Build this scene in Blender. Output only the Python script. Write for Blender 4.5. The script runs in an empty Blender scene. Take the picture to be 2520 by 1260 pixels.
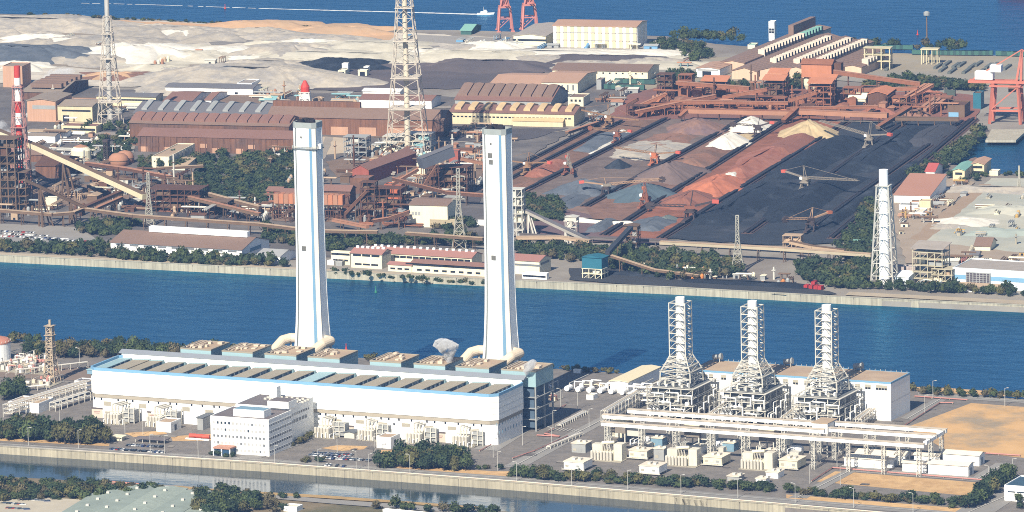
import bpy, math, random
import numpy as np
from mathutils import Vector, Matrix
random.seed(7); RNG = np.random.default_rng(11)
SC = bpy.context.scene
COL = SC.collection
# ---------------------------------------------------------------- camera
FPX, PITCH, ROLL, AZ = 16000.0, math.radians(10.0), math.radians(1.14), math.radians(-24.3)
DIST = 4706.0                       # metres to the power station along the view
FW = Vector((math.sin(AZ)*math.cos(PITCH), math.cos(AZ)*math.cos(PITCH), -math.sin(PITCH)))
_rt = Vector((math.cos(AZ), -math.sin(AZ), 0)); _up = _rt.cross(FW)
RT = _rt*math.cos(ROLL) - _up*math.sin(ROLL)
UP = _up*math.cos(ROLL) + _rt*math.sin(ROLL)
_d = FW - UP*((900-630)/FPX)
CAMP = -_d*DIST
cam = bpy.data.cameras.new('camera'); cam.sensor_width = 36; cam.lens = FPX/2520*36
cam.clip_start = 5; cam.clip_end = 60000
camo = bpy.data.objects.new('camera', cam); COL.objects.link(camo)
M = Matrix((RT, UP, -FW)).transposed().to_4x4(); M.translation = CAMP
camo.matrix_world = M
SC.camera = camo
# ---------------------------------------------------------------- sky, sun, exposure
SUN_EL, SUN_AZ = math.radians(39), math.radians(178.3)     # azimuth clockwise from +Y
w = bpy.data.worlds.new('World'); SC.world = w; w.use_nodes = True
nt = w.node_tree; bg = nt.nodes['Background']
sky = nt.nodes.new('ShaderNodeTexSky'); sky.sky_type = 'NISHITA'; sky.sun_disc = False
sky.sun_elevation = SUN_EL; sky.sun_rotation = SUN_AZ; sky.air_density = 1.0; sky.dust_density = 0.6; sky.ozone_density = 2.0
nt.links.new(sky.outputs[0], bg.inputs[0]); bg.inputs[1].default_value = 0.055
sl = bpy.data.lights.new('sun', 'SUN'); sl.energy = 5.0; sl.angle = math.radians(0.53); sl.color = (1, .915, .765)
so = bpy.data.objects.new('sun', sl); COL.objects.link(so)
sv = Vector((math.sin(SUN_AZ)*math.cos(SUN_EL), math.cos(SUN_AZ)*math.cos(SUN_EL), math.sin(SUN_EL)))
so.rotation_euler = (-sv).to_track_quat('-Z', 'Y').to_euler(); so.location = (0, -300, 900)
SC.view_settings.view_transform = 'Standard'; SC.view_settings.look = 'None'
SC.view_settings.gamma = 1; SC.view_settings.use_curve_mapping = False
SC.view_settings.exposure = 0.82
SC.cycles.filter_width = 1.0; SC.cycles.use_denoising = False
SC.cycles.sample_clamp_direct = 3.0; SC.cycles.sample_clamp_indirect = 2.0
SC.cycles.max_bounces = 6; SC.cycles.volume_bounces = 1; SC.cycles.transparent_max_bounces = 12
# ---------------------------------------------------------------- from the photograph's points to places on the ground
def G(px, py, z=0.0):
    d = FW + RT*((px-1260)/FPX) - UP*((py-630)/FPX)
    t = (z-CAMP.z)/d.z
    return CAMP + d*t
def S(P):
    d = Vector(P)-CAMP; c = d.dot(FW)
    return 1260+FPX*d.dot(RT)/c, 630-FPX*d.dot(UP)/c
def K(P): return FPX/(Vector(P)-CAMP).dot(FW)
def along(P, D, xt):
    d = P-CAMP; a0, c0 = d.dot(RT), d.dot(FW); q = (xt-1260)/FPX
    return (q*c0-a0)/(D.dot(RT)-q*D.dot(FW))
def hpx(P, dpx):
    d = P-CAMP; b0, c0 = d.dot(UP), d.dot(FW); y = 630-FPX*b0/c0 - dpx; q = (630-y)/FPX
    return (q*c0-b0)/(UP.z-q*FW.z)
STEEL = 9.0                          # the steelworks stands turned this many degrees from the power station
def place(xL, yL, xR, xB, hp, az=0.0, z=0.0):
    """front left base corner, right end of the front, far end of the right side, height: metres"""
    P = G(xL, yL, z); a = math.radians(az)
    U = Vector((math.cos(a), math.sin(a), 0)); V = Vector((-math.sin(a), math.cos(a), 0))
    wd = along(P, U, xR); Q = P+U*wd
    dp = along(Q, V, xB); h = hpx(Q, hp)
    return P, a, wd, dp, h
# ---------------------------------------------------------------- materials
def s2l(c):
    c = c/255.0
    return c/12.92 if c <= .04045 else ((c+.055)/1.055)**2.4
MATS = {}
def mat(name, rgb, rough=.75, var=.12, scale=.12, streak=0.0, metal=0.0, alb=.62, tint=.06, bump=0.0, second=None, mix=.5, spec=.3):
    """rgb: 0..255 as it looks in sun; alb scales it to a base colour"""
    if name in MATS: return MATS[name]
    m = bpy.data.materials.new(name); m.use_nodes = True; n = m.node_tree; L = n.links
    b = n.nodes['Principled BSDF']; b.inputs['Roughness'].default_value = rough; b.inputs['Metallic'].default_value = metal
    b.inputs['Specular IOR Level'].default_value = spec
    col = [min(.82, s2l(c)*alb) for c in rgb]
    geo = n.nodes.new('ShaderNodeNewGeometry'); info = n.nodes.new('ShaderNodeObjectInfo')
    tex = n.nodes.new('ShaderNodeTexNoise'); tex.inputs['Scale'].default_value = scale; tex.inputs['Detail'].default_value = 6; tex.inputs['Roughness'].default_value = .65
    L.new(geo.outputs['Position'], tex.inputs['Vector'])
    rgbn = n.nodes.new('ShaderNodeRGB'); rgbn.outputs[0].default_value = (*col, 1); base = rgbn.outputs[0]
    if second:
        c2 = [min(.82, s2l(c)*alb) for c in second]
        t2 = n.nodes.new('ShaderNodeTexNoise'); t2.inputs['Scale'].default_value = scale*.35; t2.inputs['Detail'].default_value = 7; t2.inputs['Roughness'].default_value = .7
        L.new(geo.outputs['Position'], t2.inputs['Vector'])
        rp = n.nodes.new('ShaderNodeMapRange'); rp.inputs[1].default_value = mix-.07; rp.inputs[2].default_value = mix+.07
        L.new(t2.outputs[0], rp.inputs[0])
        mx = n.nodes.new('ShaderNodeMix'); mx.data_type = 'RGBA'
        L.new(rp.outputs[0], mx.inputs[0]); L.new(base, mx.inputs[6]); mx.inputs[7].default_value = (*c2, 1); base = mx.outputs[2]
    mr = n.nodes.new('ShaderNodeMapRange'); mr.inputs[1].default_value = .25; mr.inputs[2].default_value = .75
    mr.inputs[3].default_value = 1-var; mr.inputs[4].default_value = 1+var; L.new(tex.outputs[0], mr.inputs[0])
    fac = mr.outputs[0]
    if streak:
        mp = n.nodes.new('ShaderNodeMapping'); mp.inputs['Scale'].default_value = (.55, .55, .03)
        L.new(geo.outputs['Position'], mp.inputs[0])
        t3 = n.nodes.new('ShaderNodeTexNoise'); t3.inputs['Scale'].default_value = 1; t3.inputs['Detail'].default_value = 4
        L.new(mp.outputs[0], t3.inputs['Vector'])
        m3 = n.nodes.new('ShaderNodeMapRange'); m3.inputs[1].default_value = .35; m3.inputs[2].default_value = .7
        m3.inputs[3].default_value = 1; m3.inputs[4].default_value = 1-streak; L.new(t3.outputs[0], m3.inputs[0])
        mm = n.nodes.new('ShaderNodeMath'); mm.operation = 'MULTIPLY'; L.new(fac, mm.inputs[0]); L.new(m3.outputs[0], mm.inputs[1]); fac = mm.outputs[0]
    m4 = n.nodes.new('ShaderNodeMapRange'); m4.inputs[3].default_value = 1-tint; m4.inputs[4].default_value = 1+tint
    L.new(info.outputs['Random'], m4.inputs[0])
    mm = n.nodes.new('ShaderNodeMath'); mm.operation = 'MULTIPLY'; L.new(fac, mm.inputs[0]); L.new(m4.outputs[0], mm.inputs[1])
    vm = n.nodes.new('ShaderNodeVectorMath'); vm.operation = 'SCALE'; L.new(base, vm.inputs[0]); L.new(mm.outputs[0], vm.inputs[3])
    L.new(vm.outputs[0], b.inputs['Base Color'])
    if bump:
        bp = n.nodes.new('ShaderNodeBump'); bp.inputs['Strength'].default_value = .6; bp.inputs['Distance'].default_value = bump
        L.new(tex.outputs[0], bp.inputs['Height']); L.new(bp.outputs[0], b.inputs['Normal'])
    MATS[name] = m
    return m
# ---------------------------------------------------------------- mesh helpers
class MB:
    def __init__(s): s.v = []; s.f = []
    def add(s, vs, fs):
        o = len(s.v); s.v += [tuple(v) for v in vs]; s.f += [tuple(i+o for i in f) for f in fs]; return s
    def box(s, x0, x1, y0, y1, z0, z1):
        return s.add([(x0,y0,z0),(x1,y0,z0),(x1,y1,z0),(x0,y1,z0),(x0,y0,z1),(x1,y0,z1),(x1,y1,z1),(x0,y1,z1)],
            [(0,3,2,1),(4,5,6,7),(0,1,5,4),(1,2,6,5),(2,3,7,6),(3,0,4,7)])
    def prism(s, poly, z0, z1):
        n = len(poly)
        return s.add([(x,y,z0) for x,y in poly]+[(x,y,z1) for x,y in poly],
            [tuple(range(n-1,-1,-1)), tuple(range(n,2*n))]+[(i,(i+1)%n,n+(i+1)%n,n+i) for i in range(n)])
    def extrude_x(s, prof, x0, x1):          # profile in (y, z)
        n = len(prof)
        return s.add([(x0,y,z) for y,z in prof]+[(x1,y,z) for y,z in prof],
            [tuple(range(n)), tuple(range(2*n-1,n-1,-1))]+[((i+1)%n,i,n+i,n+(i+1)%n) for i in range(n)])
    def extrude_y(s, prof, y0, y1):          # profile in (x, z)
        n = len(prof)
        return s.add([(x,y0,z) for x,z in prof]+[(x,y1,z) for x,z in prof],
            [tuple(range(n-1,-1,-1)), tuple(range(n,2*n))]+[(i,(i+1)%n,n+(i+1)%n,n+i) for i in range(n)])
    def beam(s, p, q, w=.4, h=None):
        h = h or w; p, q = Vector(p), Vector(q); d = q-p
        if d.length < 1e-4: return s
        d.normalize(); r = d.cross(Vector((0,0,1)))
        r = Vector((1,0,0)) if r.length < 1e-3 else r.normalized()
        u = r.cross(d); r = r*(w/2); u = u*(h/2)
        return s.add([p-r-u,p+r-u,p+r+u,p-r+u,q-r-u,q+r-u,q+r+u,q-r+u],
            [(0,1,2,3),(7,6,5,4),(4,5,1,0),(5,6,2,1),(6,7,3,2),(7,4,0,3)])
    def tube(s, p, q, r0, r1=None, n=10, caps=True):
        r1 = r0 if r1 is None else r1; p, q = Vector(p), Vector(q); d = (q-p).normalized()
        a = d.cross(Vector((0,0,1))); a = Vector((1,0,0)) if a.length < 1e-3 else a.normalized(); b = d.cross(a)
        vs = []
        for P, r in ((p,r0),(q,r1)):
            vs += [P+(a*math.cos(2*math.pi*i/n)+b*math.sin(2*math.pi*i/n))*r for i in range(n)]
        fs = [(i,n+i,n+(i+1)%n,(i+1)%n) for i in range(n)]
        if caps: fs += [tuple(range(n)), tuple(range(2*n-1,n-1,-1))]
        return s.add(vs, fs)
    def path(s, pts, r, n=8):
        for a, b in zip(pts, pts[1:]): s.tube(a, b, r, n=n)
        return s
    def lathe(s, prof, cx=0, cy=0, n=20):     # (r, z) list
        vs = []; fs = []
        for r, z in prof: vs += [(cx+r*math.cos(2*math.pi*i/n), cy+r*math.sin(2*math.pi*i/n), z) for i in range(n)]
        for k in range(len(prof)-1):
            fs += [(k*n+i, k*n+(i+1)%n, (k+1)*n+(i+1)%n, (k+1)*n+i) for i in range(n)]
        fs += [tuple(range(n-1,-1,-1)), tuple(range((len(prof)-1)*n, len(prof)*n))]
        return s.add(vs, fs)
    def mesh(s, name):
        me = bpy.data.meshes.new(name); me.from_pydata(s.v, [], s.f); me.update(); return me
    def build(s, name, m, parent=None, kind=None, smooth=False):
        return obj(name, s.mesh(name), m, parent, kind, smooth)
def obj(name, me, m, parent=None, kind=None, smooth=False):
    if m and not me.materials: me.materials.append(m)
    if smooth: me.shade_smooth()
    o = bpy.data.objects.new(name, me); COL.objects.link(o)
    if m and me.materials[0] is not m:
        o.material_slots[0].link = 'OBJECT'; o.material_slots[0].material = m
    if parent: o.parent = parent
    if kind: o['kind'] = kind
    return o
def tag(o, label, cat, group=None):
    o['label'] = label; o['category'] = cat
    if group: o['group'] = group
    return o
def thing(name, label, cat, loc=(0,0,0), rz=0.0, group=None):
    o = bpy.data.objects.new(name, None); COL.objects.link(o); o.empty_display_size = 1
    o.location = loc; o.rotation_euler = (0,0,rz)
    return tag(o, label, cat, group)
def share(o, loc, parent, rz=0.0, scale=None):
    """another copy of a part that shares its mesh"""
    c = o.copy(); COL.objects.link(c); c.parent = parent; c.location = loc; c.rotation_euler = (0,0,rz)
    if scale: c.scale = scale
    return c
def dup(root, loc, rz=None, label=None, scale=None):
    r = root.copy(); COL.objects.link(r); r.location = loc
    if rz is not None: r.rotation_euler = (0,0,rz)
    if label: r['label'] = label
    if scale: r.scale = scale
    for ch in root.children:
        c = ch.copy(); COL.objects.link(c); c.parent = r
        for g in ch.children:
            e = g.copy(); COL.objects.link(e); e.parent = c
    return r
def struct(o): o['kind'] = 'structure'; return o
SHEETN = [0]
def ragged(pts, amp, step=26, seed=3):
    rg = random.Random(seed); out = []
    for (x0,y0),(x1,y1) in zip(pts, pts[1:]+pts[:1]):
        n = max(1, int(math.hypot(x1-x0,(y1-y0)*4)/step))
        for i in range(n):
            f = i/n; out.append((x0+(x1-x0)*f+rg.uniform(-amp,amp)*3*(i > 0), y0+(y1-y0)*f+rg.uniform(-amp,amp)*(i > 0)))
    return out
def sheet(name, pts, z, m):                   # flat sheet whose outline is given by points of the photograph
    SHEETN[0] += 1; z = .03+.008*SHEETN[0]
    P = [G(x, y, 0) for x, y in pts]
    me = bpy.data.meshes.new(name); me.from_pydata([(p.x,p.y,z) for p in P], [], [tuple(range(len(P)))]); me.update()
    if me.polygons[0].normal.z < 0: me.flip_normals()
    return struct(obj(name, me, m))
def slab(name, pts, z, m, depth=8):
    P = [G(x, y, z) for x, y in pts]; poly = [(p.x,p.y) for p in P]
    A = sum(poly[i][0]*poly[(i+1)%len(poly)][1]-poly[(i+1)%len(poly)][0]*poly[i][1] for i in range(len(poly)))
    if A < 0: poly.reverse()
    return struct(MB().prism(poly, z-depth, z).build(name, m))
def inpoly(x, y, poly):
    c = False; j = len(poly)-1
    for i in range(len(poly)):
        xi, yi = poly[i]; xj, yj = poly[j]
        if (yi > y) != (yj > y) and x < (xj-xi)*(y-yi)/(yj-yi)+xi: c = not c
        j = i
    return c
# palette
white = mat('white_cladding', (252,252,248), .6, .04, .05, .06, alb=.83, tint=.02)
cream = mat('cream_cladding', (246,238,208), .7, .06, .08, .12, alb=.72, tint=.05)
tanroof = mat('tan_roof', (205,180,150), .85, .08, .06, second=(190,165,140))
greyw = mat('grey_paint', (176,178,176), .7, .1, .2)
steel = mat('pale_steel', (218,214,202), .5, .08, .3, alb=.7)
dark = mat('dark_opening', (40,46,58), .5, .1, .5)
glass = mat('window_glass', (60,72,86), .15, .1, .5, spec=.6)
blue = mat('light_blue_trim', (140,190,225), .6, .05, .1)
bluegrey = mat('blue_grey_sheet', (140,175,195), .6, .08, .15)
asph = mat('asphalt', (152,144,136), .9, .16, .25, second=(138,132,126), alb=.52)
concrete = mat('concrete', (196,188,168), .85, .16, .1, .25)
# ================================================================ water, land
def water_mat(name, c0, c1, rough, bscale, bdist, spec=.5, metal=0):
    m = bpy.data.materials.new(name); m.use_nodes = True; n = m.node_tree; L = n.links; b = n.nodes['Principled BSDF']
    b.inputs['Roughness'].default_value = rough; b.inputs['Specular IOR Level'].default_value = spec; b.inputs['IOR'].default_value = 1.33; b.inputs['Metallic'].default_value = metal; b.inputs['Specular Tint'].default_value = (.25,.62,.88,1) if metal else (1,1,1,1)
    geo = n.nodes.new('ShaderNodeNewGeometry')
    t0 = n.nodes.new('ShaderNodeTexNoise'); t0.inputs['Scale'].default_value = .004; t0.inputs['Detail'].default_value = 5; t0.inputs['Distortion'].default_value = .6
    L.new(geo.outputs['Position'], t0.inputs['Vector'])
    cr = n.nodes.new('ShaderNodeValToRGB'); cr.color_ramp.elements[0].position = .3; cr.color_ramp.elements[1].position = .72
    cr.color_ramp.elements[0].color = (*c0,1); cr.color_ramp.elements[1].color = (*c1,1)
    L.new(t0.outputs[0], cr.inputs[0]); L.new(cr.outputs[0], b.inputs['Base Color'])
    mp = n.nodes.new('ShaderNodeMapping'); mp.inputs['Rotation'].default_value = (0,0,.55); mp.inputs['Scale'].default_value = (.6,1.5,1)
    L.new(geo.outputs['Position'], mp.inputs[0])
    t1 = n.nodes.new('ShaderNodeTexNoise'); t1.inputs['Scale'].default_value = bscale; t1.inputs['Detail'].default_value = 5; t1.inputs['Roughness'].default_value = .6
    L.new(mp.outputs[0], t1.inputs['Vector'])
    bp = n.nodes.new('ShaderNodeBump'); bp.inputs['Strength'].default_value = 1; bp.inputs['Distance'].default_value = bdist
    L.new(t1.outputs[0], bp.inputs['Height']); L.new(bp.outputs[0], b.inputs['Normal'])
    return m
WATER = water_mat('water', (.044,.150,.262), (.070,.200,.330), .30, .05, 3.2, spec=.1, metal=.85)
CANAL = water_mat('canal_water', (.012,.028,.042), (.05,.072,.085), .07, .09, .10)
WZ = -4.0
me = bpy.data.meshes.new('sea'); R = 25000
me.from_pydata([(-R,-6000,WZ),(R,-6000,WZ),(R,R,WZ),(-R,R,WZ)], [], [(0,1,2,3)]); struct(obj('sea', me, WATER))
P_ = [G(x, y, WZ+.05) for x, y in ((-200,1090),(2700,1300),(2700,1420),(-200,1420))]
me = bpy.data.meshes.new('canal'); me.from_pydata([tuple(p) for p in P_], [], [(3,2,1,0)]); me.update()
if me.polygons[0].normal.z < 0: me.flip_normals()
struct(obj('canal', me, CANAL))
dusty = mat('dusty_ground', (176,168,156), .95, .14, .012, second=(150,140,130), alb=.55)
# far land: the steelworks
slab('steelworks_ground', [(-120,627),(730,669),(1190,692),(1650,712),(2100,737),(2640,762),(2640,425),(2440,428),(2330,400),(2405,338),(2425,325),(2640,325),
     (2640,142),(2250,132),(2020,128),(1760,108),(1640,89),(1300,79),(1120,74),(1000,74),(700,66),(380,48),(130,38),(-120,30)], 0, dusty)
# near island: the power station
slab('power_station_ground', [(-120,1097),(0,1103),(640,1146),(1270,1193),(1900,1246),(2640,1312),(2640,992),(2240,958),(1900,938),(1620,925),(1380,908),(1000,886),(700,872),(240,850),(-120,826)], 0, asph)
soil = mat('bank_soil', (150,134,106), .95, .2, .05, second=(116,112,84), alb=.55)
slab('near_bank_ground', [(-120,1166),(250,1186),(410,1194),(450,1204),(800,1224),(1180,1252),(1400,1274),(1400,1420),(-120,1420)], 0, soil, 7)
# quay walls with their panels
qc = mat('quay_concrete', (205,196,172), .9, .14, .12, .35, alb=.6)
def quay(name, label, pts, z1=1.0, z0=-6, th=1.6, step=22.0):
    t = thing(name, label, 'quay wall', G(*pts[0]))
    o = Vector(t.location); n = 0
    for (a, b) in zip(pts, pts[1:]):
        A, B = G(*a), G(*b); d = B-A; L_ = d.length; d.normalize(); nn = Vector((d.y,-d.x,0)); k = max(1, round(L_/step))
        for i in range(k):
            p, q = A+d*(L_*i/k+.15), A+d*(L_*(i+1)/k-.15); off = random.uniform(0,.12)
            m = MB(); pl = [(p-o-nn*th),(p-o+nn*off),(q-o+nn*off),(q-o-nn*th)]
            zz = z1+random.uniform(-.05,.05)
            m.prism([(v.x,v.y) for v in pl][::1], z0, zz); m.build('panel', qc, t)
        p, q = A-o, B-o
        MB().prism([((p-nn*th*.8).x,(p-nn*th*.8).y),((p+nn*.35).x,(p+nn*.35).y),((q+nn*.35).x,(q+nn*.35).y),((q-nn*th*.8).x,(q-nn*th*.8).y)], z1+.06, z1+.5).build('coping', concrete, t)
    return t
quay('quay_wall', 'long pale concrete quay wall on the far side of the broad blue channel', [(-90,628.5),(730,669),(1190,692),(1650,712),(2100,737),(2600,760)], 1.6)
quay('canal_wall', 'stained concrete wall of the narrow canal below the power station road', [(-90,1098.5),(0,1103),(640,1146),(1270,1193),(1900,1246),(2250,1276.5)], 1.2)
# power station surfaces
sand = mat('dry_grass', (230,190,136), .95, .16, .15, second=(212,172,122), alb=.62)
sandp = mat('patchy_dry_field', (230,186,130), .95, .16, .04, second=(178,160,134), mix=.55, alb=.6)
road = mat('road_asphalt', (168,164,158), .9, .1, .05, alb=.55)
sheet('dry_field', [(2230,1052),(2390,992),(2640,1010),(2640,1140),(2440,1118),(2330,1108)], .05, sandp)
sheet('dry_field', [(2055,1160),(2105,1163),(2410,1188),(2400,1222),(2010,1185)], .05, sand)
sheet('grass_strip', [(-60,1075),(270,1092),(268,1098),(-60,1082)], .05, sand)
sheet('grass_strip', [(1220,1160),(1270,1160),(1240,1177),(930,1152),(930,1145),(1050,1150)], .05, sand)
sheet('grass_strip', [(1250,1180),(1900,1226),(1900,1236),(1250,1188)], .05, sand)
sheet('grass_strip', [(1935,1217),(2380,1252),(2380,1262),(1935,1228)], .05, sand)
sheet('grass_island', [(790,1103),(830,1096),(905,1098),(895,1106),(840,1110)], .05, sand)
sheet('grass_island', [(930,1108),(1000,1106),(1010,1112),(940,1120)], .05, sand)
sheet('grass_island', [(305,1066),(400,1060),(412,1068),(330,1076)], .05, sand)
sheet('grass_island', [(420,1074),(520,1068),(520,1084),(425,1086)], .05, sand)
sheet('grass_island', [(2240,952),(2330,955),(2640,978),(2640,986),(2240,962)], .05, sand)
sheet('gravel_strip', [(100,838),(262,846),(270,856),(150,850),(90,846)], .05, mat('gravel', (190,165,140)))
sheet('canal_road', [(-100,1085),(640,1128),(1270,1174),(1930,1226),(2450,1268),(2450,1278),(1930,1238),(1270,1186),(640,1140),(-100,1096)], .09, road)
sheet('cross_road', [(1165,1105),(1345,1012),(1375,1015),(1225,1110)], .09, road)
sheet('cross_road', [(1235,1150),(1490,1020),(1520,1024),(1290,1150)], .09, road)
sheet('cross_road', [(1940,1225),(2085,1155),(2110,1158),(1985,1227)], .09, road)
sheet('loop_road', [(2110,1150),(2395,1174),(2450,1140),(2500,1142),(2420,1186),(2105,1162)], .09, road)
sheet('side_road', [(2300,1290),(2500,1172),(2640,1180),(2640,1206),(2540,1200),(2420,1280)], .09, road)
sheet('shore_road', [(2215,1030),(2300,982),(2330,984),(2250,1035)], .09, road)
sheet('shore_road', [(2260,966),(2640,992),(2640,1000),(2260,976)], .09, road)
sheet('yard_road', [(-100,905),(215,905),(330,872),(380,874),(215,938),(-100,925)], .07, mat('brown_yard', (146,128,114), .9, .1))
sheet('office_road', [(560,1132),(720,1090),(800,1060),(815,1062),(740,1095),(610,1138)], .09, road)
wline = mat('road_paint', (235,232,222), .8, .05)
def marking(a, b, w=.45):
    A, B = G(*a), G(*b); d = (B-A).normalized(); nn = Vector((-d.y,d.x,0))*w/2
    me = bpy.data.meshes.new('road_marking'); z = Vector((0,0,.62)); me.from_pydata([tuple(A+nn+z),tuple(A-nn+z),tuple(B-nn+z),tuple(B+nn+z)], [], [(0,1,2,3)]); me.update()
    if me.polygons[0].normal.z < 0: me.flip_normals()
    struct(obj('road_marking', me, wline))
for a_, b_ in (((-60,1090),(640,1134)),((640,1134),(1270,1180)),((1270,1180),(1930,1232)),((1930,1232),(2420,1270)),((1195,1107),(1360,1013)),((1262,1150),(1505,1022)),((1962,1226),(2097,1157)),((2110,1156),(2405,1180)),((2405,1180),(2475,1141)),((2232,1032),(2315,983)),((2260,971),(2600,995)),((720,1093),(805,1062)),((2330,1285),(2560,1186))): marking(a_, b_)
for k in range(9): marking((1350+k*9,1060+k*.6),(1362+k*9,1054+k*.6))
patch = mat('asphalt_patch', (126,120,116), .9, .15, .2, alb=.5); patch2 = mat('pale_asphalt_patch', (172,164,154), .9, .12, .2, alb=.52)
rgp = random.Random(21)
for k in range(46):
    x, y = rgp.uniform(0,2200), 0
    y = rgp.uniform(1040+x*.045,1085+x*.055) if rgp.random() < .6 else rgp.uniform(930+x*.02,980+x*.03)
    w_, h_ = rgp.uniform(8,34), rgp.uniform(2,6); s_ = rgp.uniform(4,12)
    sheet('asphalt_patch', [(x,y),(x+w_,y+w_*.06),(x+w_+s_,y+w_*.06-h_),(x+s_,y-h_)], 0, patch if k%2 else patch2)
# ================================================================ generic builders
def frame_axes(a):
    return Vector((math.cos(a), math.sin(a), 0)), Vector((-math.sin(a), math.cos(a), 0))
def ring(m, out, inn, z0, z1):
    n = len(out)
    vs = [(x,y,z0) for x,y in out]+[(x,y,z1) for x,y in out]+[(x,y,z0) for x,y in inn]+[(x,y,z1) for x,y in inn]
    fs = []
    for i in range(n):
        j = (i+1)%n
        fs += [(i,j,n+j,n+i),(2*n+j,2*n+i,3*n+i,3*n+j),(n+i,n+j,3*n+j,3*n+i),(j,i,2*n+i,2*n+j)]
    return m.add(vs, fs)
def chamf(w, d, c, i=0.0):
    return [(c,i),(w-c,i),(w-i,c),(w-i,d-c),(w-c,d-i),(c,d-i),(i,d-c),(i,c)]
def windows(root, face, w, d, n, x0, x1, z, ww, wh, m=None, name='window', sill=True):
    """n windows along a face, x0..x1 in metres along it, z of their lower edge"""
    m = m or glass
    me = MB().box(-ww/2, ww/2, -.12, .12, 0, wh).mesh(name)
    for i in range(n):
        x = x0+(x1-x0)*(i+.5)/n
        o = obj(name, me, m, root)
        if face == 'front': o.location = (x,0,z)
        elif face == 'right': o.location = (w,x,z); o.rotation_euler = (0,0,math.pi/2)
        elif face == 'left': o.location = (0,x,z); o.rotation_euler = (0,0,math.pi/2)
    return
def gable_x(root, w, d, h, rise, wall, roofm, over=.8, th=.5):
    MB().extrude_x([(0,0),(0,h),(d/2,h+rise),(d,h),(d,0)][::-1], 0, w).build('wall', wall, root)
    t = rise/(d/2)
    p = [(-over,h-over*t+.05),(d/2,h+rise+.05),(d+over,h-over*t+.05),(d+over,h-over*t+.05+th),(d/2,h+rise+.05+th),(-over,h-over*t+.05+th)]
    return MB().extrude_x(p[::-1] if False else p[::-1], -over, w+over).build('roof', roofm, root)
def gable_y(root, w, d, h, rise, wall, roofm, over=.8, th=.5, n=1):
    for i in range(n):
        a, b = w*i/n, w*(i+1)/n; c = (a+b)/2
        MB().extrude_y([(a,0),(b,0),(b,h),(c,h+rise),(a,h)], 0, d).build('wall', wall, root)
        t = rise/((b-a)/2); o = over if n == 1 else 0
        p = [(a-o,h-o*t+.05),(c,h+rise+.05),(b+o,h-o*t+.05),(b+o,h-o*t+.05+th),(c,h+rise+.05+th),(a-o,h-o*t+.05+th)]
        MB().extrude_y(p, -over, d+over).build('roof', roofm, root)
def flat(root, w, d, h, wall, roofm, par=.8):
    MB().box(0, w, 0, d, 0, h).build('wall', wall, root)
    m = MB(); pw = min(.5, w*.05, d*.05)
    ring(m, [(-.05,-.05),(w+.05,-.05),(w+.05,d+.05),(-.05,d+.05)], [(pw,pw),(w-pw,pw),(w-pw,d-pw),(pw,d-pw)], h-.3, h+par); m.build('parapet', wall, root)
    MB().box(pw+.02, w-pw-.02, pw+.02, d-pw-.02, h+.03, h+.12).build('roof', roofm, root)
def mono(root, w, d, h, rise, wall, roofm, over=.6):      # slopes up to the back
    MB().extrude_x([(0,0),(0,h),(d,h+rise),(d,0)][::-1], 0, w).build('wall', wall, root)
    t = rise/d
    MB().extrude_x([(-over,h-over*t+.05),(d+over,h+rise+over*t+.05),(d+over,h+rise+over*t+.45),(-over,h-over*t+.45)][::-1], -over, w+over).build('roof', roofm, root)
def building(name, label, spec, wall, roofm, kind='gable', rise=.22, az=STEEL, cat='building', win=(), n=1, group=None, z=0, par=.8, dist=None):
    P, a, wd, dp, h = place(*spec, az=az, z=z)
    if dist: dp = dist
    r = thing(name, label, cat, P, a, group)
    rs = rise*dp/2 if kind in ('gable',) else rise*wd/2/n if kind == 'gabley' else rise*dp
    if kind == 'gable': gable_x(r, wd, dp, h, rs, wall, roofm)
    elif kind == 'gabley': gable_y(r, wd, dp, h, rs, wall, roofm, n=n)
    elif kind == 'mono': mono(r, wd, dp, h, rs, wall, roofm)
    else: flat(r, wd, dp, h, wall, roofm, par)
    for q in win:            # (face, count, from, to (fractions), z fraction, width m, height m, material, name)
        face, k, f0, f1, zf, ww, wh = q[:7]; mm = q[7] if len(q) > 7 else glass; nm = q[8] if len(q) > 8 else 'window'
        Lf = wd if face == 'front' else dp
        windows(r, face, wd, dp, k, f0*Lf, f1*Lf, zf*h, ww, wh, mm, nm)
    return r, wd, dp, h
def ridge_vents(root, w, d, h, rise, n, size=(3,1.6,1.4), m=None, f0=0.0, f1=1.0):
    """small ventilators along a ridge that runs in x"""
    m = m or steel; sx, sy, sz = size
    me = MB().extrude_x([(-sy/2,0),(-sy/2,sz*.6),(0,sz),(sy/2,sz*.6),(sy/2,0)][::-1], -sx/2, sx/2).mesh('ridge_vent')
    for i in range(n):
        o = obj('ridge_vent', me, m, root); o.location = (w*(f0+(f1-f0)*(i+.5)/n), d/2, h+rise+.3)
def cross_monitors(root, w, d, h, rise, n, mw=4.0, mh=2.2, m=None, cap=None):
    """raised ventilation monitors that run over the ridge from eave to eave"""
    m = m or greyw
    y0, y1 = d*.12, d*.88
    t = rise/(d/2); za, zb = h+t*y0, h+rise
    vs = []
    prof = [(-mw/2,0),(mw/2,0),(mw/2,mh*.75),(0,mh),(-mw/2,mh*.75)]
    for y, zz in ((y0,za),(d/2,zb),(y1,za)): vs += [(x,y,zz+z+.1) for x,z in prof]
    fs = [tuple(range(4,-1,-1)), tuple(range(10,15))]
    for k in range(2): fs += [(k*5+i,k*5+(i+1)%5,k*5+5+(i+1)%5,k*5+5+i) for i in range(5)]
    me = MB().add(vs, fs).mesh('roof_monitor')
    for i in range(n):
        o = obj('roof_monitor', me, m, root); o.location = (w*(i+.5)/n,0,0)
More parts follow.
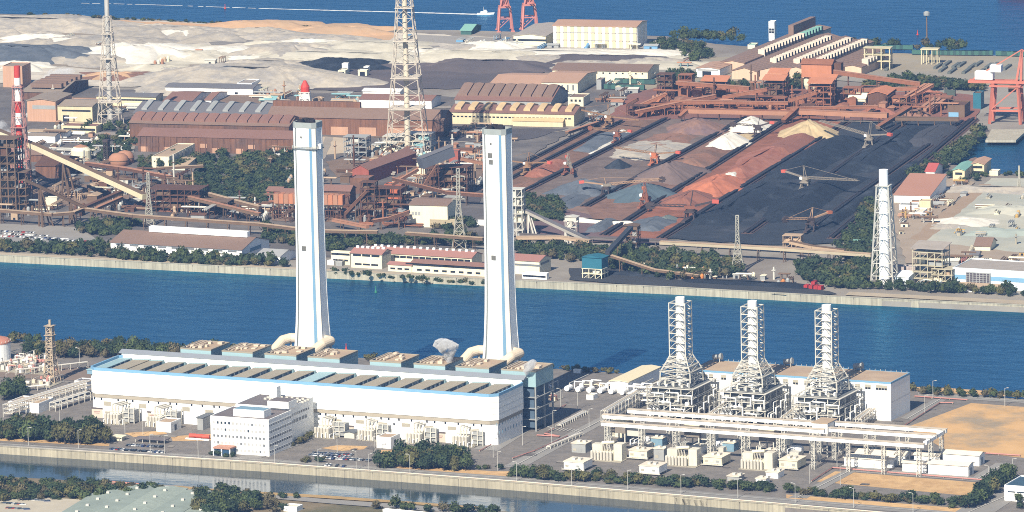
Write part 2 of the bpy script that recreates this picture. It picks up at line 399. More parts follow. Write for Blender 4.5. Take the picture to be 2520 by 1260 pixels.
def lattice(root, levels, m, bw=.5, lw=.8, brace='x', legname='leg', brname='bracing', base=(0,0)):
    """levels: list of (half width x, half width y, z). four legs, rings and diagonals"""
    cs = lambda l: [Vector((base[0]+sx*l[0], base[1]+sy*l[1], l[2])) for sx, sy in ((-1,-1),(1,-1),(1,1),(-1,1))]
    for c in range(4):
        mb = MB()
        for a, b in zip(levels, levels[1:]): mb.beam(cs(a)[c], cs(b)[c], lw)
        mb.build(legname, m, root)
    mb = MB()
    for i, (a, b) in enumerate(zip(levels, levels[1:])):
        A, B = cs(a), cs(b)
        for c in range(4):
            d = (c+1) % 4
            mb.beam(B[c], B[d], bw)
            if brace == 'x': mb.beam(A[c], B[d], bw*.8); mb.beam(A[d], B[c], bw*.8)
            elif brace == 'k':
                mid = (B[c]+B[d])/2; mb.beam(A[c], mid, bw*.8); mb.beam(A[d], mid, bw*.8)
            else:
                if (i+c) % 2: mb.beam(A[c], B[d], bw*.8)
                else: mb.beam(A[d], B[c], bw*.8)
    mb.build(brname, m, root, 'stuff')
def lamp(name, px, py, hm, label, group):
    pass
# ================================================================ power station: turbine hall
beige = mat('beige_band', (190,180,162), .8, .06, .05)
monroof = mat('monitor_roof', (178,168,148), .8, .08, .1)
capm = mat('pale_blue_sheet_and_shade', (176,208,214), .6, .05, .1)
greycop = mat('grey_coping', (152,158,166), .7, .05, .1)
P, A0, HW, HD, HH = place(219,1027,1222,1297,127)
HALL = thing('turbine_hall', 'huge white turbine hall with light blue roof edge and beige belt', 'power station', P, 0)
U0, V0 = frame_axes(0)
HO = P
MB().prism(chamf(HW,HD,5,.9), 0, .41*HH).build('lower_wall', white, HALL)
MB().prism(chamf(HW,HD,5,.45), .41*HH, .485*HH).build('belt', beige, HALL)
MB().prism(chamf(HW,HD,5), .485*HH, .84*HH).build('upper_wall', white, HALL)
ring(MB(), chamf(HW,HD,5), chamf(HW,HD,5,1.2), .84*HH, .945*HH).build('parapet', white, HALL)
ring(MB(), chamf(HW,HD,5,-.12), chamf(HW,HD,5,1.0), .945*HH, HH).build('blue_roof_edge', blue, HALL)
MB().prism(chamf(HW,HD,5,1.3), .84*HH+.03, .845*HH+.1).build('roof', mat('hall_roof', (176,190,190), .8, .1, .05), HALL)
for zz in (.60,.715,.83):                          # sheet joints of the cladding
    ring(MB(), chamf(HW,HD,5,-.03), chamf(HW,HD,5,.3), zz*HH, zz*HH+.22).build('sheet_joint', mat('joint', (215,214,208), .7, .03), HALL)
MB().box(2,HW-2,HD*.94,HD-1.5,.85*HH,HH+1.2).build('rear_wall', white, HALL)
MB().extrude_x([(HD*.93,HH+1.25),(HD*.93,HH+1.9),(HD+1.2,HH+3.6),(HD+1.2,HH+1.25)][::-1], 0, HW).build('rear_coping', greycop, HALL)
# roof monitors
def xat(px, y, z): return along(HO+V0*y+Vector((0,0,z)), U0, px)
mx_ = [320,367,400,453,505,558,611,664,719,773,824,872,927,980,1038,1093,1148,1203,1258]
y0, y1, zr = HD*.05, HD*.86, .845*HH+.12
bodyme = MB().extrude_y([(0,0),(11,0),(11,3.2),(0,2.7)], y0, y1).mesh('monitor_body')
roofme = MB().extrude_y([(-.6,2.75),(12.4,3.5),(12.4,4.0),(-.6,3.25)], y0-.4, y1+.2).mesh('monitor_roof')
capme = MB().extrude_y([(-.7,-.05),(12.6,-.05),(12.6,4.2),(-.7,3.4)], y1+.25, y1+2.4).mesh('end_hood')
paneme = MB().box(10.95,11.15,0,(y1-y0)/6-1.2,.4,3.0).mesh('pane')
postme = MB().box(11.2,11.9,0,.7,-.1,3.5).mesh('post')
mwin = mat('monitor_glass', (62,92,130), .3, .15, .3)
for i, px in enumerate(mx_):
    x = xat(px, y1, zr+3)-12.4
    o = obj('roof_monitor', bodyme, bluegrey, HALL); o.location = (x,0,zr)
    c = obj('monitor_roof', roofme, capm if i in (0,10) else monroof, o)
    e = obj('end_hood', capme, capm, o)
    for k in range(6):
        q = obj('pane', paneme, mwin, o); q.location = (0, y0+.9+k*(y1-y0)/6, 0)
        if k % 2 == 0 or i % 3 == 0: q = obj('post', postme, white, o); q.location = (0, y0+.1+k*(y1-y0)/6, 0)
# vents, louvres and doors of the front wall
vm = MB().box(-.55,.55,-.25,.25,-.75,.75).mesh('vent')
for px in (233,250,291,312,327,366,390,419,435,472,498,527,540,574,600,623,650,789,802,826,845,870,901,938,957,982,1013,1051,1070,1096,1128,1166,1185):
    o = obj('vent', vm, dark, HALL); o.location = (xat(px,.9,.39*HH), .82, .385*HH)
o = obj('vent', vm, dark, HALL); o.location = (xat(970,.9,.3*HH), .82, .29*HH); o = obj('vent', vm, dark, HALL); o.location = (xat(1186,.9,.26*HH), .82, .2*HH)
louv = mat('louvre', (196,190,172), .8, .06)
for px, wpx, zf, hm in ((265,17,.255,3.0),(351,16,.255,3.0),(458,17,.255,3.0),(830,20,.255,1.9),(886,18,.255,2.4),(942,20,.255,1.9),(999,19,.255,2.4),(1056,20,.255,1.9),(1112,19,.255,2.4),(1168,20,.255,1.9),
                        (265,11,.08,2.2),(835,18,.11,1.9),(944,18,.11,1.9),(1058,18,.11,1.9),(1170,18,.11,1.9),(515,18,.25,2.2),(296,16,.3,1.2),(404,16,.3,1.2)):
    x = xat(px,.9,zf*HH); hw = wpx/2/3.3/.91
    o = MB().box(-hw,hw,-.12,.2,0,hm).build('louvre', louv, HALL); o.location = (x,.85,zf*HH)
    for k in range(4): q = MB().box(-hw-.1,hw+.1,-.2,-.1,k*hm/4,k*hm/4+.18).build('slat', beige, o)
dm = mat('roller_door', (226,214,196), .6, .04, .1)
for px in (240,377,858,1083):
    x = xat(px,.9,0); o = MB().box(-4.2,4.2,-.2,.3,0.02,6.6).build('roller_door', dm, HALL); o.location = (x,.85,0)
    MB().box(-4.4,4.4,-.5,-.22,6.4,7.3).build('lintel', mat('brown_trim', (110,98,96), .7), o)
    for k in range(2): MB().box(-2.6+k*.4,2.4-k*.6,-.27,-.21,4.2-k*1.1,4.7-k*1.1).build('lettering', mat('faded_lettering', (190,150,140), .7), o)
sm = MB().box(-.12,.12,-.4,.4,0,2.2).mesh('side_vent')
for j in range(10):
    for zf in (.37,.2):
        o = obj('side_vent', sm, bluegrey, HALL); o.location = (HW-.85, HD*(.06+.09*j), zf*HH-.1*(j%3))
# ---------------------------------------------------------------- boiler houses behind the hall, each with roof gear
def hrsg_house(px0, wpx, label, open_side=False):
    y0 = HD+4; z = HH+6
    x = xat(px0, y0, z); wd = wpx/3.3/.91; dp = 30
    t = thing('boiler_house', label, 'boiler house', HO+U0*x+V0*y0, 0, 'row of boiler houses behind the turbine hall')
    z0 = z*.74
    MB().box(0,wd,0,dp,z0,z).build('casing', capm, t)  # whitish casing; the blue tint of its shade is put into the colour
    mb = MB()
    for cx in (0.5,wd/2,wd-.5):
        for cy in (.5,dp/2,dp-.5): MB().box(cx-.5,cx+.5,cy-.5,cy+.5,0,z0-.02).build('column', greyw, t)
    MB().box(2.5,wd-2.5,2.5,dp-3,2,z0-1.5).build('boiler', mat('boiler_casing', (90,110,130), .6), t)
    for zz in (.25,.5,.75): MB().box(.2,wd+.6,.2,dp,z0*zz,z0*zz+.5).build('platform', greyw, t)
    rf = MB(); ring(rf, [(-.1,-.1),(wd+.1,-.1),(wd+.1,dp+.1),(-.1,dp+.1)], [(.9,.9),(wd-.9,.9),(wd-.9,dp-.9),(.9,dp-.9)], z-.4, z+.6); rf.build('roof_edge', monroof, t)
    MB().box(.95,wd-.95,.95,dp-.95,z+.02,z+.15).build('roof', tanroof, t)
    MB().box(1.6,3.2,2,dp-4,z+.2,z+.6).build('roof_slot', dark, t)
    g = mat('roof_gear', (232,214,190), .7, .15, .8)
    for k in range(7):
        a, b = random.uniform(4,wd-5), random.uniform(3,dp-6)
        MB().box(a,a+random.uniform(1.5,4),b,b+random.uniform(2,5),z+.2,z+random.uniform(.8,2.2)).build('roof_unit', g, t)
    for k in range(3): MB().tube((4+k*3,2,z+1.1),(4+k*3,dp-3,z+1.1),.45,n=6).build('roof_pipe', g, t)
    return t
ords = ['leftmost','second','third','fourth','fifth','sixth','seventh','rightmost']
for i, (px, wpx) in enumerate(((444,72),(546,72),(651,74),(757,74),(910,72),(1018,72),(1121,76),(1233,78))):
    hrsg_house(px, wpx, f'boiler house with tan roof behind the turbine hall, {ords[i]} of the row from the left')
# ---------------------------------------------------------------- the two tall chimneys
stackw = mat('chimney_white', (253,253,250), .55, .04, .05, .09, alb=.84, tint=.0)
stackc = mat('chimney_cream', (246,240,226), .6, .03, .05, alb=.78, tint=.0)
stackb = mat('chimney_blue', (128,170,200), .55, .04, .05)
stackg = stackw
def chimney(pxb, ptop, label, ring_z=None):
    y = HD+62
    x = xat(pxb, y, 0); C = HO+U0*x+V0*y
    H = hpx(C, S(C)[1]-ptop)
    t = thing('tall_chimney', label, 'chimney', C, 0, 'two tall power station chimneys')
    a0, b0, c0 = 9.0, 7.4, 2.6                # half width, half depth, chamfer at the top
    zs = [0,.03,.06,.10,.15,.21,.28,.36,.45,.55,.7,.85,1.0]
    sc = lambda f: 1+1.1*math.exp(-f*6.8)
    def face(pts, m, name):                   # pts: horizontal outline piece (x,y) at unit scale, stacked
        mb = MB(); vs = []; n = len(pts)
        for f in zs: vs += [(px_*sc(f), py_*sc(f), f*H) for px_, py_ in pts]
        mb.add(vs, [(k*n+i,k*n+i+1,(k+1)*n+i+1,(k+1)*n+i) for k in range(len(zs)-1) for i in range(n-1)])
        return mb.build(name, m, t, smooth=False)
    a, b, c = a0, b0, c0
    face([(-a,-b+c),(-a,b-c),(-a+c,b),(a-c,b),(a,b-c)][::-1], stackg, 'rear_shell')
    face([(-a,-b+c),(-a+c,-b)], stackw, 'corner_face')
    face([(-a+c,-b),(-a+c+.1,-b+.55),(-a+c+.8,-b+.55),(-a+c+.9,-b)], mat('groove', (150,156,154), .7), 'groove')
    xs = a-c-2.0
    face([(-a+c+.9,-b),(xs-2.3,-b)], stackw, 'front_face')
    face([(xs-2.3,-b),(xs,-b)], stackc, 'cream_stripe')
    face([(xs,-b),(xs+.05,-b-.08),(a-c,-b-.08),(a-c+.05,-b+.05)], stackb, 'blue_stripe')
    face([(a-c+.05,-b+.05),(a-.4,-b+c-.4)], stackc, 'corner_face')
    face([(a-.4,-b+c-.4),(a-.5,-b+c),(a,-b+c+.1)], mat('groove_dark', (90,104,124), .7), 'groove')
    face([(a,-b+c+.1),(a,b-c-1.2)], stackg, 'side_face')
    face([(a,b-c-1.2),(a+.15,b-c-1.1),(a+.15,b-c-.3),(a,b-c)], stackw, 'edge_rib')
    oc = lambda s: [(-a*s,(-b+c)*s),((-a+c)*s,-b*s),((a-c)*s,-b*s),(a*s,(-b+c)*s),(a*s,(b-c)*s),((a-c)*s,b*s),((-a+c)*s,b*s),(-a*s,(b-c)*s)]
    ring(MB(), oc(1.02), oc(.9), H-3.4, H+.5).build('top_rim', mat('rim_grey', (178,184,180), .7), t)
    MB().prism(oc(.89), H-3, H-2.4).build('top_deck', mat('soot', (70,66,66), .8), t)
    for sx, sy in ((-.48,-.3),(.1,.38),(.5,-.25),(-.35,.45)):
        mb = MB().lathe([(2.3,H-2.3),(2.3,H+2.2),(2.0,H+2.2),(1.95,H-.5)], sx*a, sy*b, 14); mb.build('flue', mat('flue_black', (52,46,46), .7), t)
    if ring_z:
        z = H-hpx(C, ring_z)
        g = mat('gallery_steel', (120,124,124), .6, .1, 1)
        ring(MB(), oc(1.10), oc(1.0), z, z+.7).build('gallery', g, t)
        ring(MB(), oc(1.10), oc(1.085), z+1.3, z+1.6).build('handrail', steel, t); ring(MB(), oc(1.10), oc(1.085), z+2.1, z+2.4).build('handrail', steel, t)
        for k, (p, q) in enumerate(oc(1.09)): MB().box(p-.15,p+.15,q-.15,q+.15,z+.7,z+2.4).build('rail_post', steel, t)
        MB().box(a*1.05,a*1.05+2,-b*.4,-b*.4+2,z+.7,z+4).build('lamp_housing', white, t)
    return t, C, H, oc, sc, a, b
CH1 = chimney(774, 300, 'left of the two tall white striped chimneys, with a gallery ring near its top', 64)
CH2 = chimney(1237, 316, 'right of the two tall white chimneys with blue stripes, small marks on its face')
for (t, C, H, oc, sc, a, b), lst in ((CH1, ((748,607,3.2),(741,334,1.2))), (CH2, ((1215,630,3.2),(1208,350,1.2),(1206,379,3.4),(1208,395,3.0)))):
    for px, py, sz in lst:
        z = hpx(C, S(C)[1]-py); s_ = sc(z/H)
        x = along(C+V0*(-b*s_)+Vector((0,0,z)), U0, px)
        MB().box(x-sz/2,x+sz/2,-b*s_-.5,-b*s_+.1,z-sz/2,z+sz/2).build('access_box', mat('box_grey', (120,118,110), .7, .2, 1), t)
# ---------------------------------------------------------------- flue gas ducts at the chimney feet
ductm = mat('cream_duct', (240,222,196), .6, .08, .2)
def duct(label, pts, r):
    o = Vector(pts[0]); t = thing('flue_duct', label, 'duct', (o.x,o.y,0), 0)
    pts = [Vector(p)-Vector((o.x,o.y,0)) for p in pts]
    for a, b in zip(pts, pts[1:]):
        MB().tube(a, b, r, n=16).build('duct_section', ductm, t, smooth=False)
    for p in pts[1:-1]:
        mb = MB(); n = 10
        mb.lathe([(r*math.sin(math.pi*k/8)+.01, r*math.cos(math.pi*k/8)) for k in range(8,-1,-1)], 0, 0, 14)
        o2 = mb.build('elbow', ductm, t, smooth=True); o2.location = p
    for p in pts[:1]+pts[2:3]: MB().tube(p-Vector((0,0,p.z)), p-Vector((0,0,r*.8)), .9, n=8).build('support', steel, t)
for (CT, nm) in ((CH1,'left'),(CH2,'right')):
    C = CT[1]
    z = 46
    duct(f'cream flue duct curving into the {nm} chimney from its left side', [C+Vector((-24,-17,z-11)),C+Vector((-20,-8,z-4)),C+Vector((-16,-3,z-3)),C+Vector((-8,-2,z-3))], 3.4)
    duct(f'cream flue duct curving into the {nm} chimney from its right side', [C+Vector((9,-22,z-9)),C+Vector((14,-15,z-4)),C+Vector((16,-5,z-3)),C+Vector((10,-2,z-3))], 3.5)
# ================================================================ gas turbine block on the right
P, _, W, D, H = place(1700,1003,2193,2240,95)
t = thing('machine_hall', 'long white machine hall with tan roof behind the three lattice chimneys', 'power station', P, 0)
MB().box(0,W,0,D,0,H-1.2).build('wall', white, t)
ring(MB(), [(-.15,-.15),(W+.15,-.15),(W+.15,D+.15),(-.15,D+.15)], [(.5,.5),(W-.5,.5),(W-.5,D-.5),(.5,D-.5)], H-1.15, H+.15).build('roof_edge', blue, t)
MB().box(.55,W-.55,.55,D-.55,H-1.1,H).build('roof', tanroof, t)
ring(MB(), [(-.04,-.04),(W+.04,-.04),(W+.04,D+.04),(-.04,D+.04)], [(.5,.5),(W-.5,.5),(W-.5,D-.5),(.5,D-.5)], H*.49, H*.5).build('sheet_joint', mat('joint', (215,214,208)), t)
def xg(px, z): return along(P+Vector((0,0,z)), U0, px)
for px, wpx in ((1733,14),(1750,10),(1781,12),(1807,12),(1910,12),(1933,11),(1958,12),(1987,14),(2085,13),(2110,12),(2136,13),(2169,26)):
    x = xg(px, H*.85); hw = wpx/2/3.35/.91
    o = MB().box(-hw,hw,-.15,.1,0,3.4).build('louvre', louv, t); o.location = (x,0,H*.79)
    n = 2 if wpx < 20 else 4
    for k in range(n): MB().box(-hw+2*hw*k/n+.25,-hw+2*hw*(k+1)/n-.25,-.25,-.14,.1,1.4).build('pane', dark, o)
for px in (1740,1915,2088):          # ventilation fans on the far roof edge
    o = thing('roof_fan', f'grey roof fan on the back edge of the machine hall roof, {["left","middle","right"][(1740,1915,2088).index(px)]} of three', 'roof fan', P+U0*xg(px-18,H)+V0*(D-5)+Vector((0,0,H+.05)), 0, 'roof fans')
    MB().tube((-3,0,3),(3,0,4),2.0,n=12).build('casing', greyw, o); MB().tube((3,0,4),(3.6,0,4.1),2.4,n=12).build('bell', greyw, o)
    for dx in (-2.3,2.3):
        for dy in (-1.3,1.3): MB().beam((dx,dy,0),(dx,dy,2.4+dx*.1),.4).build('leg', steel, o)
for k in range(38): MB().box(W*(k+.5)/38-.1,W*(k+.5)/38+.1,D-.5,D-.3,H+.15,H+1.3).build('rail_post', steel, t)
# ---- heat recovery steam generators with lattice chimneys (three alike)
def make_tower():
    t = thing('lattice_chimney', '', 'lattice chimney', (0,0,0), 0, 'three lattice chimneys of the gas turbine block')
    bw, bd, zb = 17.0, 21.0, 23.0             # half width, half depth and height of the boiler frame
    casing = mat('boiler_grey', (120,124,126), .6, .25, .5)
    MB().box(-bw+4,bw-4,-bd+4,bd-4,3,zb-4).build('boiler', casing, t)
    MB().box(-bw+2.5,bw-2.5,-bd+2.5,bd-2.5,zb-3.5,zb-.6).build('upper_drum_house', casing, t)
    cm = MB().box(-.32,.32,-.32,.32,0,zb).mesh('column')
    for i in range(5):
        for j in range(5):
            if 0 < i < 4 and 0 < j < 4: continue
            o = obj('column', cm, steel, t); o.location = (-bw+2*bw*i/4, -bd+2*bd*j/4, 0)
    for k, z in enumerate((5.5,11,16.5,zb)):
        mb = MB(); ring(mb, [(-bw-1,-bd-1),(bw+1,-bd-1),(bw+1,bd+1),(-bw-1,bd+1)], [(-bw+1.0,-bd+1.0),(bw-1.0,-bd+1.0),(bw-1.0,bd-1.0),(-bw+1.0,bd-1.0)], z, z+.3)
        fl = mb.build('walkway', mat('grating', (226,222,210), .7, .1, 1, alb=.7), t)
        mb = MB(); ring(mb, [(-bw-1,-bd-1),(bw+1,-bd-1),(bw+1,bd+1),(-bw-1,bd+1)], [(-bw-.85,-bd-.85),(bw+.85,-bd-.85),(bw+.85,bd+.85),(-bw-.85,bd+.85)], z+1.2, z+1.4); mb.build('handrail', steel, fl)
    mb = MB()
    for k in range(4):
        z0, z1 = (0,5.5,11,16.5)[k], (5.5,11,16.5,zb)[k]
        for i in range(4):
            if (i+k) % 2 == 0:
                x0, x1 = -bw+2*bw*i/4, -bw+2*bw*(i+1)/4
                mb.beam((x0,-bd,z0),(x1,-bd,z1),.35)
            y0, y1 = -bd+2*bd*i/4, -bd+2*bd*(i+1)/4
            if (i+k) % 3 == 0: mb.beam((bw,y0,z0),(bw,y1,z1),.35)
    mb.build('bracing', steel, t, 'stuff')
    pm = mat('white_pipe', (244,244,240), .4, .05, alb=.8)
    for k, (a, z) in enumerate(((-12,8),(-4,13.5),(6,9),(12,19),(-9,19.5),(2,20.5))):
        MB().tube((a-4,-bd-1.6,z),(a+5,-bd-1.6,z),.5,n=8).build('pipe', pm, t)
        MB().tube((a+5,-bd-1.6,z+.2),(a+5,-bd-1.6,max(1,z-6)),.5,n=8).build('pipe', pm, t)
    for k in range(4): MB().path([(bw+2,-15+k*9,2),(bw+2,-15+k*9,8+k*3),(bw+2,-9+k*9,8+k*3)],.55).build('pipe', pm, t)
    for k in range(5): MB().box(-bw+4+k*6,-bw+7+k*6,-bd+1,-bd+3,5.9+5.5*(k%3),8.2+5.5*(k%3)).build('cabinet', [steel,white,greyw][k%3], t)
    # tapered lower tower and straight shaft
    z1, z2, ztop = zb+.5, zb+20, 81.0
    lattice(t, [(11.5,11.5,z1),(11.3,11.3,z1+4.5),(11.0,11.0,z1+9),(9.4,9.4,z1+12.5),(7.6,7.6,z1+16),(6.1,6.1,z2)], steel, .42, .75, 'x', 'lower_leg', 'lower_bracing')
    lattice(t, [(7.0,7.0,z1),(6.6,6.6,z1+6),(6.2,6.2,z1+12)], greyw, .4, .6, 'x', 'inner_leg', 'inner_bracing')
    n = 7; lv = [(6.0,6.0,z2+.2+(ztop-z2)*k/n) for k in range(n+1)]
    lattice(t, lv, steel, .42, .6, 'k', 'shaft_leg', 'shaft_bracing')
    for k in range(1, n+1):
        z = z2+(ztop-z2)*k/n
        mb = MB(); ring(mb, [(-6.3,-6.3),(6.3,-6.3),(6.3,6.3),(-6.3,6.3)], [(-5.3,-5.3),(5.3,-5.3),(5.3,5.3),(-5.3,5.3)], z-.1, z+.1); mb.build('platform', steel, t)
    MB().lathe([(3.6,zb+.5),(3.6,zb+6),(3.3,z2-3),(3.25,z2+4),(3.25,ztop+3.6),(2.9,ztop+3.6),(2.9,ztop+2)],0,0,24).build('flue', stackw, t, smooth=False)
    for zz, hw_ in ((zb+9.6,11.6),(zb+13.2,9.8),(zb+17,7.6)):
        pl = ring(MB(), [(-hw_,-hw_),(hw_,-hw_),(hw_,hw_),(-hw_,hw_)], [(-hw_+1.6,-hw_+1.6),(hw_-1.6,-hw_+1.6),(hw_-1.6,hw_-1.6),(-hw_+1.6,hw_-1.6)], zz, zz+.3).build('lower_platform', steel, t)
        ring(MB(), [(-hw_,-hw_),(hw_,-hw_),(hw_,hw_),(-hw_,hw_)], [(-hw_+.15,-hw_+.15),(hw_-.15,-hw_+.15),(hw_-.15,hw_-.15),(-hw_+.15,hw_-.15)], zz+1.1, zz+1.35).build('handrail', steel, pl)
    for k in range(12):
        a_ = k*2.1; MB().box(-15+2.5*k,-13.6+2.5*k,-bd+2+(k*5)%9,-bd+4+(k*5)%9,zb+.5,zb+1.6+(k%4)*.7).build('roof_valve', [steel,white,greyw][k%3], t)
        MB().path([(-15+2.6*k,-bd+.4,1+(k%3)*5.5),(-15+2.6*k,-bd+.4,5+(k%3)*5.5)],.3).build('riser', pm, t)
        MB().path([(bw-.3,-18+3.1*k,2+(k%3)*5.5),(bw-.3,-16+3.1*k,5+(k%3)*5.5)],.3).build('riser', pm, t)
    for k in range(n): MB().lathe([(3.3,z2+3+(ztop-z2)*k/n),(3.75,z2+3+(ztop-z2)*k/n),(3.75,z2+3.6+(ztop-z2)*k/n),(3.3,z2+3.6+(ztop-z2)*k/n)],0,0,20).build('stiffener_ring', stackc, t)
    return t
TW = make_tower()
for i, (px, ptop) in enumerate(((1678,731),(1855,740),(2037,750))):
    C = P+V0*(-26.0); C = C+U0*along(C, U0, px); h = hpx(C, S(C)[1]-ptop)
    s_ = h/84.6
    lab = ['left','middle','right'][i]+' of three lattice framed chimneys above the gas turbine boilers'
    if i == 0: TW.location = C; TW['label'] = lab; TW.scale = (1,1,s_)
    tw = TW if i == 0 else dup(TW, C, 0, lab, (1,1,s_))
    for k in range(7):              # gear that differs from unit to unit
        x, z = -15+4.2*k+2*math.sin(i*3+k), 3+5.5*((k*2+i)%4)
        MB().box(x,x+1.5+(k+i)%3,-22.6,-21.4,z,z+1.2+(k*i)%3*.8).build('wall_cabinet', [white,greyw,steel][(k+i)%3], tw)
        if (k+i)%2: MB().path([(17.9,-18+5*k,2),(17.9,-18+5*k,6+3*((k+i)%5)),(17.9,-14+5*k,6+3*((k+i)%5))],.4).build('extra_pipe', [stackw,steel][k%2], tw)
# ---- long white bus ducts on lattice legs
def busduct(label, x0, y0, x1, grp, hgt=19.5, legs=7):
    A = G(x0, y0); L_ = along(A, U0, x1); 
    t = thing('bus_duct', label, 'bus duct', A, 0, grp)
    MB().box(0,L_,-1.3,1.3,hgt+.1,hgt+2.7).build('duct', white, t)
    MB().box(-.3,L_+.3,-1.9,1.9,hgt+2.75,hgt+3.0).build('duct_roof', mat('duct_roof', (232,216,194), .7), t)
    for k in range(int(L_/8)): MB().box(k*8+2,k*8+2.35,-1.45,1.45,hgt-.05,hgt+2.72).build('flange', steel, t)
    for k in range(legs):
        r = thing('leg', None, None); r.parent = t; r.location = (L_*(k+.15)/(legs-.7),0,0)
        del r['label'], r['category']
        mb = MB()
        for sx in (-1.2,1.2):
            for sy in (-1.2,1.2): mb.beam((sx,sy,0),(sx,sy,hgt+.05),.34)
        for q in range(8):
            z0, z1 = (hgt-.9)*q/8, (hgt-.9)*(q+1)/8
            for sy in (-1.2,1.2): mb.beam((-1.2,sy,z0),(1.2,sy,z1),.22) if q%2 else mb.beam((1.2,sy,z0),(-1.2,sy,z1),.22); mb.beam((-1.2,sy,z1),(1.2,sy,z1),.22)
            for sx in (-1.2,1.2): mb.beam((sx,-1.2,z0),(sx,1.2,z1),.22)
        mb.build('lattice', steel, r)
    return t, A, L_
busduct('front one of the long white bus ducts on lattice legs', 1482, 1117, 2275, 'long white bus ducts', legs=10)
busduct('middle one of the long white bus ducts, left stretch', 1486, 1098, 2030, 'long white bus ducts', legs=7)
busduct('middle one of the long white bus ducts, right stretch ending near the warehouses', 2042, 1132, 2303, 'long white bus ducts', legs=4)
busduct('rear one of the long white bus ducts, left stretch in front of the boilers', 1547, 1085, 2012, 'long white bus ducts', legs=6)
busduct('rear one of the long white bus ducts, right stretch beside the dry field', 2058, 1117, 2330, 'long white bus ducts', legs=4)
A = G(2275,1167); B = G(2330,1133)
t = thing('bus_duct', 'short cross bus duct that closes the right end of the long ducts', 'bus duct', A, 0, 'long white bus ducts')
v = B-A; MB().beam((0,1.5,20.8),(v.x,v.y-1.5,20.8),2.2).build('duct', white, t)
for f in (.2,.5,.8): MB().beam((v.x*f,v.y*f,19.6),(v.x*f,v.y*f,22.3),2.6,2.6).build('flange', steel, t)
A = G(2022,1122); t = thing('switch_house', 'white switch house standing on steel legs between the bus ducts', 'switch house', A, 0)
MB().box(-5,6,-4,14,16,23).build('wall', white, t); MB().box(-5.4,6.4,-4.4,14.4,23.05,23.5).build('roof', tanroof, t)
for sx in (-4.5,5.5):
    for sy in (-3.5,13.5): MB().box(sx-.4,sx+.4,sy-.4,sy+.4,0,15.98).build('leg', steel, t)
# insulator stacks standing on the rear bus duct
blk = mat('porcelain_brown', (70,60,58), .4)
for i, px in enumerate((1607,1786,1966)):
    for k in range(3):
        A = G(px+k*9, 1086+(px-1547)*.06); A.z = 22.6
        t = thing('insulator', f'dark slanted insulator on the rear bus duct before the {["left","middle","right"][i]} lattice chimney', 'insulator', A, 0, f'insulators {i}')
        t['group'] = 'insulators before the '+['left','middle','right'][i]+' lattice chimney'
        MB().tube((0,0,0),(-1.6,-1,4.2),.45,n=8).build('body', blk, t)
        for q in range(4): MB().tube((-.25-q*.36,-.15-q*.22,.7+q*.9),(-.33-q*.36,-.2-q*.22,.95+q*.9),.95,n=10).build('shed', greyw, t)
# ---- warehouses on the right
wroof = mat('pale_roof', (238,226,206), .75, .05, .05, alb=.72)
for nm, lab, sp, kd in (('warehouse','front left white warehouse with pale gable roof under the bus ducts',(2078,1147,2176,2190,22),'gable'),
    ('warehouse','short white warehouse annex with a gable towards the right, beside the front left warehouse',(2178,1150,2198,2210,22),'gable'),
    ('warehouse','small white warehouse behind the front lattice leg, between the two front warehouses',(2221,1160,2280,2290,22),'gable'),
    ('warehouse','large front right white warehouse with pale roof beside the loop road',(2284,1166,2383,2396,26),'gable'),
    ('warehouse','white warehouse standing behind the large front right one',(2318,1141,2410,2423,26),'gable'),
    ('warehouse','low white warehouse in the rear row under the middle bus duct',(2107,1132,2196,2212,17),'gable'),
    ('warehouse','white warehouse end with an open gable at the middle of the rear row',(2206,1139,2226,2240,20),'gable'),
    ('warehouse','white rear warehouse left of the closing cross duct',(2250,1137,2312,2322,18),'gable')):
    r, wd, dp, h = building(nm, lab, sp, white, wroof, kd, .25, 0, 'warehouse', group='white warehouses')
    windows(r, 'right', wd, dp, 1, dp*.2, dp*.8, 0.02, 4.5, h*.7, mat('grey_door', (176,184,190), .6), 'door')
    windows(r, 'front', wd, dp, max(1,int(wd/12)), 0, wd, .6, 1.4, 2.4, mat('panel_grey', (226,224,220), .6), 'panel_door')
# ---- gas turbine yard: transformers and enclosures, in repeated sets
pale_wall = mat('pale_fire_wall', (236,230,212), .7, .1, .2, .15, alb=.66)
fin = mat('radiator', (226,220,206), .5, .1, 1)
def transformer(x, y, label, sc=1.0, grp='generator transformers'):
    t = thing('transformer', label, 'transformer', G(x, y), 0, grp)
    MB().box(-9,-1.5,3,9,.4,10.5).build('fire_wall', pale_wall, t); MB().box(7,13,2,10,.3,11.5).build('fire_wall', pale_wall, t)
    MB().box(-1.4,6.8,2,9,.6,6).build('tank', cream, t)
    rm = MB().lathe([(.9,.5),(.95,.7),(.95,6.2),(.5,6.9)],0,0,10).mesh('radiator')
    for k in range(7): o = obj('radiator', rm, fin, t); o.location = (-8+k*2.3,-.4,0)
    for k in range(3): MB().tube((k*2,4,6),(k*2-.6,3,10.5),.4,n=8).build('bushing', fin, t)
    MB().tube((-3,6,11),(6,6,12),1.1,n=10).build('conservator', cream, t)
    MB().box(-10,14,-2.2,10.5,0.02,.45).build('plinth', concrete, t)
    for k in range(3): MB().path([(k*1.5,6,12),(k*1.5,6,14.5),(k*1.5,13,14.5)],.35).build('busbar', steel, t)
    t.scale = (sc,sc,sc)
    return t
for i, (x, y) in enumerate(((1484,1134),(1668,1147),(1854,1156))):
    transformer(x, y, ['left','middle','right'][i]+' cream generator transformer between fire walls below the bus ducts', 1.0)
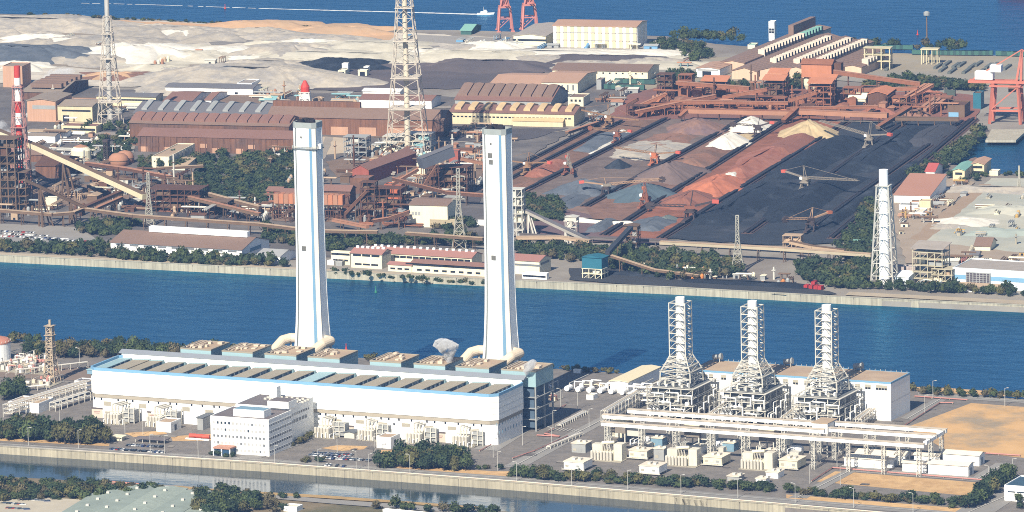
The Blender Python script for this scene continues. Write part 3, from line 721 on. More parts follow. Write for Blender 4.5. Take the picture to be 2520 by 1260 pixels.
def enclosure(x0, y0, x1, xb, hp, label, wall=cream, legs=True, grp='gas turbine yard enclosures', rf=None):
    Pq, _, wd, dp, h = place(x0, y0, x1, xb, hp)
    t = thing('equipment_house', label, 'equipment house', Pq, 0, grp)
    zb = min(2.2, h*.25) if legs else 0.02
    MB().box(0,wd,0,dp,zb,h).build('wall', wall, t); MB().box(-.5,wd+.5,-.5,dp+.5,h+.03,h+.5).build('roof', rf or wroof, t)
    if legs:
        for sx in (.4,wd/2,wd-.4):
            for sy in (.4,dp-.4): MB().box(sx-.35,sx+.35,sy-.35,sy+.35,0,zb-.02).build('leg', steel, t)
        MB().box(-1.2,wd+1.2,-1.4,-.1,zb-.5,zb-.1).build('walkway', steel, t)
        for k in range(5): MB().box(-1+(wd+2)*k/4-.08,-1+(wd+2)*k/4+.08,-1.4,-1.24,zb-.1,zb+1.2).build('rail_post', steel, t)
    for k in range(int(wd/4)): MB().box(1+k*4,3.4+k*4,-.12,.05,zb+h*.2,zb+h*.45).build('panel', [louv,wall,greyw][k%3], t)
    for k in range(2): MB().box(wd*.3+k*4,wd*.3+k*4+2,dp*.3,dp*.6,h+.5,h+1.8).build('roof_unit', steel, t)
    return t
EN = [(1407,1113,1441,1456,22,'pale grey panel house with walkway at the left end of the gas turbine yard',greyw),
 (1388,1158,1436,1458,22,'low white shelter on legs in the left front corner of the gas turbine yard',white),
 (1548,1130,1592,1608,22,'cream roofed house on legs right of the left transformer',cream),
 (1609,1132,1634,1642,28,'grey panel house beside the middle transformer',greyw),
 (1574,1168,1622,1642,22,'low white shelter on legs in the front between left and middle transformers',white),
 (1731,1146,1776,1798,22,'cream roofed house on legs right of the middle transformer',cream),
 (1918,1156,1962,1984,24,'cream roofed house on legs right of the right transformer',cream),
 (1790,1184,1818,1832,12,'small tan roofed hut at the front edge of the gas turbine yard',greyw),
 (1502,1075,1530,1545,22,'cream box house under the left end of the bus ducts',cream),
 (1700,1118,1722,1738,18,'small white house behind the middle row of the gas turbine yard',white),
 (1880,1128,1902,1916,18,'small white house behind the right row of the gas turbine yard',white),
 (1885,1176,1915,1930,14,'white low cabin at the front right of the gas turbine yard',white),
 (1860,1190,1884,1894,12,'white low cabin nearest the tree belt in the gas turbine yard',white),
 (1600,1098,1630,1642,20,'grey blue house under the bus ducts behind the middle row',bluegrey),
 (1778,1110,1806,1818,20,'grey blue house under the bus ducts behind the right row',bluegrey)]
for e in EN: enclosure(e[0],e[1],e[2],e[3],e[4],e[5],e[6], legs='legs' in e[5])
# gas turbine intake ducts with hoods between the transformer rows and the boilers
for i, (x, y) in enumerate(((1546,1096),(1728,1106),(1912,1118))):
    t = thing('intake_filter_house', ['left','middle','right'][i]+' brown topped intake filter house behind the transformers', 'filter house', G(x,y), 0, 'intake filter houses')
    MB().box(-13,-2,0,14,8,16).build('filter_box', mat('filter_brown', (150,140,128), .7), t)
    MB().extrude_y([(-13.5,16.05),(-1.5,16.05),(-1.5,18.5)], -.5, 14.5).build('hood', cream, t)
    MB().box(-1.9,8,3,10,6,12).build('duct', steel, t)
    MB().tube((8,6.5,3),(16,6.5,3),2.6,n=14).build('turbine', white, t); MB().tube((5,2,2),(5,-6,2),.8,n=8).build('pipe', stackw, t)
    for sx in (-12.5,-2.5):
        for sy in (.5,13.5): MB().box(sx-.4,sx+.4,sy-.4,sy+.4,0,7.98).build('leg', steel, t)
    for k in range(4): MB().path([(2+k*3,-1,.5),(2+k*3,-1,4),(2+k*3,5,4)],.4).build('pipe', stackw, t)
    MB().box(10,18,-6,1,.1,3.5).build('skid', steel, t)
# pipe racks
def rack(label, pts, hgt=5.0, wid=4.0, npipe=4, m=None, levels=1, step=7.0, name='pipe_rack', z0=0.0):
    m = m or steel
    A = G(*pts[0]); t = thing(name, label, 'pipe rack', A, 0)
    for (a, b) in zip(pts, pts[1:]):
        p, q = G(*a)-A, G(*b)-A; d = q-p; L_ = d.length; d.normalize(); nn = Vector((d.y,-d.x,0)); k = max(1, int(L_/step))
        for i in range(k+1):
            c = p+d*(L_*i/k); mb = MB()
            for sgn in (-1,1): mb.beam(c+nn*sgn*wid/2, c+nn*sgn*wid/2+Vector((0,0,hgt)), .35)
            for lv in range(levels): mb.beam(c-nn*(wid/2+.4)+Vector((0,0,hgt*(lv+1)/levels)), c+nn*(wid/2+.4)+Vector((0,0,hgt*(lv+1)/levels)), .35)
            mb.build('trestle', m, t)
        for lv in range(levels):
            for j in range(npipe):
                o = nn*(-wid/2+wid*(j+.5)/npipe)+Vector((0,0,hgt*(lv+1)/levels+.45)); rr = .22+.22*((j*7+lv*3)%3)/2
                MB().tube(p+o, q+o, rr, n=6).build('pipe', [stackw,ductm,m][j%3], t)
    return t
rack('two level pipe rack in front of the boilers left of the three lattice chimneys', [(1488,1050),(1590,990)], 11, 5, 4, levels=3)
rack('high steel pipe bridge from the tan roofed annex to the left lattice chimney', [(1545,1000),(1625,1004)], 14, 6, 4, levels=3, step=6)
rack('low pipe rack along the cross road left of the gas turbine yard', [(1375,1052),(1440,1018)], 1.6, 4, 4, step=4)
rack('low pipe run on trestles beside the left transformer', [(1350,1105),(1430,1072)], 1.6, 3, 3, step=5)
rack('pipe rack between left and middle boilers', [(1752,1052),(1800,1018)], 10, 5, 4, levels=2)
rack('pipe rack between middle and right boilers', [(1930,1062),(1975,1028)], 10, 5, 4, levels=2)
rack('pipe rack right of the right boiler beside the machine hall', [(2110,1060),(2150,1030)], 8, 6, 5, levels=2)
pink = mat('pink_pipe', (206,146,134), .7, .15, .3)
def redpipe(label, pts, h=.9):
    A = G(*pts[0]); t = thing('red_pipeline', label, 'pipeline', A, 0)
    for j in range(2):
        for a, b in zip(pts, pts[1:]):
            p, q = G(*a)-A, G(*b)-A; o = Vector((0,j*1.3,h)); MB().tube(p+o,q+o,.3,n=6).build('pipe', pink, t)
    for a, b in zip(pts, pts[1:]):
        p, q = G(*a)-A, G(*b)-A; n = max(1,int((q-p).length/12))
        for i in range(n+1): c = p+(q-p)*(i/n); MB().box(c.x-.2,c.x+.2,c.y-.3,c.y+1.7,0,h-.3).build('saddle', concrete, t)
redpipe('red pipeline beside the road right of the machine hall', [(2222,1052),(2312,994),(2345,994)])
redpipe('red pipeline around the dry field below the warehouses', [(1998,1186),(2048,1154),(2415,1184)])
redpipe('red pipeline along the front edge of the big dry field', [(2405,1117),(2510,1124)])
redpipe('red pipeline along the shore road right of the machine hall', [(2250,978),(2380,987)])
redpipe('red pipeline loop on the yard right of the turbine hall', [(1320,1074),(1376,1077),(1340,1070),(1362,1058)])
redpipe('red pipeline along the cross road right of the turbine hall', [(1180,1112),(1290,1052),(1390,1000)])
redpipe('red pipeline on the yard in front of the gas turbine block', [(1262,1130),(1315,1112),(1395,1076)])
# annex with cream sloping roof, and pipe yard behind it
r, wd, dp, h = building('annex_hall', 'annex with a broad cream sloping roof left of the lattice chimneys', (1502,966,1546,1625,28), white, mat('cream_roof', (240,226,190), .7, .04, .05, alb=.72), 'gabley', .12, 0, 'hall')
P2 = G(1400,962); t = thing('pump_yard', 'cluster of white pumps, vessels and pipes behind the cross road', 'pipe yard', P2, 0)
for k in range(9):
    x = k*8.5; MB().tube((x,-4,2.4),(x,3,2.4),1.9,n=12).build('vessel', stackw, t)
    for sy in (-2.5,1.5): MB().box(x-1,x+1,sy-.3,sy+.3,0,1.2).build('saddle', concrete, t)
for k in range(12):
    MB().path([(k*6.5,10,0),(k*6.5,10,5+k%3),(k*6.5+8,10,5+k%3)],.4).build('pipe', stackw, t)
    MB().box(k*6.5+1,k*6.5+3.4,16+3*(k%3),19+3*(k%3),0,2.2+k%2).build('pump', [stackw,steel,greyw][k%3], t)
    MB().path([(k*6.5,22,0.6),(k*6.5+10,22,.8+k%2),(k*6.5+10,30,.8)],.45).build('pipe', ductm, t)
for k in range(4): MB().box(-2+k*25,-1.4+k*25,5,40,4.2,4.8).build('pipe_bridge', steel, t); MB().box(-2+k*25,-1.4+k*25,5,5.6,0,4.18).build('pipe_post', steel, t)
building('gate_hut', 'small white hut beside the cross road behind the red pipelines', (1443,983,1460,1471,9), white, wroof, 'flat', 0, 0, 'hut')
building('gate_hut', 'small white hut near the shore behind the pump yard', (1411,918,1428,1431,7), white, wroof, 'flat', 0, 0, 'hut')
# ================================================================ office block and the yard in front of the hall
offw = mat('office_white', (250,250,246), .6, .04, .1, .05, alb=.82, tint=.02)
offroof = mat('office_roof', (128,120,120), .9, .1, .1)
P, _, W, D, H = place(520,1113,663,720,88)
t = thing('office_block', 'white five storey office block with rows of small windows before the turbine hall', 'office building', P, 0)
D2 = D+along(P+U0*W+V0*D, V0, 780)*1.0; H2 = H+1.5; IN = 2.2
flatw = lambda x0,x1,y0,y1,z1: (MB().box(x0,x1,y0,y1,0,z1).build('wall', offw, t), ring(MB(), [(x0-.05,y0-.05),(x1+.05,y0-.05),(x1+.05,y1+.05),(x0-.05,y1+.05)], [(x0+.6,y0+.6),(x1-.6,y0+.6),(x1-.6,y1-.6),(x0+.6,y1-.6)], z1-.4, z1+.7).build('parapet', offw, t), MB().box(x0+.65,x1-.65,y0+.65,y1-.65,z1+.02,z1+.2).build('roof', offroof, t))
flatw(0,W,0,D,H); flatw(1.5,W-IN,D+.02,D2,H2)
wme = MB().box(-.75,.75,-.1,.1,0,1.7).mesh('window'); sme = MB().box(-.8,.8,-.16,.1,-.18,-.04).mesh('sill'); hme = MB().box(-.8,.8,-.16,.1,1.74,1.86).mesh('hood')
wl = [mat('pale_blind', (206,206,204), .5), mat('grey_window', (132,136,140), .4), glass]
for r in range(5):
    for c in range(14):
        k = 2 if (r == 3 and c in (3,9)) or (r == 4 and 1 <= c <= 4) else 1 if r == 2 or (c*7+r*5) % 6 == 0 else 0
        o = obj('window', wme, wl[k], t); o.location = (W*(c+.9)/15.2, 0, H*(.075+.186*r)); obj('sill', sme, offw, o); obj('hood', hme, offw, o)
    for c in range(13):
        o = obj('window', wme, glass if r in (1,2) else wl[1], t); o.location = (W, D*(c+.6)/13.3, H*(.075+.186*r)); o.rotation_euler = (0,0,math.pi/2); obj('sill', sme, offw, o); obj('hood', hme, offw, o)
for c in range(11):
    o = obj('window', wme, glass, t); o.location = (W-IN, D+3+(D2-D-8)*c/11, H*.8); o.rotation_euler = (0,0,math.pi/2)
for c in range(6):
    o = MB().box(-1.5,1.5,-.12,.1,0,2.2).build('window', wl[1], t); o.location = (W-IN, D+4+(D2-D-12)*c/6, H*.6); o.rotation_euler = (0,0,math.pi/2)
MB().box(W*.33,W*.86,6,17,H+.25,H+5.2).build('penthouse', offw, t); MB().box(W*.33+.6,W*.86-.6,6.6,16.4,H+5.22,H+5.4).build('penthouse_roof', bluegrey, t)
MB().box(W*.62,W*.98,D-3,D+10,H2+.25,H2+5).build('penthouse', offw, t); MB().box(W*.62+.5,W*.98-.5,D-2.5,D+9.5,H2+5.02,H2+5.2).build('penthouse_roof', offroof, t)
MB().box(W*.35,W*.48,D2-14,D2-8,H2+.25,H2+9).build('stair_tower', offw, t)
cu = MB().box(-1,1,-.6,.6,0,1.2).mesh('air_conditioner')
for k in range(24): o = obj('air_conditioner', cu, steel, t); o.location = (W*.3+(k%8)*4.2, D2-7-(k//8)*4.5-(k%8)*.3, H2+.25)
MB().box(W*.16,W*.42,-9,-.1,0,5).build('porch_base', mat('porch_blue', (60,90,120), .4), t); MB().box(W*.14,W*.44,-10,-.1,5.03,6).build('porch_roof', mat('red_tile', (200,150,128), .8), t)
for x in (W*.15,W*.29,W*.43): MB().box(x-.4,x+.4,-9.9,-9.1,0,5).build('porch_column', offw, t)
# service wing and sloping link at the left of the office
building('link_building', 'grey lean-to link between the office block and the turbine hall', (486,1058,500,640,30), greyw, mat('dark_roof', (110,116,122), .8), 'gabley', .1, 0, 'building', dist=30)
# unit transformers in front of the hall wall
def unit_transformer(px, py, label):
    t = thing('unit_transformer', label, 'transformer', G(px, py), 0, 'unit transformers along the turbine hall')
    MB().box(-8,9,-3,17,0.02,.5).build('plinth', concrete, t)
    MB().box(-5,3,0,6,.6,6.5).build('tank', stackc, t)
    rm = MB().lathe([(1.0,.6),(1.0,6.8),(.6,7.4)],0,0,10).mesh('radiator')
    for k in range(5): o = obj('radiator', rm, fin, t); o.location = (-6.4+k*2.3,-1.6,0)
    for k in range(3):
        MB().tube((-3+k*2.2,3,6.5),(-3+k*2.2,3,10.5),.5,n=8).build('bushing', fin, t)
        MB().path([(-3+k*2.2,3,10.6),(-3+k*2.2,3,13.2-k*.5),(1+k*2.2,20,13.2-k*.5)],.55).build('bus_pipe', steel, t)
    MB().tube((-6,4,8.4),(4,4,8.8),1.1,n=10).build('conservator', stackc, t)
    mb = MB()
    for x in (4.5,9,13):
        for y in (4,12): MB().box(x-.3,x+.3,y-.3,y+.3,0,11).build('gantry_post', steel, t)
    for z in (4,7.5,11):
        for y in (4,12): MB().beam((4.2,y,z),(13.3,y,z),.4).build('gantry_beam', steel, t)
    MB().box(5,13,5,11,1,9.5).build('switch_cubicle', greyw, t)
    for k in range(6): MB().path([(-7+k*3,-3.4,.5),(-7+k*3,-3.4,3+k%2),(-7+k*3,0,3+k%2)],.3).build('pipe', stackw, t)
    return t
for i, (px, py) in enumerate(((283,1043),(387,1050),(800,1077),(907,1083),(1025,1091),(1140,1098))):
    unit_transformer(px, py, 'white unit transformer with radiators before the turbine hall wall, %s from the left' % ['first','second','third','fourth','fifth','sixth'][i])
building('service_house', 'small white service house with tan roof left of the office block', (385,1062,421,446,22), white, tanroof, 'flat', 0, 0, 'house', win=(('right',1,.3,.6,.1,3,4,glass,'door'),))
building('service_house', 'small white service house with tan roof in front of the fourth transformer', (927,1102,962,985,25), white, tanroof, 'flat', 0, 0, 'house', win=(('right',1,.3,.6,.45,3,2,dark,'vent_grille'),))
building('cooling_house', 'sloping grey roofed transformer shelter before the turbine hall', (848,1078,872,905,14), steel, mat('dark_roof', (110,116,122)), 'gabley', .2, 0, 'shelter', dist=20)
redm = mat('red_box', (214,96,74), .6)
t = thing('tank_group', 'three red and white cylindrical tanks on a grass island left of the office', 'tanks', G(466,1078), 0)
for k in range(3): MB().tube((k*5.2,0,1.8),(k*5.2+4.8,1,1.8),1.5,n=12).build('tank', redm, t); MB().box(k*5.2+1,k*5.2+4,-.6,1.4,0,.5).build('saddle', concrete, t)
MB().box(-1,17,-4.5,-2.5,0,.8).build('kerb_wall', white, t)
# carports
for lab, x0, y0, x1, xb in (('long dark flat carport roof beside the left car park',332,1088,405,420),('pale hut at the left end of the left car park',272,1084,300,312)):
    P, _, W_, D_, H_ = place(x0,y0,x1,xb,9); D_ = 7
    t = thing('carport', lab, 'carport', P, 0)
    MB().box(-.5,W_+.5,-.5,D_+.5,H_,H_+.5).build('roof', offroof if 'dark' in lab else cream, t)
    for k in range(5):
        for y in (.3,D_-.3): MB().box(W_*k/4-.2+ (.3 if k == 0 else -.3 if k == 4 else 0),W_*k/4+.2+(.3 if k == 0 else -.3 if k == 4 else 0),y-.2,y+.2,0,H_-.02).build('post', steel, t)
    if 'hut' in lab: MB().box(1,W_-1,1,D_-1,0,H_-.05).build('wall', cream, t)
# ---------------------------------------------------------------- cars
carpaint = [mat('car_white', (246,246,244), .3, .02), mat('car_silver', (190,194,198), .3, .02, metal=.4), mat('car_black', (40,42,46), .25, .02), mat('car_grey', (120,124,130), .3, .02), mat('car_blue', (60,80,130), .3, .02), mat('car_red', (170,50,44), .3, .02)]
bodyv = MB().extrude_y([(-2.2,.35),(2.2,.35),(2.25,.8),(1.3,.95),(-1.6,1.0),(-2.2,.9)], -.85, .85).mesh('body')
cabv = MB().add([(-1.9,-.78,.98),(1.15,-.78,.95),(1.15,.78,.95),(-1.9,.78,.98),(-1.5,-.66,1.5),(.35,-.66,1.5),(.35,.66,1.5),(-1.5,.66,1.5)],[(4,5,6,7),(0,1,5,4),(1,2,6,5),(2,3,7,6),(3,0,4,7)]).mesh('cabin_glass')
roofv = MB().box(-1.45,.32,-.63,.63,1.5,1.54).mesh('roof')
whv = MB().tube((0,-.12,0),(0,.12,0),.34,n=10).mesh('wheel')
tyre = mat('tyre', (36,36,38), .9)
bodies = []
for m in carpaint:
    b = bodyv.copy(); b.materials.append(m); r = roofv.copy(); r.materials.append(m); bodies.append((b, r))
def car(P, rz, ci, label, grp):
    t = thing('parked_car', label, 'car', P, rz, grp)
    obj('body', bodies[ci][0], None, t); obj('cabin_glass', cabv, glass, t); obj('roof', bodies[ci][1], None, t)
    for x in (-1.35,1.35):
        for y in (-.8,.8): o = obj('wheel', whv, tyre, t); o.location = (x,y,.34)
    return t
CN = ['white','silver','black','grey','blue','red']
def carrow(x0, y0, x1, y1, n, where, seed, rz=math.pi/2, fill=.9, slope=0):
    rg = random.Random(seed); A, B = G(x0,y0), G(x1,y1)
    for i in range(n):
        if rg.random() > fill: continue
        ci = rg.choices(range(6), (6,4,4,3,1,1))[0]
        car(A+(B-A)*((i+.5)/n), rz+rg.choice((0,math.pi))+rg.uniform(-.04,.04), ci, f'{CN[ci]} car parked {where}', f'{CN[ci]} cars parked {where}')
for k, (x0,y0,x1,y1,n,f) in enumerate(((770,1116,868,1121,19,.95),(762,1121,862,1127,19,.9),(778,1128,880,1133,18,.85),(860,1131,912,1135,9,.9),(800,1146,868,1150,8,.6))):
    carrow(x0,y0,x1,y1,n,'in the lot right of the office block',k,fill=f)
for k, (x0,y0,x1,y1,n,f) in enumerate(((266,1106,404,1115,26,.9),(312,1097,402,1101,14,.75))): carrow(x0,y0,x1,y1,n,'in the lot beside the left tree clump',20+k,fill=f)
carrow(2478,1196,2486,1190,2,'on the side road right of the tree belt',31,rz=.9)
# bushes before the office
bushm = mat('bush_green', (60,76,62), .9, .3, .8, alb=.5)
# ---------------------------------------------------------------- left yard: tank, lattice flare, pipe racks
t = thing('storage_tank', 'white cylindrical tank with pink dome top at the left edge', 'tank', G(-18,892), 0)
C = G(-18,892); h = hpx(C, 50); MB().lathe([(13.5,0),(13.5,h)],0,0,32).build('shell', stackw, t); MB().lathe([(13.8,h+.02),(13.8,h+1),(12,h+2.6),(6,h+4.2),(.5,h+4.8)],0,0,32).build('dome', mat('pink_dome', (220,150,124), .8, .1, .3), t)
for k in range(24): a = 2*math.pi*k/24; MB().box(13.7*math.cos(a)-.12,13.7*math.cos(a)+.12,13.7*math.sin(a)-.12,13.7*math.sin(a)+.12,h+1,h+2.2).build('rail_post', steel, t)
C = G(127,940); h = hpx(C, 143)
t = thing('vent_tower', 'slim brownish lattice tower with a vent pipe in the left yard', 'lattice tower', C, 0)
vt = mat('weathered_steel', (206,186,160), .7, .1, .4)
lattice(t, [(5,5,0),(4.3,4.3,h*.12),(3.6,3.6,h*.25),(3,3,h*.38)]+[(2.6-.5*k/6,2.6-.5*k/6,h*(.38+.58*k/6)) for k in range(1,7)], vt, .4, .55, 'x')
MB().tube((0,0,.5),(0,0,h+3),.9,n=10).build('vent_pipe', vt, t)
for f in (.38,.6,.8,.96): MB().box(-3.4,3.4,-3.4,3.4,h*f+.3,h*f+.6).build('platform', vt, t)
rack('tall pipe rack running to the left end of the turbine hall', [(20,1028),(216,968)], 9, 8, 5, levels=3, step=8)
rack('pipe rack beside the tall rack left of the turbine hall', [(130,1012),(216,985)], 6, 5, 4, levels=2)
rack('low white pipe rack crossing the left yard', [(-20,972),(112,958)], 3, 4, 4, step=6)
rack('pipe rack from the lattice vent tower towards the storage tank', [(40,925),(215,905)], 4, 3, 3, step=7)
rack('low pipe run at the far side of the left yard', [(-20,905),(112,880)], 2.5, 5, 5, step=5)
building('long_shed', 'long white flat house above the pipe rack at the left', (22,1012,96,132,22), white, tanroof, 'flat', 0, 0, 'house')
building('pipe_house', 'white house with dark roof at the left end of the turbine hall', (184,955,214,232,16), white, offroof, 'flat', 0, 0, 'house')
def skid(px, py, label, n=8, seed=1, mats=None, ext=(22,16)):
    rg = random.Random(seed); t = thing('process_skid', label, 'process equipment', G(px,py), 0)
    mats = mats or [stackw, steel, ductm, pink]
    MB().box(-ext[0]/2,ext[0]/2,-ext[1]/2,ext[1]/2,0,.3).build('plinth', concrete, t)
    for k in range(n):
        x, y = rg.uniform(-ext[0]/2+1,ext[0]/2-3), rg.uniform(-ext[1]/2+1,ext[1]/2-3); m = rg.choice(mats)
        c = rg.random()
        if c < .35: MB().tube((x,y,2),(x+rg.uniform(3,6),y,2),rg.uniform(.8,1.5),n=10).build('vessel', m, t); MB().box(x+1,x+2.4,y-.5,y+.5,.3,1.2).build('saddle', concrete, t)
        elif c < .6: MB().lathe([(1,.3),(1,4+k%3),(.4,5+k%3)],x,y,10).build('column_vessel', m, t)
        elif c < .8: MB().path([(x,y,.3),(x,y,4.5),(x+rg.uniform(3,7),y,4.5),(x+4,y+3,.5)],.35).build('pipe', m, t)
        else: MB().box(x,x+2.5,y,y+2.5,.3,3).build('pump_house', m, t)
    mb = [MB().beam((sx,-ext[1]/2,0.3),(sx,-ext[1]/2,6),.35).beam((sx,ext[1]/2,0.3),(sx,ext[1]/2,6),.35).beam((sx,-ext[1]/2,6),(sx,ext[1]/2,6),.35).build('portal', steel, t) for sx in (-ext[0]/2,0,ext[0]/2)]
    return t
for i, (x, y) in enumerate(((60,895),(95,915),(30,910),(100,945),(75,885))):
    skid(x, y, 'pale process equipment group in the left yard, '+['nearest the storage tank','right of the pipe runs','lowest by the low rack','beside the vent tower foot','highest towards the shore trees'][i], 14, i, ext=(26,20))
for i, (x, y) in enumerate(((1340,960),(1325,985),(1350,985))):
    skid(x, y, 'pipes and pumps in the shade of the rightmost boiler house, '+['rear','front','outer']
         [i]+' group', 12, 40+i, ext=(14,16))
# pipe run on the canal edge
rack('pipe run with dark saddles along the top of the canal wall', [(-60,1098),(640,1142),(1270,1189),(1900,1242),(2200,1268)], .9, 1.6, 2, mat('dark_saddle', (70,66,64)), step=9)
# ---------------------------------------------------------------- lamp posts
lp = MB().tube((0,0,0),(0,0,13),.22,.14,n=6).mesh('pole'); la = MB().beam((0,0,12.8),(1.9,0,13.3),.2).mesh('arm'); lh = MB().box(1.5,2.9,-.3,.3,13.15,13.5).mesh('lamp_head')
lmat = mat('galvanised', (214,212,204), .5, .05)
def lamppost(px, py, label, grp, sc=1.0):
    t = thing('lamp_post', label, 'lamp post', G(px,py), random.choice((0,math.pi)), grp); t.scale = (sc,)*3
    obj('pole', lp, lmat, t); obj('arm', la, lmat, t); obj('lamp_head', lh, lmat, t)
for px, py, w_ in ((70,1098,'by the left tree clump'),(193,1104,'at the right end of the left tree clump'),(370,1115,'below the left car park'),(405,1118,'below the left car park'),(488,1130,'left of the office block'),(676,1143,'below the office corner'),(783,1152,'below the office car park'),(877,1157,'below the office car park'),(908,1164,'left of the round tree clump'),(1009,1166,'before the round tree clump'),(1225,1158,'at the junction right of the round clump'),(1272,1184,'by the long tree belt'),(1407,1195,'by the long tree belt'),(1545,1205,'by the long tree belt'),(1676,1216,'by the long tree belt'),(1816,1226,'by the long tree belt'),(1957,1238,'by the right tree belt'),(2101,1250,'by the right tree belt'),(2247,1262,'by the right tree belt'),
    (1286,1096,'on the yard right of the hall'),(1358,1098,'on the yard right of the hall'),(1361,1056,'on the yard right of the hall'),(1422,1008,'by the pump yard'),(1380,1002,'by the pump yard'),(1450,1052,'left of the bus ducts'),(1214,1126,'before the right hall corner'),(2276,1018,'right of the machine hall'),(2296,982,'by the shore right of the machine hall'),(2473,1000,'by the shore right of the machine hall'),(2068,1194,'on the dry field below the warehouses'),(1993,1190,'left of the dry field'),(2060,1150,'under the front bus duct'),(2492,1176,'by the side road'),(2433,1194,'by the side road'),(308,1078,'by the grass islands'),(352,1070,'by the grass islands'),(830,1112,'before the office car park'),(923,1112,'before the white service house'),(147,1040,'in the left yard'),(196,900,'in the left yard'),(16,962,'in the left yard')):
    lamppost(px, py, 'thin grey lamp post '+w_, 'lamp posts '+w_)
# low warehouse at the bottom right corner and roofs at the bottom left
r, wd, dp, h = building('corner_house', 'white flat roofed house cut by the right frame edge', (2472,1232,2580,2620,36), white, mat('blue_roof', (70,100,120), .7), 'flat', 0, 0, 'house', win=(('front',4,.05,.9,.6,5,.8),))
gr = mat('pale_green_roof', (176,188,176), .8, .16, .1, .2); gr2 = mat('sage_roof', (158,170,160), .8, .16, .1)
for i, (x0,y0,x1,xb,hp,lab) in enumerate(((190,1290,260,430,13,'leftmost sage green factory roof at the bottom edge'),(258,1298,330,500,15,'pale green factory roof with long ridge at the bottom edge, second from the left'),(328,1306,398,560,15,'pale green factory roof at the bottom edge, third from the left'),(396,1314,470,620,14,'rightmost pale green factory roof at the bottom edge'),(110,1300,192,300,11,'low grey green factory roof in the bottom left corner'))):
    r, wd, dp, h = building('factory_shed', lab, (x0,y0,x1,xb,hp), greyw, [gr2,gr,gr2,gr,gr2][i], 'gabley', .1, 8, 'factory', dist=105)
    rv = MB().box(-1,1,-1,1,0,1.4).mesh('roof_vent')
    for k in range(5): o = obj('roof_vent', rv, steel, r); o.location = (wd/2+random.uniform(-.1,.1), dp*(.1+.19*k), h+.1*wd/2+.3)
P = G(415,1210); t = thing('truck', 'white box truck on the road across the near bank', 'truck', P, .1)
MB().box(-5,2.4,-1.2,1.2,.9,3.6).build('box_body', white, t); MB().box(2.6,4.6,-1.1,1.1,.6,2.9).build('cab', white, t); MB().box(4.55,4.66,-1,1,1.7,2.6).build('windscreen', glass, t)
for x in (-3.6,-2.4,3.4):
    for y in (-1,1): o = obj('wheel', whv, tyre, t); o.location = (x,y,.48); o.scale = (1.4,1.4,1.4)
P = G(270,1196); t = thing('road_bridge', 'small pinkish road bridge among the trees of the near bank', 'bridge', P, -.05)
MB().box(0,22,-3,3,1.2,2.0).build('deck', concrete, t)
for y in (-3,2.8): MB().box(0,22,y,y+.2,2.0,3).build('parapet', pink, t)
for x in (2,20): MB().box(x-.6,x+.6,-2.6,2.6,-2,1.18).build('pier', concrete, t)
sheet('bank_road', [(290,1200),(440,1205),(640,1226),(800,1240),(1250,1275),(1250,1262),(800,1230),(640,1216),(440,1196),(300,1193)], 0, road)
reed = mat('dry_reeds', (196,164,112), .95, .2, .1)
sheet('reed_bank', [(430,1197),(560,1208),(800,1221),(1180,1249),(1180,1254),(800,1228),(560,1214),(430,1203)], 0, reed)
sheet('car_lot', [(-60,1236),(100,1226),(220,1232),(200,1268),(-60,1290)], 0, mat('pale_lot', (206,196,176), .9, .15, .05))
for k, (x0,y0,x1,y1,n) in enumerate(((6,1240,60,1244,8),(75,1232,120,1236,6),(10,1252,70,1256,8))): carrow(x0,y0,x1,y1,n,'in the lot at the bottom left corner',60+k,rz=.4)
building('bank_house', 'low white roofed house on the near bank beside the reeds', (698,1258,730,745,10), white, wroof, 'flat', 0, 0, 'house')
building('bank_shelter', 'long white pipe shelter at the bottom centre on the near bank', (942,1262,1090,1096,6), white, wroof, 'flat', 0, -3, 'shelter')
# ================================================================ steelworks: ground surfaces
quarry = mat('quarry_sand', (206,196,180), .95, .22, .05, second=(180,172,160), alb=.76)
orangesand = mat('orange_sand', (214,172,132), .95, .12, .02, second=(198,166,132), alb=0.69)
whitesand = mat('white_limestone', (236,228,208), .95, .16, .06, second=(216,208,188), alb=.58)
slag = mat('dark_slag', (122,110,108), .95, .16, .012, second=(104,96,98), alb=.55)
railg = mat('rail_yard_ground', (166,160,148), .95, .14, .015, second=(178,164,138), alb=0.63)
worksg = mat('works_ground', (140,132,126), .95, .26, .05, second=(120,114,112), alb=.5)
rustg = mat('rust_ground', (150,100,84), .95, .15, .02, second=(130,96,88), alb=0.63)
sheet('works_yard', ragged([(-100,215),(640,225),(1110,240),(1480,200),(1560,230),(1250,420),(1180,470),(1260,560),(1260,600),(720,640),(-100,605)], 2), 0, worksg)
sheet('quarry_ground', ragged([(-100,36),(360,52),(980,82),(1260,95),(1260,120),(1700,150),(1640,172),(1300,165),(900,160),(640,210),(300,215),(-100,205)], 2), 0, quarry)
sheet('orange_sand_strip', ragged([(130,45),(700,68),(980,88),(960,100),(760,92),(500,82),(150,58)], 1.5), 0, orangesand)
sheet('sand_strip', ragged([(860,128),(1260,108),(1420,128),(1700,140),(1640,166),(1380,160),(1100,150),(900,148)], 2), 0, whitesand)
sheet('limestone_ground', ragged([(240,130),(420,105),(560,118),(560,155),(420,170),(270,160)], 2), 0, whitesand)
sheet('slag_field', ragged([(640,168),(760,150),(1100,152),(1330,155),(1360,175),(1180,215),(900,228),(640,215)], 2), 0, slag)
sheet('rail_yard', ragged([(1480,190),(1640,150),(2020,128),(2250,134),(2640,144),(2640,215),(2140,205),(1900,190),(1560,235)], 1), 0, railg)
sheet('harbour_yard', [(1000,86),(1260,96),(1640,100),(1640,128),(1260,122),(1000,100)], 0, mat('harbour_asphalt', (170,164,156), .9, .1, .02))
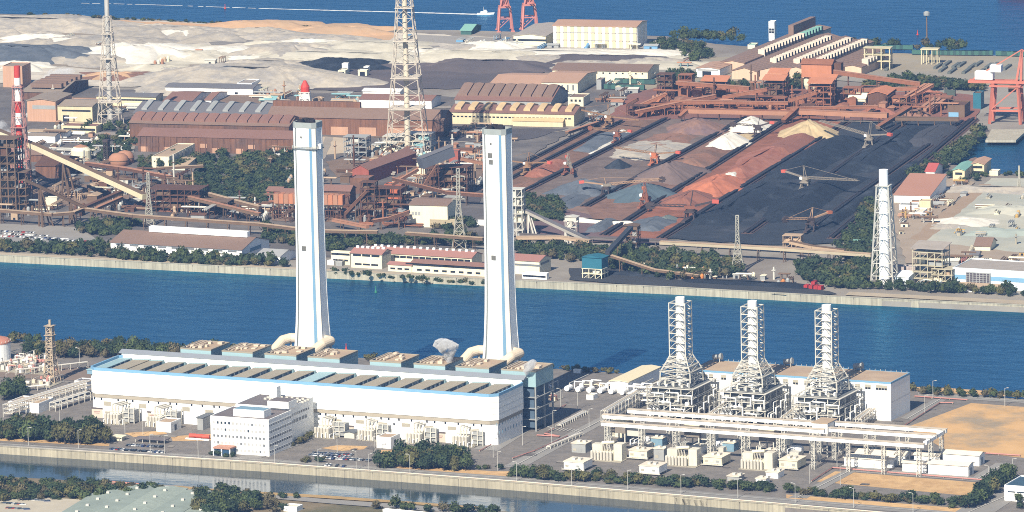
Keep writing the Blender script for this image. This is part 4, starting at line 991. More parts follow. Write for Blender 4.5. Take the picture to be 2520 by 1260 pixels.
sheet('rust_yard', ragged([(1545,235),(1640,212),(2140,225),(2420,235),(2400,300),(1960,296),(1640,300),(1480,310)], 1.5), 0, rustg)
sheet('limestone_yard', ragged([(2270,560),(2440,440),(2640,445),(2640,640),(2440,620),(2260,600)], 2), 0, mat('pale_aggregate', (212,208,190), .95, .12, .02, second=(190,192,180), alb=.62))
sheet('brown_haul_road', ragged([(2230,590),(2410,455),(2440,455),(2275,600)], 1), 0, mat('haul_road', (176,152,128), .95, .1, .03))
sheet('dusty_yard', ragged([(2200,560),(2200,500),(2340,440),(2400,450),(2240,590),(2640,640),(2640,660),(2230,650)], 1.5), 0, mat('dusty_yard', (184,166,146), .95, .15, .03))
sheet('shore_path', [(2080,728),(2640,757),(2640,748),(2090,720)], 0, mat('shore_path', (200,184,160), .95, .1, .05))
sheet('shore_path', [(-100,618),(640,656),(1200,684),(1200,688),(640,663),(-100,625)], 0, mat('shore_path', (200,184,160)))
sheet('works_road', [(-100,548),(180,560),(215,575),(240,592),(60,590),(-100,582)], 0, mat('works_road', (164,158,150), .9, .1, .03))
sheet('car_lot_far', [(-100,575),(235,588),(235,600),(-100,596)], 0, road)
sheet('black_yard', ragged([(1400,662),(1560,660),(1640,690),(1960,700),(2060,725),(1980,730),(1650,710),(1400,690)], 1.5), 0, mat('coal_dust', (78,80,84), .95, .2, .04, alb=.5))
sheet('pale_yard', [(700,345),(800,338),(900,345),(930,372),(850,378),(780,385)], 0, mat('pale_concrete_yard', (206,188,164), .95, .12, .03))
trk = mat('haul_track', (168,154,136), .95, .18, .08, alb=.6); grv = mat('grey_gravel_patch', (158,152,146), .95, .25, .1, alb=.58)
for pl_ in ([(-60,96),(120,84),(420,76),(760,96),(980,106),(980,110),(760,101),(420,81),(120,90),(-60,103)],[(420,165),(620,150),(760,140),(860,128),(870,132),(770,146),(630,157),(430,172)],[(640,205),(760,172),(900,152),(915,155),(780,178),(660,212)],[(1260,150),(1420,142),(1640,158),(1640,162),(1420,147),(1260,155)],[(0,165),(160,158),(300,172),(300,178),(160,165),(0,173)]): sheet('haul_track', ragged(pl_, 1), 0, trk)
for pl_ in ([(60,110),(160,104),(190,118),(80,124)],[(500,100),(600,96),(640,106),(520,112)],[(980,120),(1080,114),(1100,128),(1000,132)],[(1420,130),(1520,128),(1540,138),(1440,140)],[(700,146),(800,138),(830,146),(720,156)]): sheet('gravel_patch', ragged(pl_, 2), 0, grv)
lane = mat('works_lane', (176,166,154), .95, .16, .06, alb=.55); dirt = mat('brown_dirt', (150,126,108), .95, .2, .06, alb=.55); darkdirt = mat('dark_dirt', (104,98,100), .95, .2, .06, alb=.5)
for pl_ in ([(235,400),(300,380),(320,330),(345,330),(325,385),(250,410)],[(640,420),(735,372),(780,385),(800,340),(820,340),(800,392),(660,430)],[(380,560),(900,580),(1180,598),(1180,603),(900,588),(380,568)],[(-60,330),(60,322),(330,330),(330,336),(60,330),(-60,338)],[(1110,345),(1240,330),(1440,312),(1440,318),(1250,340),(1110,354)],[(0,412),(200,425),(380,452),(380,460),(200,434),(0,420)],[(640,262),(900,268),(1110,262),(1110,268),(900,276),(640,268)]): sheet('works_lane', ragged(pl_, .8), 0, lane)
for pl_ in ([(800,400),(900,385),(930,420),(830,440)],[(60,470),(200,455),(330,470),(300,510),(80,510)],[(1010,395),(1180,390),(1190,440),(1020,450)],[(660,520),(860,525),(850,550),(670,545)],[(420,225),(640,232),(640,262),(420,258)]): sheet('brown_dirt', ragged(pl_, 1.5), 0, dirt)
for pl_ in ([(0,430),(110,420),(200,450),(60,470)],[(880,470),(1000,455),(1010,510),(900,525)],[(380,500),(640,520),(640,545),(390,540)],[(1040,440),(1190,450),(1180,500),(1050,490)],[(1120,320),(1400,318),(1300,345),(1120,350)]): sheet('dark_dirt', ragged(pl_, 1.5), 0, darkdirt)
# ================================================================ steelworks: buildings
brown = mat('brown_roof', (158,130,114), .85, .08, .02, .1, alb=.55)
brownw = mat('rusty_wall', (158,112,86), .85, .14, .05, .35, alb=.54, second=(128,100,88))
pinkr = mat('pinkish_roof', (164,124,110), .85, .08, .03, .1, alb=.55)
redr = mat('red_roof', (190,138,126), .85, .08, .03, alb=.55)
greyr = mat('grey_roof', (128,126,130), .85, .08, .03, alb=.55)
tanr = mat('tan_sheet_roof', (204,164,138), .85, .08, .03, alb=.58)
orangew = mat('orange_tan_wall', (220,174,144), .8, .08, .05, .15, alb=.6)
yelw = mat('yellow_cream_wall', (238,222,184), .75, .06, .05, .12, alb=.66)
greenr = mat('green_sheet', (140,190,176), .8, .08, .05)
W_ = lambda n, a, b, z, ww, wh, m=None: ('front', n, a, b, z, ww, wh, m or dark)
# quayside row, parallel to the channel
r, w_, d_, h_ = building('quay_shed', 'long white quay shed with brown roof and white ridge box, left of the chimneys', (273,627,596,663,31), white, brown, 'gable', .24, 0, 'shed')
MB().box(w_*.2,w_*.95,d_/2-2.5,d_/2+2.5,h_+.24*d_/2+.4,h_+.24*d_/2+4.8).build('ridge_box', white, r)
windows(r,'front',w_,d_,9,w_*.02,w_*.98,h_*.78,8,1.4,mat('grey_window',(150,152,152)))
windows(r,'right',w_,d_,1,d_*.2,d_*.8,h_*.6,20,3,bluegrey)
building('quay_house', 'pale blue grey house with low roof right of the brown roofed quay shed', (632,646,690,728,18), white, mat('pale_grey_roof',(186,186,184)), 'gable', .2, 0, 'house', win=(W_(4,.05,.95,.45,3,1.6),))
building('quay_annex', 'small white annex with pink roof at the end of the brown roofed quay shed', (628,622,650,664,14), white, redr, 'gable', .2, 0, 'house')
r, w_, d_, h_ = building('quay_factory', 'tall white quay factory with red brown gable roof between the chimneys', (864,658,940,963,36), cream, redr, 'gable', .3, 0, 'factory', win=(W_(3,.05,.95,.8,7,1.6),W_(3,.1,.9,.2,6,1.4)))
ridge_vents(r, w_, d_, h_, .3*d_/2, 6, (2.4,2,1.6), white); windows(r,'right',w_,d_,1,d_*.1,d_*.9,h_*.86,d_*.7,2.2,mat('grey_window',(150,152,152)))
building('quay_wing', 'white flat roofed wing at the left of the tall quay factory', (815,650,862,868,30), cream, greyr, 'flat', 0, 0, 'factory', win=(W_(3,.05,.95,.78,6,1.6),W_(3,.1,.9,.3,4,1.4)))
r, w_, d_, h_ = building('quay_workshop', 'long cream workshop with red roof and a line of white ventilators', (905,646,1161,1186,26), cream, redr, 'gable', .3, 0, 'workshop', win=(W_(12,.25,.99,.62,5,1.8),))
ridge_vents(r, w_, d_, h_, .3*d_/2, 16, (2.2,2,1.6), white)
building('quay_store', 'low cream store with red roof in front of the long workshop', (955,667,1013,1026,17), cream, redr, 'gable', .25, 0, 'store', win=(W_(3,.05,.95,.3,4,1.4),))
building('quay_workshop', 'white front workshop with strip windows and red roof beside the right chimney', (1013,670,1196,1212,24), cream, pinkr, 'gable', .25, 0, 'workshop', win=(W_(2,.0,1,.72,42,1.8),W_(8,.05,.95,.2,4,1.6)))
building('quay_workshop', 'white workshop with red roof and grey strip window right of the right chimney', (1200,670,1328,1356,34), cream, redr, 'gable', .25, 0, 'workshop', win=(W_(1,.2,.95,.62,40,1.6,mat('grey_window',(150,152,152))),('right',1,.1,.9,.7,16,1.6,mat('grey_window',(150,152,152)))))
building('quay_office', 'small flat white quay office before the right red roofed workshop', (1285,685,1345,1351,13), white, tanroof, 'flat', 0, 0, 'office', win=(W_(7,.05,.95,.35,3.4,1.5),))
for i, (x,y) in enumerate(((806,652),(826,654))): building('quay_hut', ['white','grey'][i]+' hut at the left end of the tall quay factory', (x,y,x+16,x+24,9), [white,greyw][i], wroof, 'flat', 0, 0, 'hut')
# top rows
r, w_, d_, h_ = building('big_store', 'big cream harbour hall with vertical panels by the far sea', (1362,117,1567,1593,54), cream, tanr, 'gable', .12, STEEL, 'hall')
pm_ = MB().box(-1.4,1.4,-.5,.2,0,h_-.6).mesh('panel_rib')
for k in range(24): o = obj('panel_rib', pm_, [white,yelw][k%2], r); o.location = (w_*(k+.5)/24,0,0)
for k in range(8): MB().box(w_-.2,w_+.5,d_*k/8+1,d_*k/8+3,0,h_-.6).build('panel_rib', white, r)
for zf in (.35,.7): MB().box(0,w_,-.7,.1,h_*zf,h_*zf+.6).build('rail', greyw, r)
building('harbour_shed', 'low cream shed with grey roof left of the big harbour hall', (1264,113,1343,1362,25), cream, mat('grey_tan_roof',(178,168,158)), 'gabley', .12, STEEL, 'shed', win=(W_(1,.05,.95,.5,34,2),), dist=80)
building('harbour_shed', 'small dark green shed near the harbour cranes', (1134,85,1160,1184,10), mat('green_wall',(70,110,104)), greenr, 'gable', .2, STEEL, 'shed')
building('works_hall', 'long white hall with brown roof behind the green containers', (1360,197,1594,1622,25), cream, brown, 'gable', .15, STEEL, 'hall', win=(W_(14,.02,.98,.72,1.6,1.4),))
building('works_hall', 'tall cream hall with tan roof left of the green containers', (1333,231,1422,1468,29), cream, tanr, 'gable', .1, STEEL, 'hall', win=(W_(6,.05,.95,.35,1.6,5,mat('grey_window',(150,152,152))),))
building('works_hall', 'long tan roofed hall joined to the left of the tall cream hall', (1195,232,1335,1400,14), cream, tanr, 'gable', .12, STEEL, 'hall')
building('works_annex', 'small cream annex at the foot of the tall cream hall', (1398,263,1436,1452,22), cream, brown, 'flat', 0, STEEL, 'annex', win=(W_(3,.1,.9,.6,2,2),))
building('works_annex', 'grey annex with white door at the right end of the tall cream hall', (1468,222,1480,1490,24), greyw, brown, 'flat', 0, STEEL, 'annex')
r, w_, d_, h_ = building('works_hall', 'brown hall with a row of roof monitors below the tall cream hall', (1120,265,1356,1398,20), greyw, pinkr, 'gable', .28, STEEL, 'hall'); cross_monitors(r, w_, d_, h_, .28*d_/2, 9, 9, 3, brown)
r, w_, d_, h_ = building('works_hall', 'yellow cream hall with roof monitors behind the coal yard end', (1107,306,1413,1440,31), yelw, pinkr, 'gable', .2, STEEL, 'hall', win=(W_(30,.02,.98,.6,2.4,1.2),)); cross_monitors(r, w_, d_, h_, .2*d_/2, 9, 6, 3, mat('monitor_cream',(226,196,150)))
building('lean_to', 'yellow lean-to roof before the yellow cream hall', (1262,312,1385,1392,15), yelw, mat('yellow_roof',(226,196,150)), 'mono', .3, STEEL, 'shed')
building('works_hall', 'pale pink hall with white roof edge left of the tall lattice mast', (885,266,1062,1085,22), white, pinkr, 'gable', .15, STEEL, 'hall')
building('works_hall', 'low pale roofed hall left of the tall lattice mast', (893,236,984,996,12), white, white, 'gable', .15, STEEL, 'hall')
r, w_, d_, h_ = building('rolling_mill', 'vast brown rolling mill hall with dark right gable behind the left chimney', (660,330,1092,1114,44), brownw, brown, 'gable', .45, STEEL, 'mill')
for k in range(4): MB().box(w_*(.36+.16*k),w_*(.36+.16*k)+16,-.4,.1,.4,h_*.5).build('door', orangew, r)
MB().box(0,w_*.5,d_*.55,d_*.7,h_+.3*d_*.4,h_+.45*d_/2+5).build('ridge_monitor', brownw, r)
r, w_, d_, h_ = building('rolling_mill', 'grey roofed mill hall with cream clerestory windows above the brown one', (330,304,690,735,26), cream, greyr, 'gable', .22, STEEL, 'mill', win=(W_(46,.01,.99,.62,3,1.4),)); cross_monitors(r, w_, d_, h_, .22*d_/2, 9, 5, 2.4, greyw)
r, w_, d_, h_ = building('rolling_mill', 'brown mill hall with many dark roof monitors below the grey roof', (320,360,712,742,58), brownw, brown, 'gable', .25, STEEL, 'mill'); cross_monitors(r, w_, d_, h_, .25*d_/2, 15, 9, 3.2, pinkr)
r, w_, d_, h_ = building('rolling_mill', 'rusty front mill hall with pink roof and light door panels', (340,374,722,736,40), brownw, pinkr, 'mono', .25, STEEL, 'mill')
for k in range(13): MB().box(w_*(k+.15)/13,w_*(k+.8)/13,-.35,.1,[.5,h_*.35][k%2],[h_*.35,h_*.6][k%2]).build('door_panel', [orangew,brownw,orangew][k%3], r)
for k in range(26): MB().box(w_*(k+.4)/26-.4,w_*(k+.4)/26+.4,-.6,.1,0,h_-.3).build('wall_post', brownw, r)
building('works_hall', 'long low white hall with grey roof below the quarry', (408,232,622,642,18), white, greyr, 'gable', .12, STEEL, 'hall', win=(W_(4,.2,.9,.2,3,2),))
building('works_hall', 'white annex block at the right end of the long low hall', (584,228,620,640,22), white, mat('grey_tan_roof',(178,168,158)), 'flat', 0, STEEL, 'hall')
building('works_hall', 'orange tan hall with curved gable beside the red striped chimney', (68,300,138,178,52), orangew, mat('tan_grey_roof',(166,150,134)), 'gabley', .14, STEEL, 'hall', win=(W_(1,.2,.98,.62,22,3.5,greyw),))
building('works_hall', 'cream hall with dark windows left of the left lattice chimney', (140,300,228,262,40), yelw, mat('tan_grey_roof',(166,150,134)), 'gable', .12, STEEL, 'hall', win=(W_(11,.15,.95,.66,2.6,1.6),W_(1,.2,.32,.02,6,6)))
r, w_, d_, h_ = building('works_hall', 'brown hall with long roof ribs behind the orange tan hall', (55,246,150,218,20), brownw, mat('tan_grey_roof',(166,150,134)), 'gable', .12, STEEL, 'hall')
for k in range(5): MB().box(w_*.15,w_*.95,d_*(.1+.17*k),d_*(.1+.17*k)+6,h_+3,h_+7).build('roof_rib', brown, r)
building('works_tower', 'brown and navy tower building behind the red striped chimney', (8,216,56,77,52), orangew, mat('tan_grey_roof',(166,150,134)), 'flat', 0, STEEL, 'tower building')
building('works_hall', 'cream hall with dark roof monitors behind the left lattice chimney', (238,262,384,402,26), yelw, greyr, 'gable', .16, STEEL, 'hall', win=(W_(20,.03,.97,.62,2.6,1.4),))
building('works_hall', 'pink roofed hall between the long low hall and the mill', (402,262,470,520,12), white, pinkr, 'gable', .14, STEEL, 'hall')
building('works_hall', 'pink roofed hall right of its twin between low hall and mill', (505,258,520,560,12), white, pinkr, 'gable', .14, STEEL, 'hall')
building('works_office', 'cream two storey office with a row of windows left of the mill', (152,328,237,254,17), yelw, pinkr, 'flat', 0, STEEL, 'office', win=(W_(16,.05,.97,.45,1.8,2),))
building('works_office', 'white long office with grey roof right of the red striped chimney', (68,352,136,148,19), white, mat('tan_grey_roof',(166,150,134)), 'gable', .1, STEEL, 'office')
building('works_office', 'pale long store behind the white long office', (70,338,164,176,14), white, tanroof, 'gable', .1, STEEL, 'store')
r, w_, d_, h_ = building('works_block', 'white block with tan roof and dark right side beside the wooded hill', (374,415,416,480,28), cream, tanroof, 'flat', 0, STEEL, 'building'); 
for k in range(8): MB().box(w_-.1,w_+.5,d_*k/8+.6,d_*k/8+1.4,0,h_).build('wall_post', greyw, r)
building('works_shed', 'low shed with tan roof right of the white block beside the hill', (423,420,455,508,9), cream, tanroof, 'gable', .1, STEEL, 'shed')
building('shed_house', 'low white hall with green blue roof by the quarry', (186,128,246,250,10), greyw, greyw, 'flat', 0, STEEL, 'wall')
for i, (x,y,x1,xb,hp,c) in enumerate(((438,132,452,458,9,cream),(456,133,468,473,9,white),(592,137,604,612,9,cream),(832,188,850,858,13,cream),(842,180,856,860,22,white),(881,188,903,908,14,cream),(895,178,906,911,12,white),(678,205,695,705,7,greyw))):
    building('quarry_hut', 'quarry '+['hut with open front on the white limestone','hut right of the open fronted one','hut near the blue machines','cream loading house on the slag field','white loading tower on the slag field','second cream loading house on the slag field','white house behind the second loading house','grey cabin at the left of the slag field'][i], (x,y,x1,xb,hp), c, wroof, 'flat', 0, STEEL, 'hut', win=(W_(1,.1,.9,.1,5,4),))
# sawtooth mill with skylight dormers by the far sea
tanw = mat('tan_gable_wall', (240,206,176), .8, .06, .05, .1, alb=.64)
dormw = mat('dormer_cream', (240,226,206), .8, .06)
SAW = [(1714,190,1771,'white walled leftmost bay of the ribbed roof mill',white,40,.12,0),(1773,179,1832,'tan second bay of the ribbed roof mill, longest towards the sea',tanw,245,.16,1),(1801,196,1863,'tan third bay of the ribbed roof mill with a pointed gable',tanw,235,.26,1),(1863,196,1925,'tan fourth bay of the ribbed roof mill with a pointed gable',tanw,215,.26,1),(1932,192,1986,'cream fifth bay of the ribbed roof mill beside the orange silo house',tanw,190,.24,1),(2000,196,2050,'grey tan sixth bay of the ribbed roof mill',tanw,150,.18,0),(2075,186,2120,'rightmost bay of the ribbed roof mill',tanw,80,.2,1)]
for x0,y0,x1,lab,wm,dp,rise,dorm in SAW:
    Pq, _, wd, _, h = place(x0,y0,x1,x1+30,22 if x0 != 1773 else 26, az=2)
    r = thing('ribbed_mill_bay', lab, 'mill', Pq, math.radians(2), 'bays of the ribbed roof mill')
    gable_y(r, wd, dp, h, rise*wd/2, wm, brown if x0 not in (1714,) else tanr)
    nb = int(dp/9)
    for k in range(nb): MB().add([(wd/2,dp*(k+.5)/nb-.5,h+rise*wd/2+.75),(wd/2,dp*(k+.5)/nb+.5,h+rise*wd/2+.75),(wd,dp*(k+.5)/nb+.5,h+.75),(wd,dp*(k+.5)/nb-.5,h+.75)],[(0,1,2,3)]).build('roof_seam', tanr, r)
    if dorm:
        me = MB().box(wd-5,wd+1.5,-2,2,h-1,h+5.5).mesh('dormer'); pe = MB().box(wd+1.5,wd+1.7,-1.6,1.6,h,h+5).mesh('pane')
        n = int(dp*.72/8.5)
        for k in range(n):
            o = obj('dormer', me, dormw if k < n*.7 or x0 != 1773 else greenr, r); o.location = (0,dp*.22+8.5*k,0); obj('pane', pe, dark, o)
    if x0 == 1773:
        MB().box(wd*.2,wd*.42,dp*.72,dp*.98,h+rise*wd/2*.5,h+rise*wd/2+9).build('roof_tower', brown, r)
        for k in range(3): MB().add([(wd/2+.3,dp*(.55+.1*k),h+rise*wd/2+.72),(wd/2+.3,dp*(.55+.1*k)+14,h+rise*wd/2+.72),(wd,dp*(.55+.1*k)+14,h+.72),(wd,dp*(.55+.1*k),h+.72)],[(0,1,2,3)]).build('green_roof_sheet', greenr, r)
    if x0 == 1714: windows(r,'front',wd,10,1,wd*.3,wd*.6,0.05,9,6,dark,'gate'); windows(r,'front',wd,10,1,0,wd,h*.75,wd*.9,1.6,greyw)
building('water_tower_house', 'white slab tower by the far sea behind the ribbed mill', (1892,100,1906,1911,45), white, steel, 'flat', 0, STEEL, 'tower building', win=(W_(2,.05,.95,.55,2.4,2.2),W_(2,.05,.95,.4,2.4,2.2)))
building('green_cabin', 'pale green roofed cabin left of the ribbed mill', (1840,120,1858,1866,8), cream, greenr, 'flat', 0, STEEL, 'cabin')
building('works_shed', 'small grey roofed building right of the ribbed mill', (2118,170,2140,2152,18), white, greyw, 'flat', 0, STEEL, 'shed')
building('works_shed', 'white flat shed beside the rail yard', (2138,146,2170,2174,9), white, wroof, 'flat', 0, STEEL, 'shed')
# right hand industrial yards
building('brown_roof_hall', 'white hall with broad brown roof right of the white lattice chimney', (2200,500,2289,2329,20), white, mat('brown_orange_roof',(190,140,118),.85,.06,.03), 'mono', .1, STEEL, 'hall')
building('gate_box', 'white front block of the broad brown roofed hall', (2243,494,2289,2292,13), white, white, 'flat', 0, STEEL, 'annex')
building('works_house', 'white house with red roof by the inlet', (2278,442,2300,2325,20), white, mat('bright_red_roof',(206,104,96),.8,.06,.05), 'gable', .25, STEEL, 'house', dist=34)
building('works_house', 'cream house with green gable roof by the inlet', (2345,446,2374,2392,27), yelw, greenr, 'gabley', .3, STEEL, 'house', dist=40, win=(W_(1,.1,.9,.6,6,2),))
building('works_house', 'brown roofed house behind the green roofed one by the inlet', (2370,428,2390,2402,20), tanw, brown, 'gabley', .3, STEEL, 'house', dist=36)
building('works_house', 'cream house with pink gable roof nearest the inlet', (2390,432,2422,2433,28), yelw, tanr, 'gabley', .3, STEEL, 'house', dist=30, win=(W_(1,.1,.9,.65,8,2),W_(1,.1,.9,.2,9,2)))
building('works_house', 'low cream house right of the pink roofed house by the inlet', (2435,432,2456,2462,9), cream, wroof, 'flat', 0, STEEL, 'house')
for i, (x,y,x1,xb,hp,lab) in enumerate(((2213,518,2258,2266,12,'white shed below the broad brown roofed hall'),(2262,516,2290,2296,20,'cream block below the broad brown roofed hall'),(2252,536,2270,2282,12,'white cabin in the dusty yard'),(2398,618,2437,2452,13,'white shed with brown roof on the aggregate yard'),(2388,637,2408,2414,11,'grey shed before the brown roofed shed on the aggregate yard'))):
    building('yard_shed', lab, (x,y,x1,xb,hp), [white,yelw,white,cream,greyw][i], [greyw,tanroof,wroof,brown,greyr][i], ['flat','flat','flat','gable','gable'][i], .35, STEEL, 'shed')
building('green_shed', 'pale green roofed shed left of the white lattice chimney', (2095,616,2140,2155,12), greyw, greenr, 'gable', .2, STEEL, 'shed')
r, w_, d_, h_ = building('blue_band_plant', 'white plant with blue band and large dark louvre panel at the right edge', (2345,706,2640,2690,46), mat('bluish_white',(232,244,250),.6,.04,.1,alb=.8), mat('grey_tan_roof',(178,168,158)), 'flat', 0, 0, 'plant', dist=42)
MB().box(-.1,w_,-.25,-.05,h_*.45,h_*.68).build('blue_band', blue, r)
lvr = thing('louvre_panel', None, None); lvr.parent = r; del lvr['label'], lvr['category']
lx = along(Vector(r.location), U0, 2378); MB().box(lx,lx+20,-1.2,-.3,h_*.16,h_*.86).build('panel_frame', greyw, lvr)
for i in range(7):
    for j in range(6): MB().box(lx+.7+i*2.75,lx+2.8+i*2.75,-1.35,-1.15,h_*.18+j*h_*.112,h_*.18+j*h_*.112+h_*.08).build('louvre', mat('louvre_dark',(92,84,92),.7), lvr)
building('blue_white_shed', 'pale blue white shed beside the foot of the white lattice chimney', (2203,706,2236,2252,25), mat('bluish_white',(232,244,250)), white, 'mono', .15, 0, 'shed')
building('panel_wall_house', 'pinkish panelled house behind the foot of the white lattice chimney', (2197,690,2254,2262,34), mat('pink_panel',(206,190,184),.8,.1,.1,.2), greyw, 'flat', 0, 0, 'house')
building('pump_block', 'white block under the tall process frame by the channel', (2257,712,2304,2320,14), mat('bluish_white',(232,244,250)), tanroof, 'flat', 0, 0, 'block')
building('front_shed', 'low tan roofed shed before the blue banded plant', (2345,716,2450,2462,8), white, tanroof, 'mono', .2, 0, 'shed')
# containers on the far yards
cont = [mat('green_container', (74,116,104), .6, .08, .1), mat('dark_green_container', (60,92,88), .6, .08, .1)]
cb = MB().box(0,6,0,2.5,.9,3.4).mesh('body'); ck = MB().box(.2,5.8,.2,2.3,.5,.88).mesh('chassis'); ce = MB().box(6.02,6.1,.1,2.4,1,3.3).mesh('door')
def crow(x0,y0,x1,y1,n,words,rz=math.radians(STEEL),sc=1.6,two=False):
    A, B = G(x0,y0), G(x1,y1)
    for i in range(n):
        t = thing('container_wagon', f'green container wagon {words}', 'wagon', A+(B-A)*(i/max(1,n-1)), rz+math.pi/2*two, f'green container wagons {words}'); t.scale = (sc,sc,sc)
        obj('body', cb, cont[i%2], t); obj('chassis', ck, dark, t); obj('door', ce, cont[(i+1)%2], t)
        whs = [obj('wheel', whv, tyre, t) for _ in range(2)]; whs[0].location = (1,1.2,.34); whs[1].location = (5,1.2,.34)
crow(1512,208,1586,210,8,'in the back row behind the long white hall'); crow(1486,222,1560,224,9,'in the front row behind the long white hall')
crow(2095,124,2104,124,2,'in the left row by the sea trees'); crow(2118,124,2150,125,5,'in the middle row by the sea trees'); crow(2172,124,2222,125,7,'in the right row by the sea trees')
crow(2244,137,2262,137,3,'on the left siding of the rail yard'); crow(2292,138,2372,139,12,'on the long siding of the rail yard'); crow(2384,139,2418,139,5,'on the right siding of the rail yard'); crow(2450,140,2520,142,6,'at the right end of the rail yard')
flatm = mat('flat_wagon', (110,116,112), .7, .1)
for k, (x,y) in enumerate(((2300,172),(2322,166),(2345,170),(2358,168),(2385,172),(2400,166),(2425,172),(2440,170),(2180,176),(2312,180),(2335,184),(2370,184),(2405,186),(2470,175))):
    t = thing('flat_wagon', f'dark flat wagon standing on the rail yard, {["far","near"][y>175]} row', 'wagon', G(x,y), math.radians(STEEL+85+4), f'flat wagons {["far","near"][y>175]} row')
    MB().box(0,30,-1.6,1.6,.9,2.6).build('load_bed', flatm, t); MB().box(1,29,-1,1,.3,.88).build('bogie', dark, t)
rl = mat('rail_steel', (120,108,100), .7)
for k, y in enumerate((150,156,162,176,182)):
    t = thing('railway_track', f'railway track across the rail yard, {["first","second","third","fourth","fifth"][k]} from the sea', 'track', G(2140,y), math.radians(STEEL-1)); L_ = 330
    for yy in (-.8,.8): MB().box(0,L_,yy-.15,yy+.15,.1,.45).build('rail', rl, t)
    MB().box(0,L_,-1.6,1.6,0,.3).build('ballast', mat('ballast',(140,128,118)), t)
# ================================================================ ore and coal yard
orebrown = mat('ore_brown', (152,112,92), .95, .2, .14, second=(134,104,88), alb=0.67, bump=.6)
orered = mat('ore_red', (168,112,92), .95, .2, .14, second=(156,98,76), alb=0.71, bump=.6)
oreorange = mat('ore_orange', (188,116,86), .95, .2, .14, alb=0.73, bump=.6)
orepurple = mat('ore_purple', (144,112,98), .95, .2, .14, second=(130,106,104), alb=0.67, bump=.6)
slate = mat('slate_grey', (112,118,126), .95, .2, .14, second=(98,106,116), alb=0.61, bump=.6)
coal = mat('coal', (50,58,70), .9, .35, .12, second=(82,90,102), mix=.58, alb=.42, bump=.6)
coal2 = mat('coal_dark', (44,52,64), .9, .35, .12, second=(66,74,86), mix=.58, alb=.42, bump=.6)
limew = mat('lime_white', (246,240,226), .95, .2, .14, alb=.6, bump=.5)
tansand = mat('tan_sand', (214,190,148), .95, .2, .14, alb=.6, bump=.5)
greysand = mat('grey_sand', (186,176,160), .95, .2, .14, second=(164,158,150), alb=.74, bump=.6)
yg = mat('ore_yard_ground', (158,118,98), .95, .18, .05, second=(142,118,104), alb=.62)
sheet('ore_yard', ragged([(1180,470),(1490,300),(1560,297),(1980,292),(2090,302),(1640,590),(1480,585),(1390,570),(1400,520),(1260,480)], 1.5), 0, yg)
sheet('coal_yard', ragged([(1640,590),(2085,302),(2400,300),(2060,600),(1900,605)], 1.5), 0, mat('coal_yard_ground', (62,68,78), .95, .3, .06, second=(84,86,92), mix=.58, alb=.45))
sheet('ore_end_ground', ragged([(1300,545),(1400,520),(1640,575),(1640,605),(1280,590)], 1.5), 0, mat('purple_ground', (132,108,108), .95, .15, .03, alb=.52))
berm = mat('berm_dark', (130,102,92), .95, .2, .08, alb=.52); beltm = mat('belt_black', (48,48,54), .8, .1, .2); railm = mat('yard_rail', (70,62,64), .8)
def yardrail(label, a, b, wid=9.0):
    A, B = G(*a), G(*b); d = B-A; L_ = d.length; t = thing('yard_conveyor', label, 'conveyor track', A, math.atan2(d.y,d.x))
    MB().extrude_x([(-wid/2-1.2,0),(-wid/2,1.2),(wid/2,1.2),(wid/2+1.2,0)][::-1],0,L_).build('berm', berm, t)
    for y in (-wid/2+.9,wid/2-.9): MB().box(0,L_,y-.6,y+.6,1.22,1.9).build('rail', railm, t)
    MB().box(0,L_,-1.3,1.3,2.0,2.8).build('belt', beltm, t)
    n = int(L_/12)
    for k in range(n): MB().box(L_*(k+.5)/n-.25,L_*(k+.5)/n+.25,-1.4,1.4,1.22,1.98).build('idler_frame', railm, t)
    return t
RAILS = [('leftmost track of the ore yard',(1182,462),(1488,302)),('second track of the ore yard, paired with the leftmost',(1205,470),(1530,302)),('third track of the ore yard',(1262,488),(1640,296)),('fourth track of the ore yard',(1440,512),(1836,293)),('fifth track of the ore yard, ending below the silo house',(1487,583),(1960,282)),('track between red ore and coal',(1627,590),(2085,303)),('middle track of the coal yard',(1838,578),(2222,308)),('right track of the coal yard',(2010,558),(2368,302)),('right edge conveyor track of the coal yard',(2048,590),(2396,296))]
for nm_, a0, a1, b0, b1, c_ in (('ore_lane',2,0,0,0,(146,112,92)),('ore_lane',2,3,0,0,(136,118,108)),('ore_lane',3,4,0,0,(152,116,98)),('ore_lane',4,5,0,0,(164,106,80))):
    (l0,p0,q0),(l1,p1,q1) = RAILS[a0],RAILS[a1]
    sheet(nm_, [p0,q0,q1,p1], 0, mat('lane_%d%d%d' % c_, c_, .95, .22, .1, second=tuple(int(v*.88) for v in c_), mix=.54, alb=.58))
for l, a, b in RAILS: yardrail(l, a, b, 7.0 if 'leftmost' in l else 9.0)
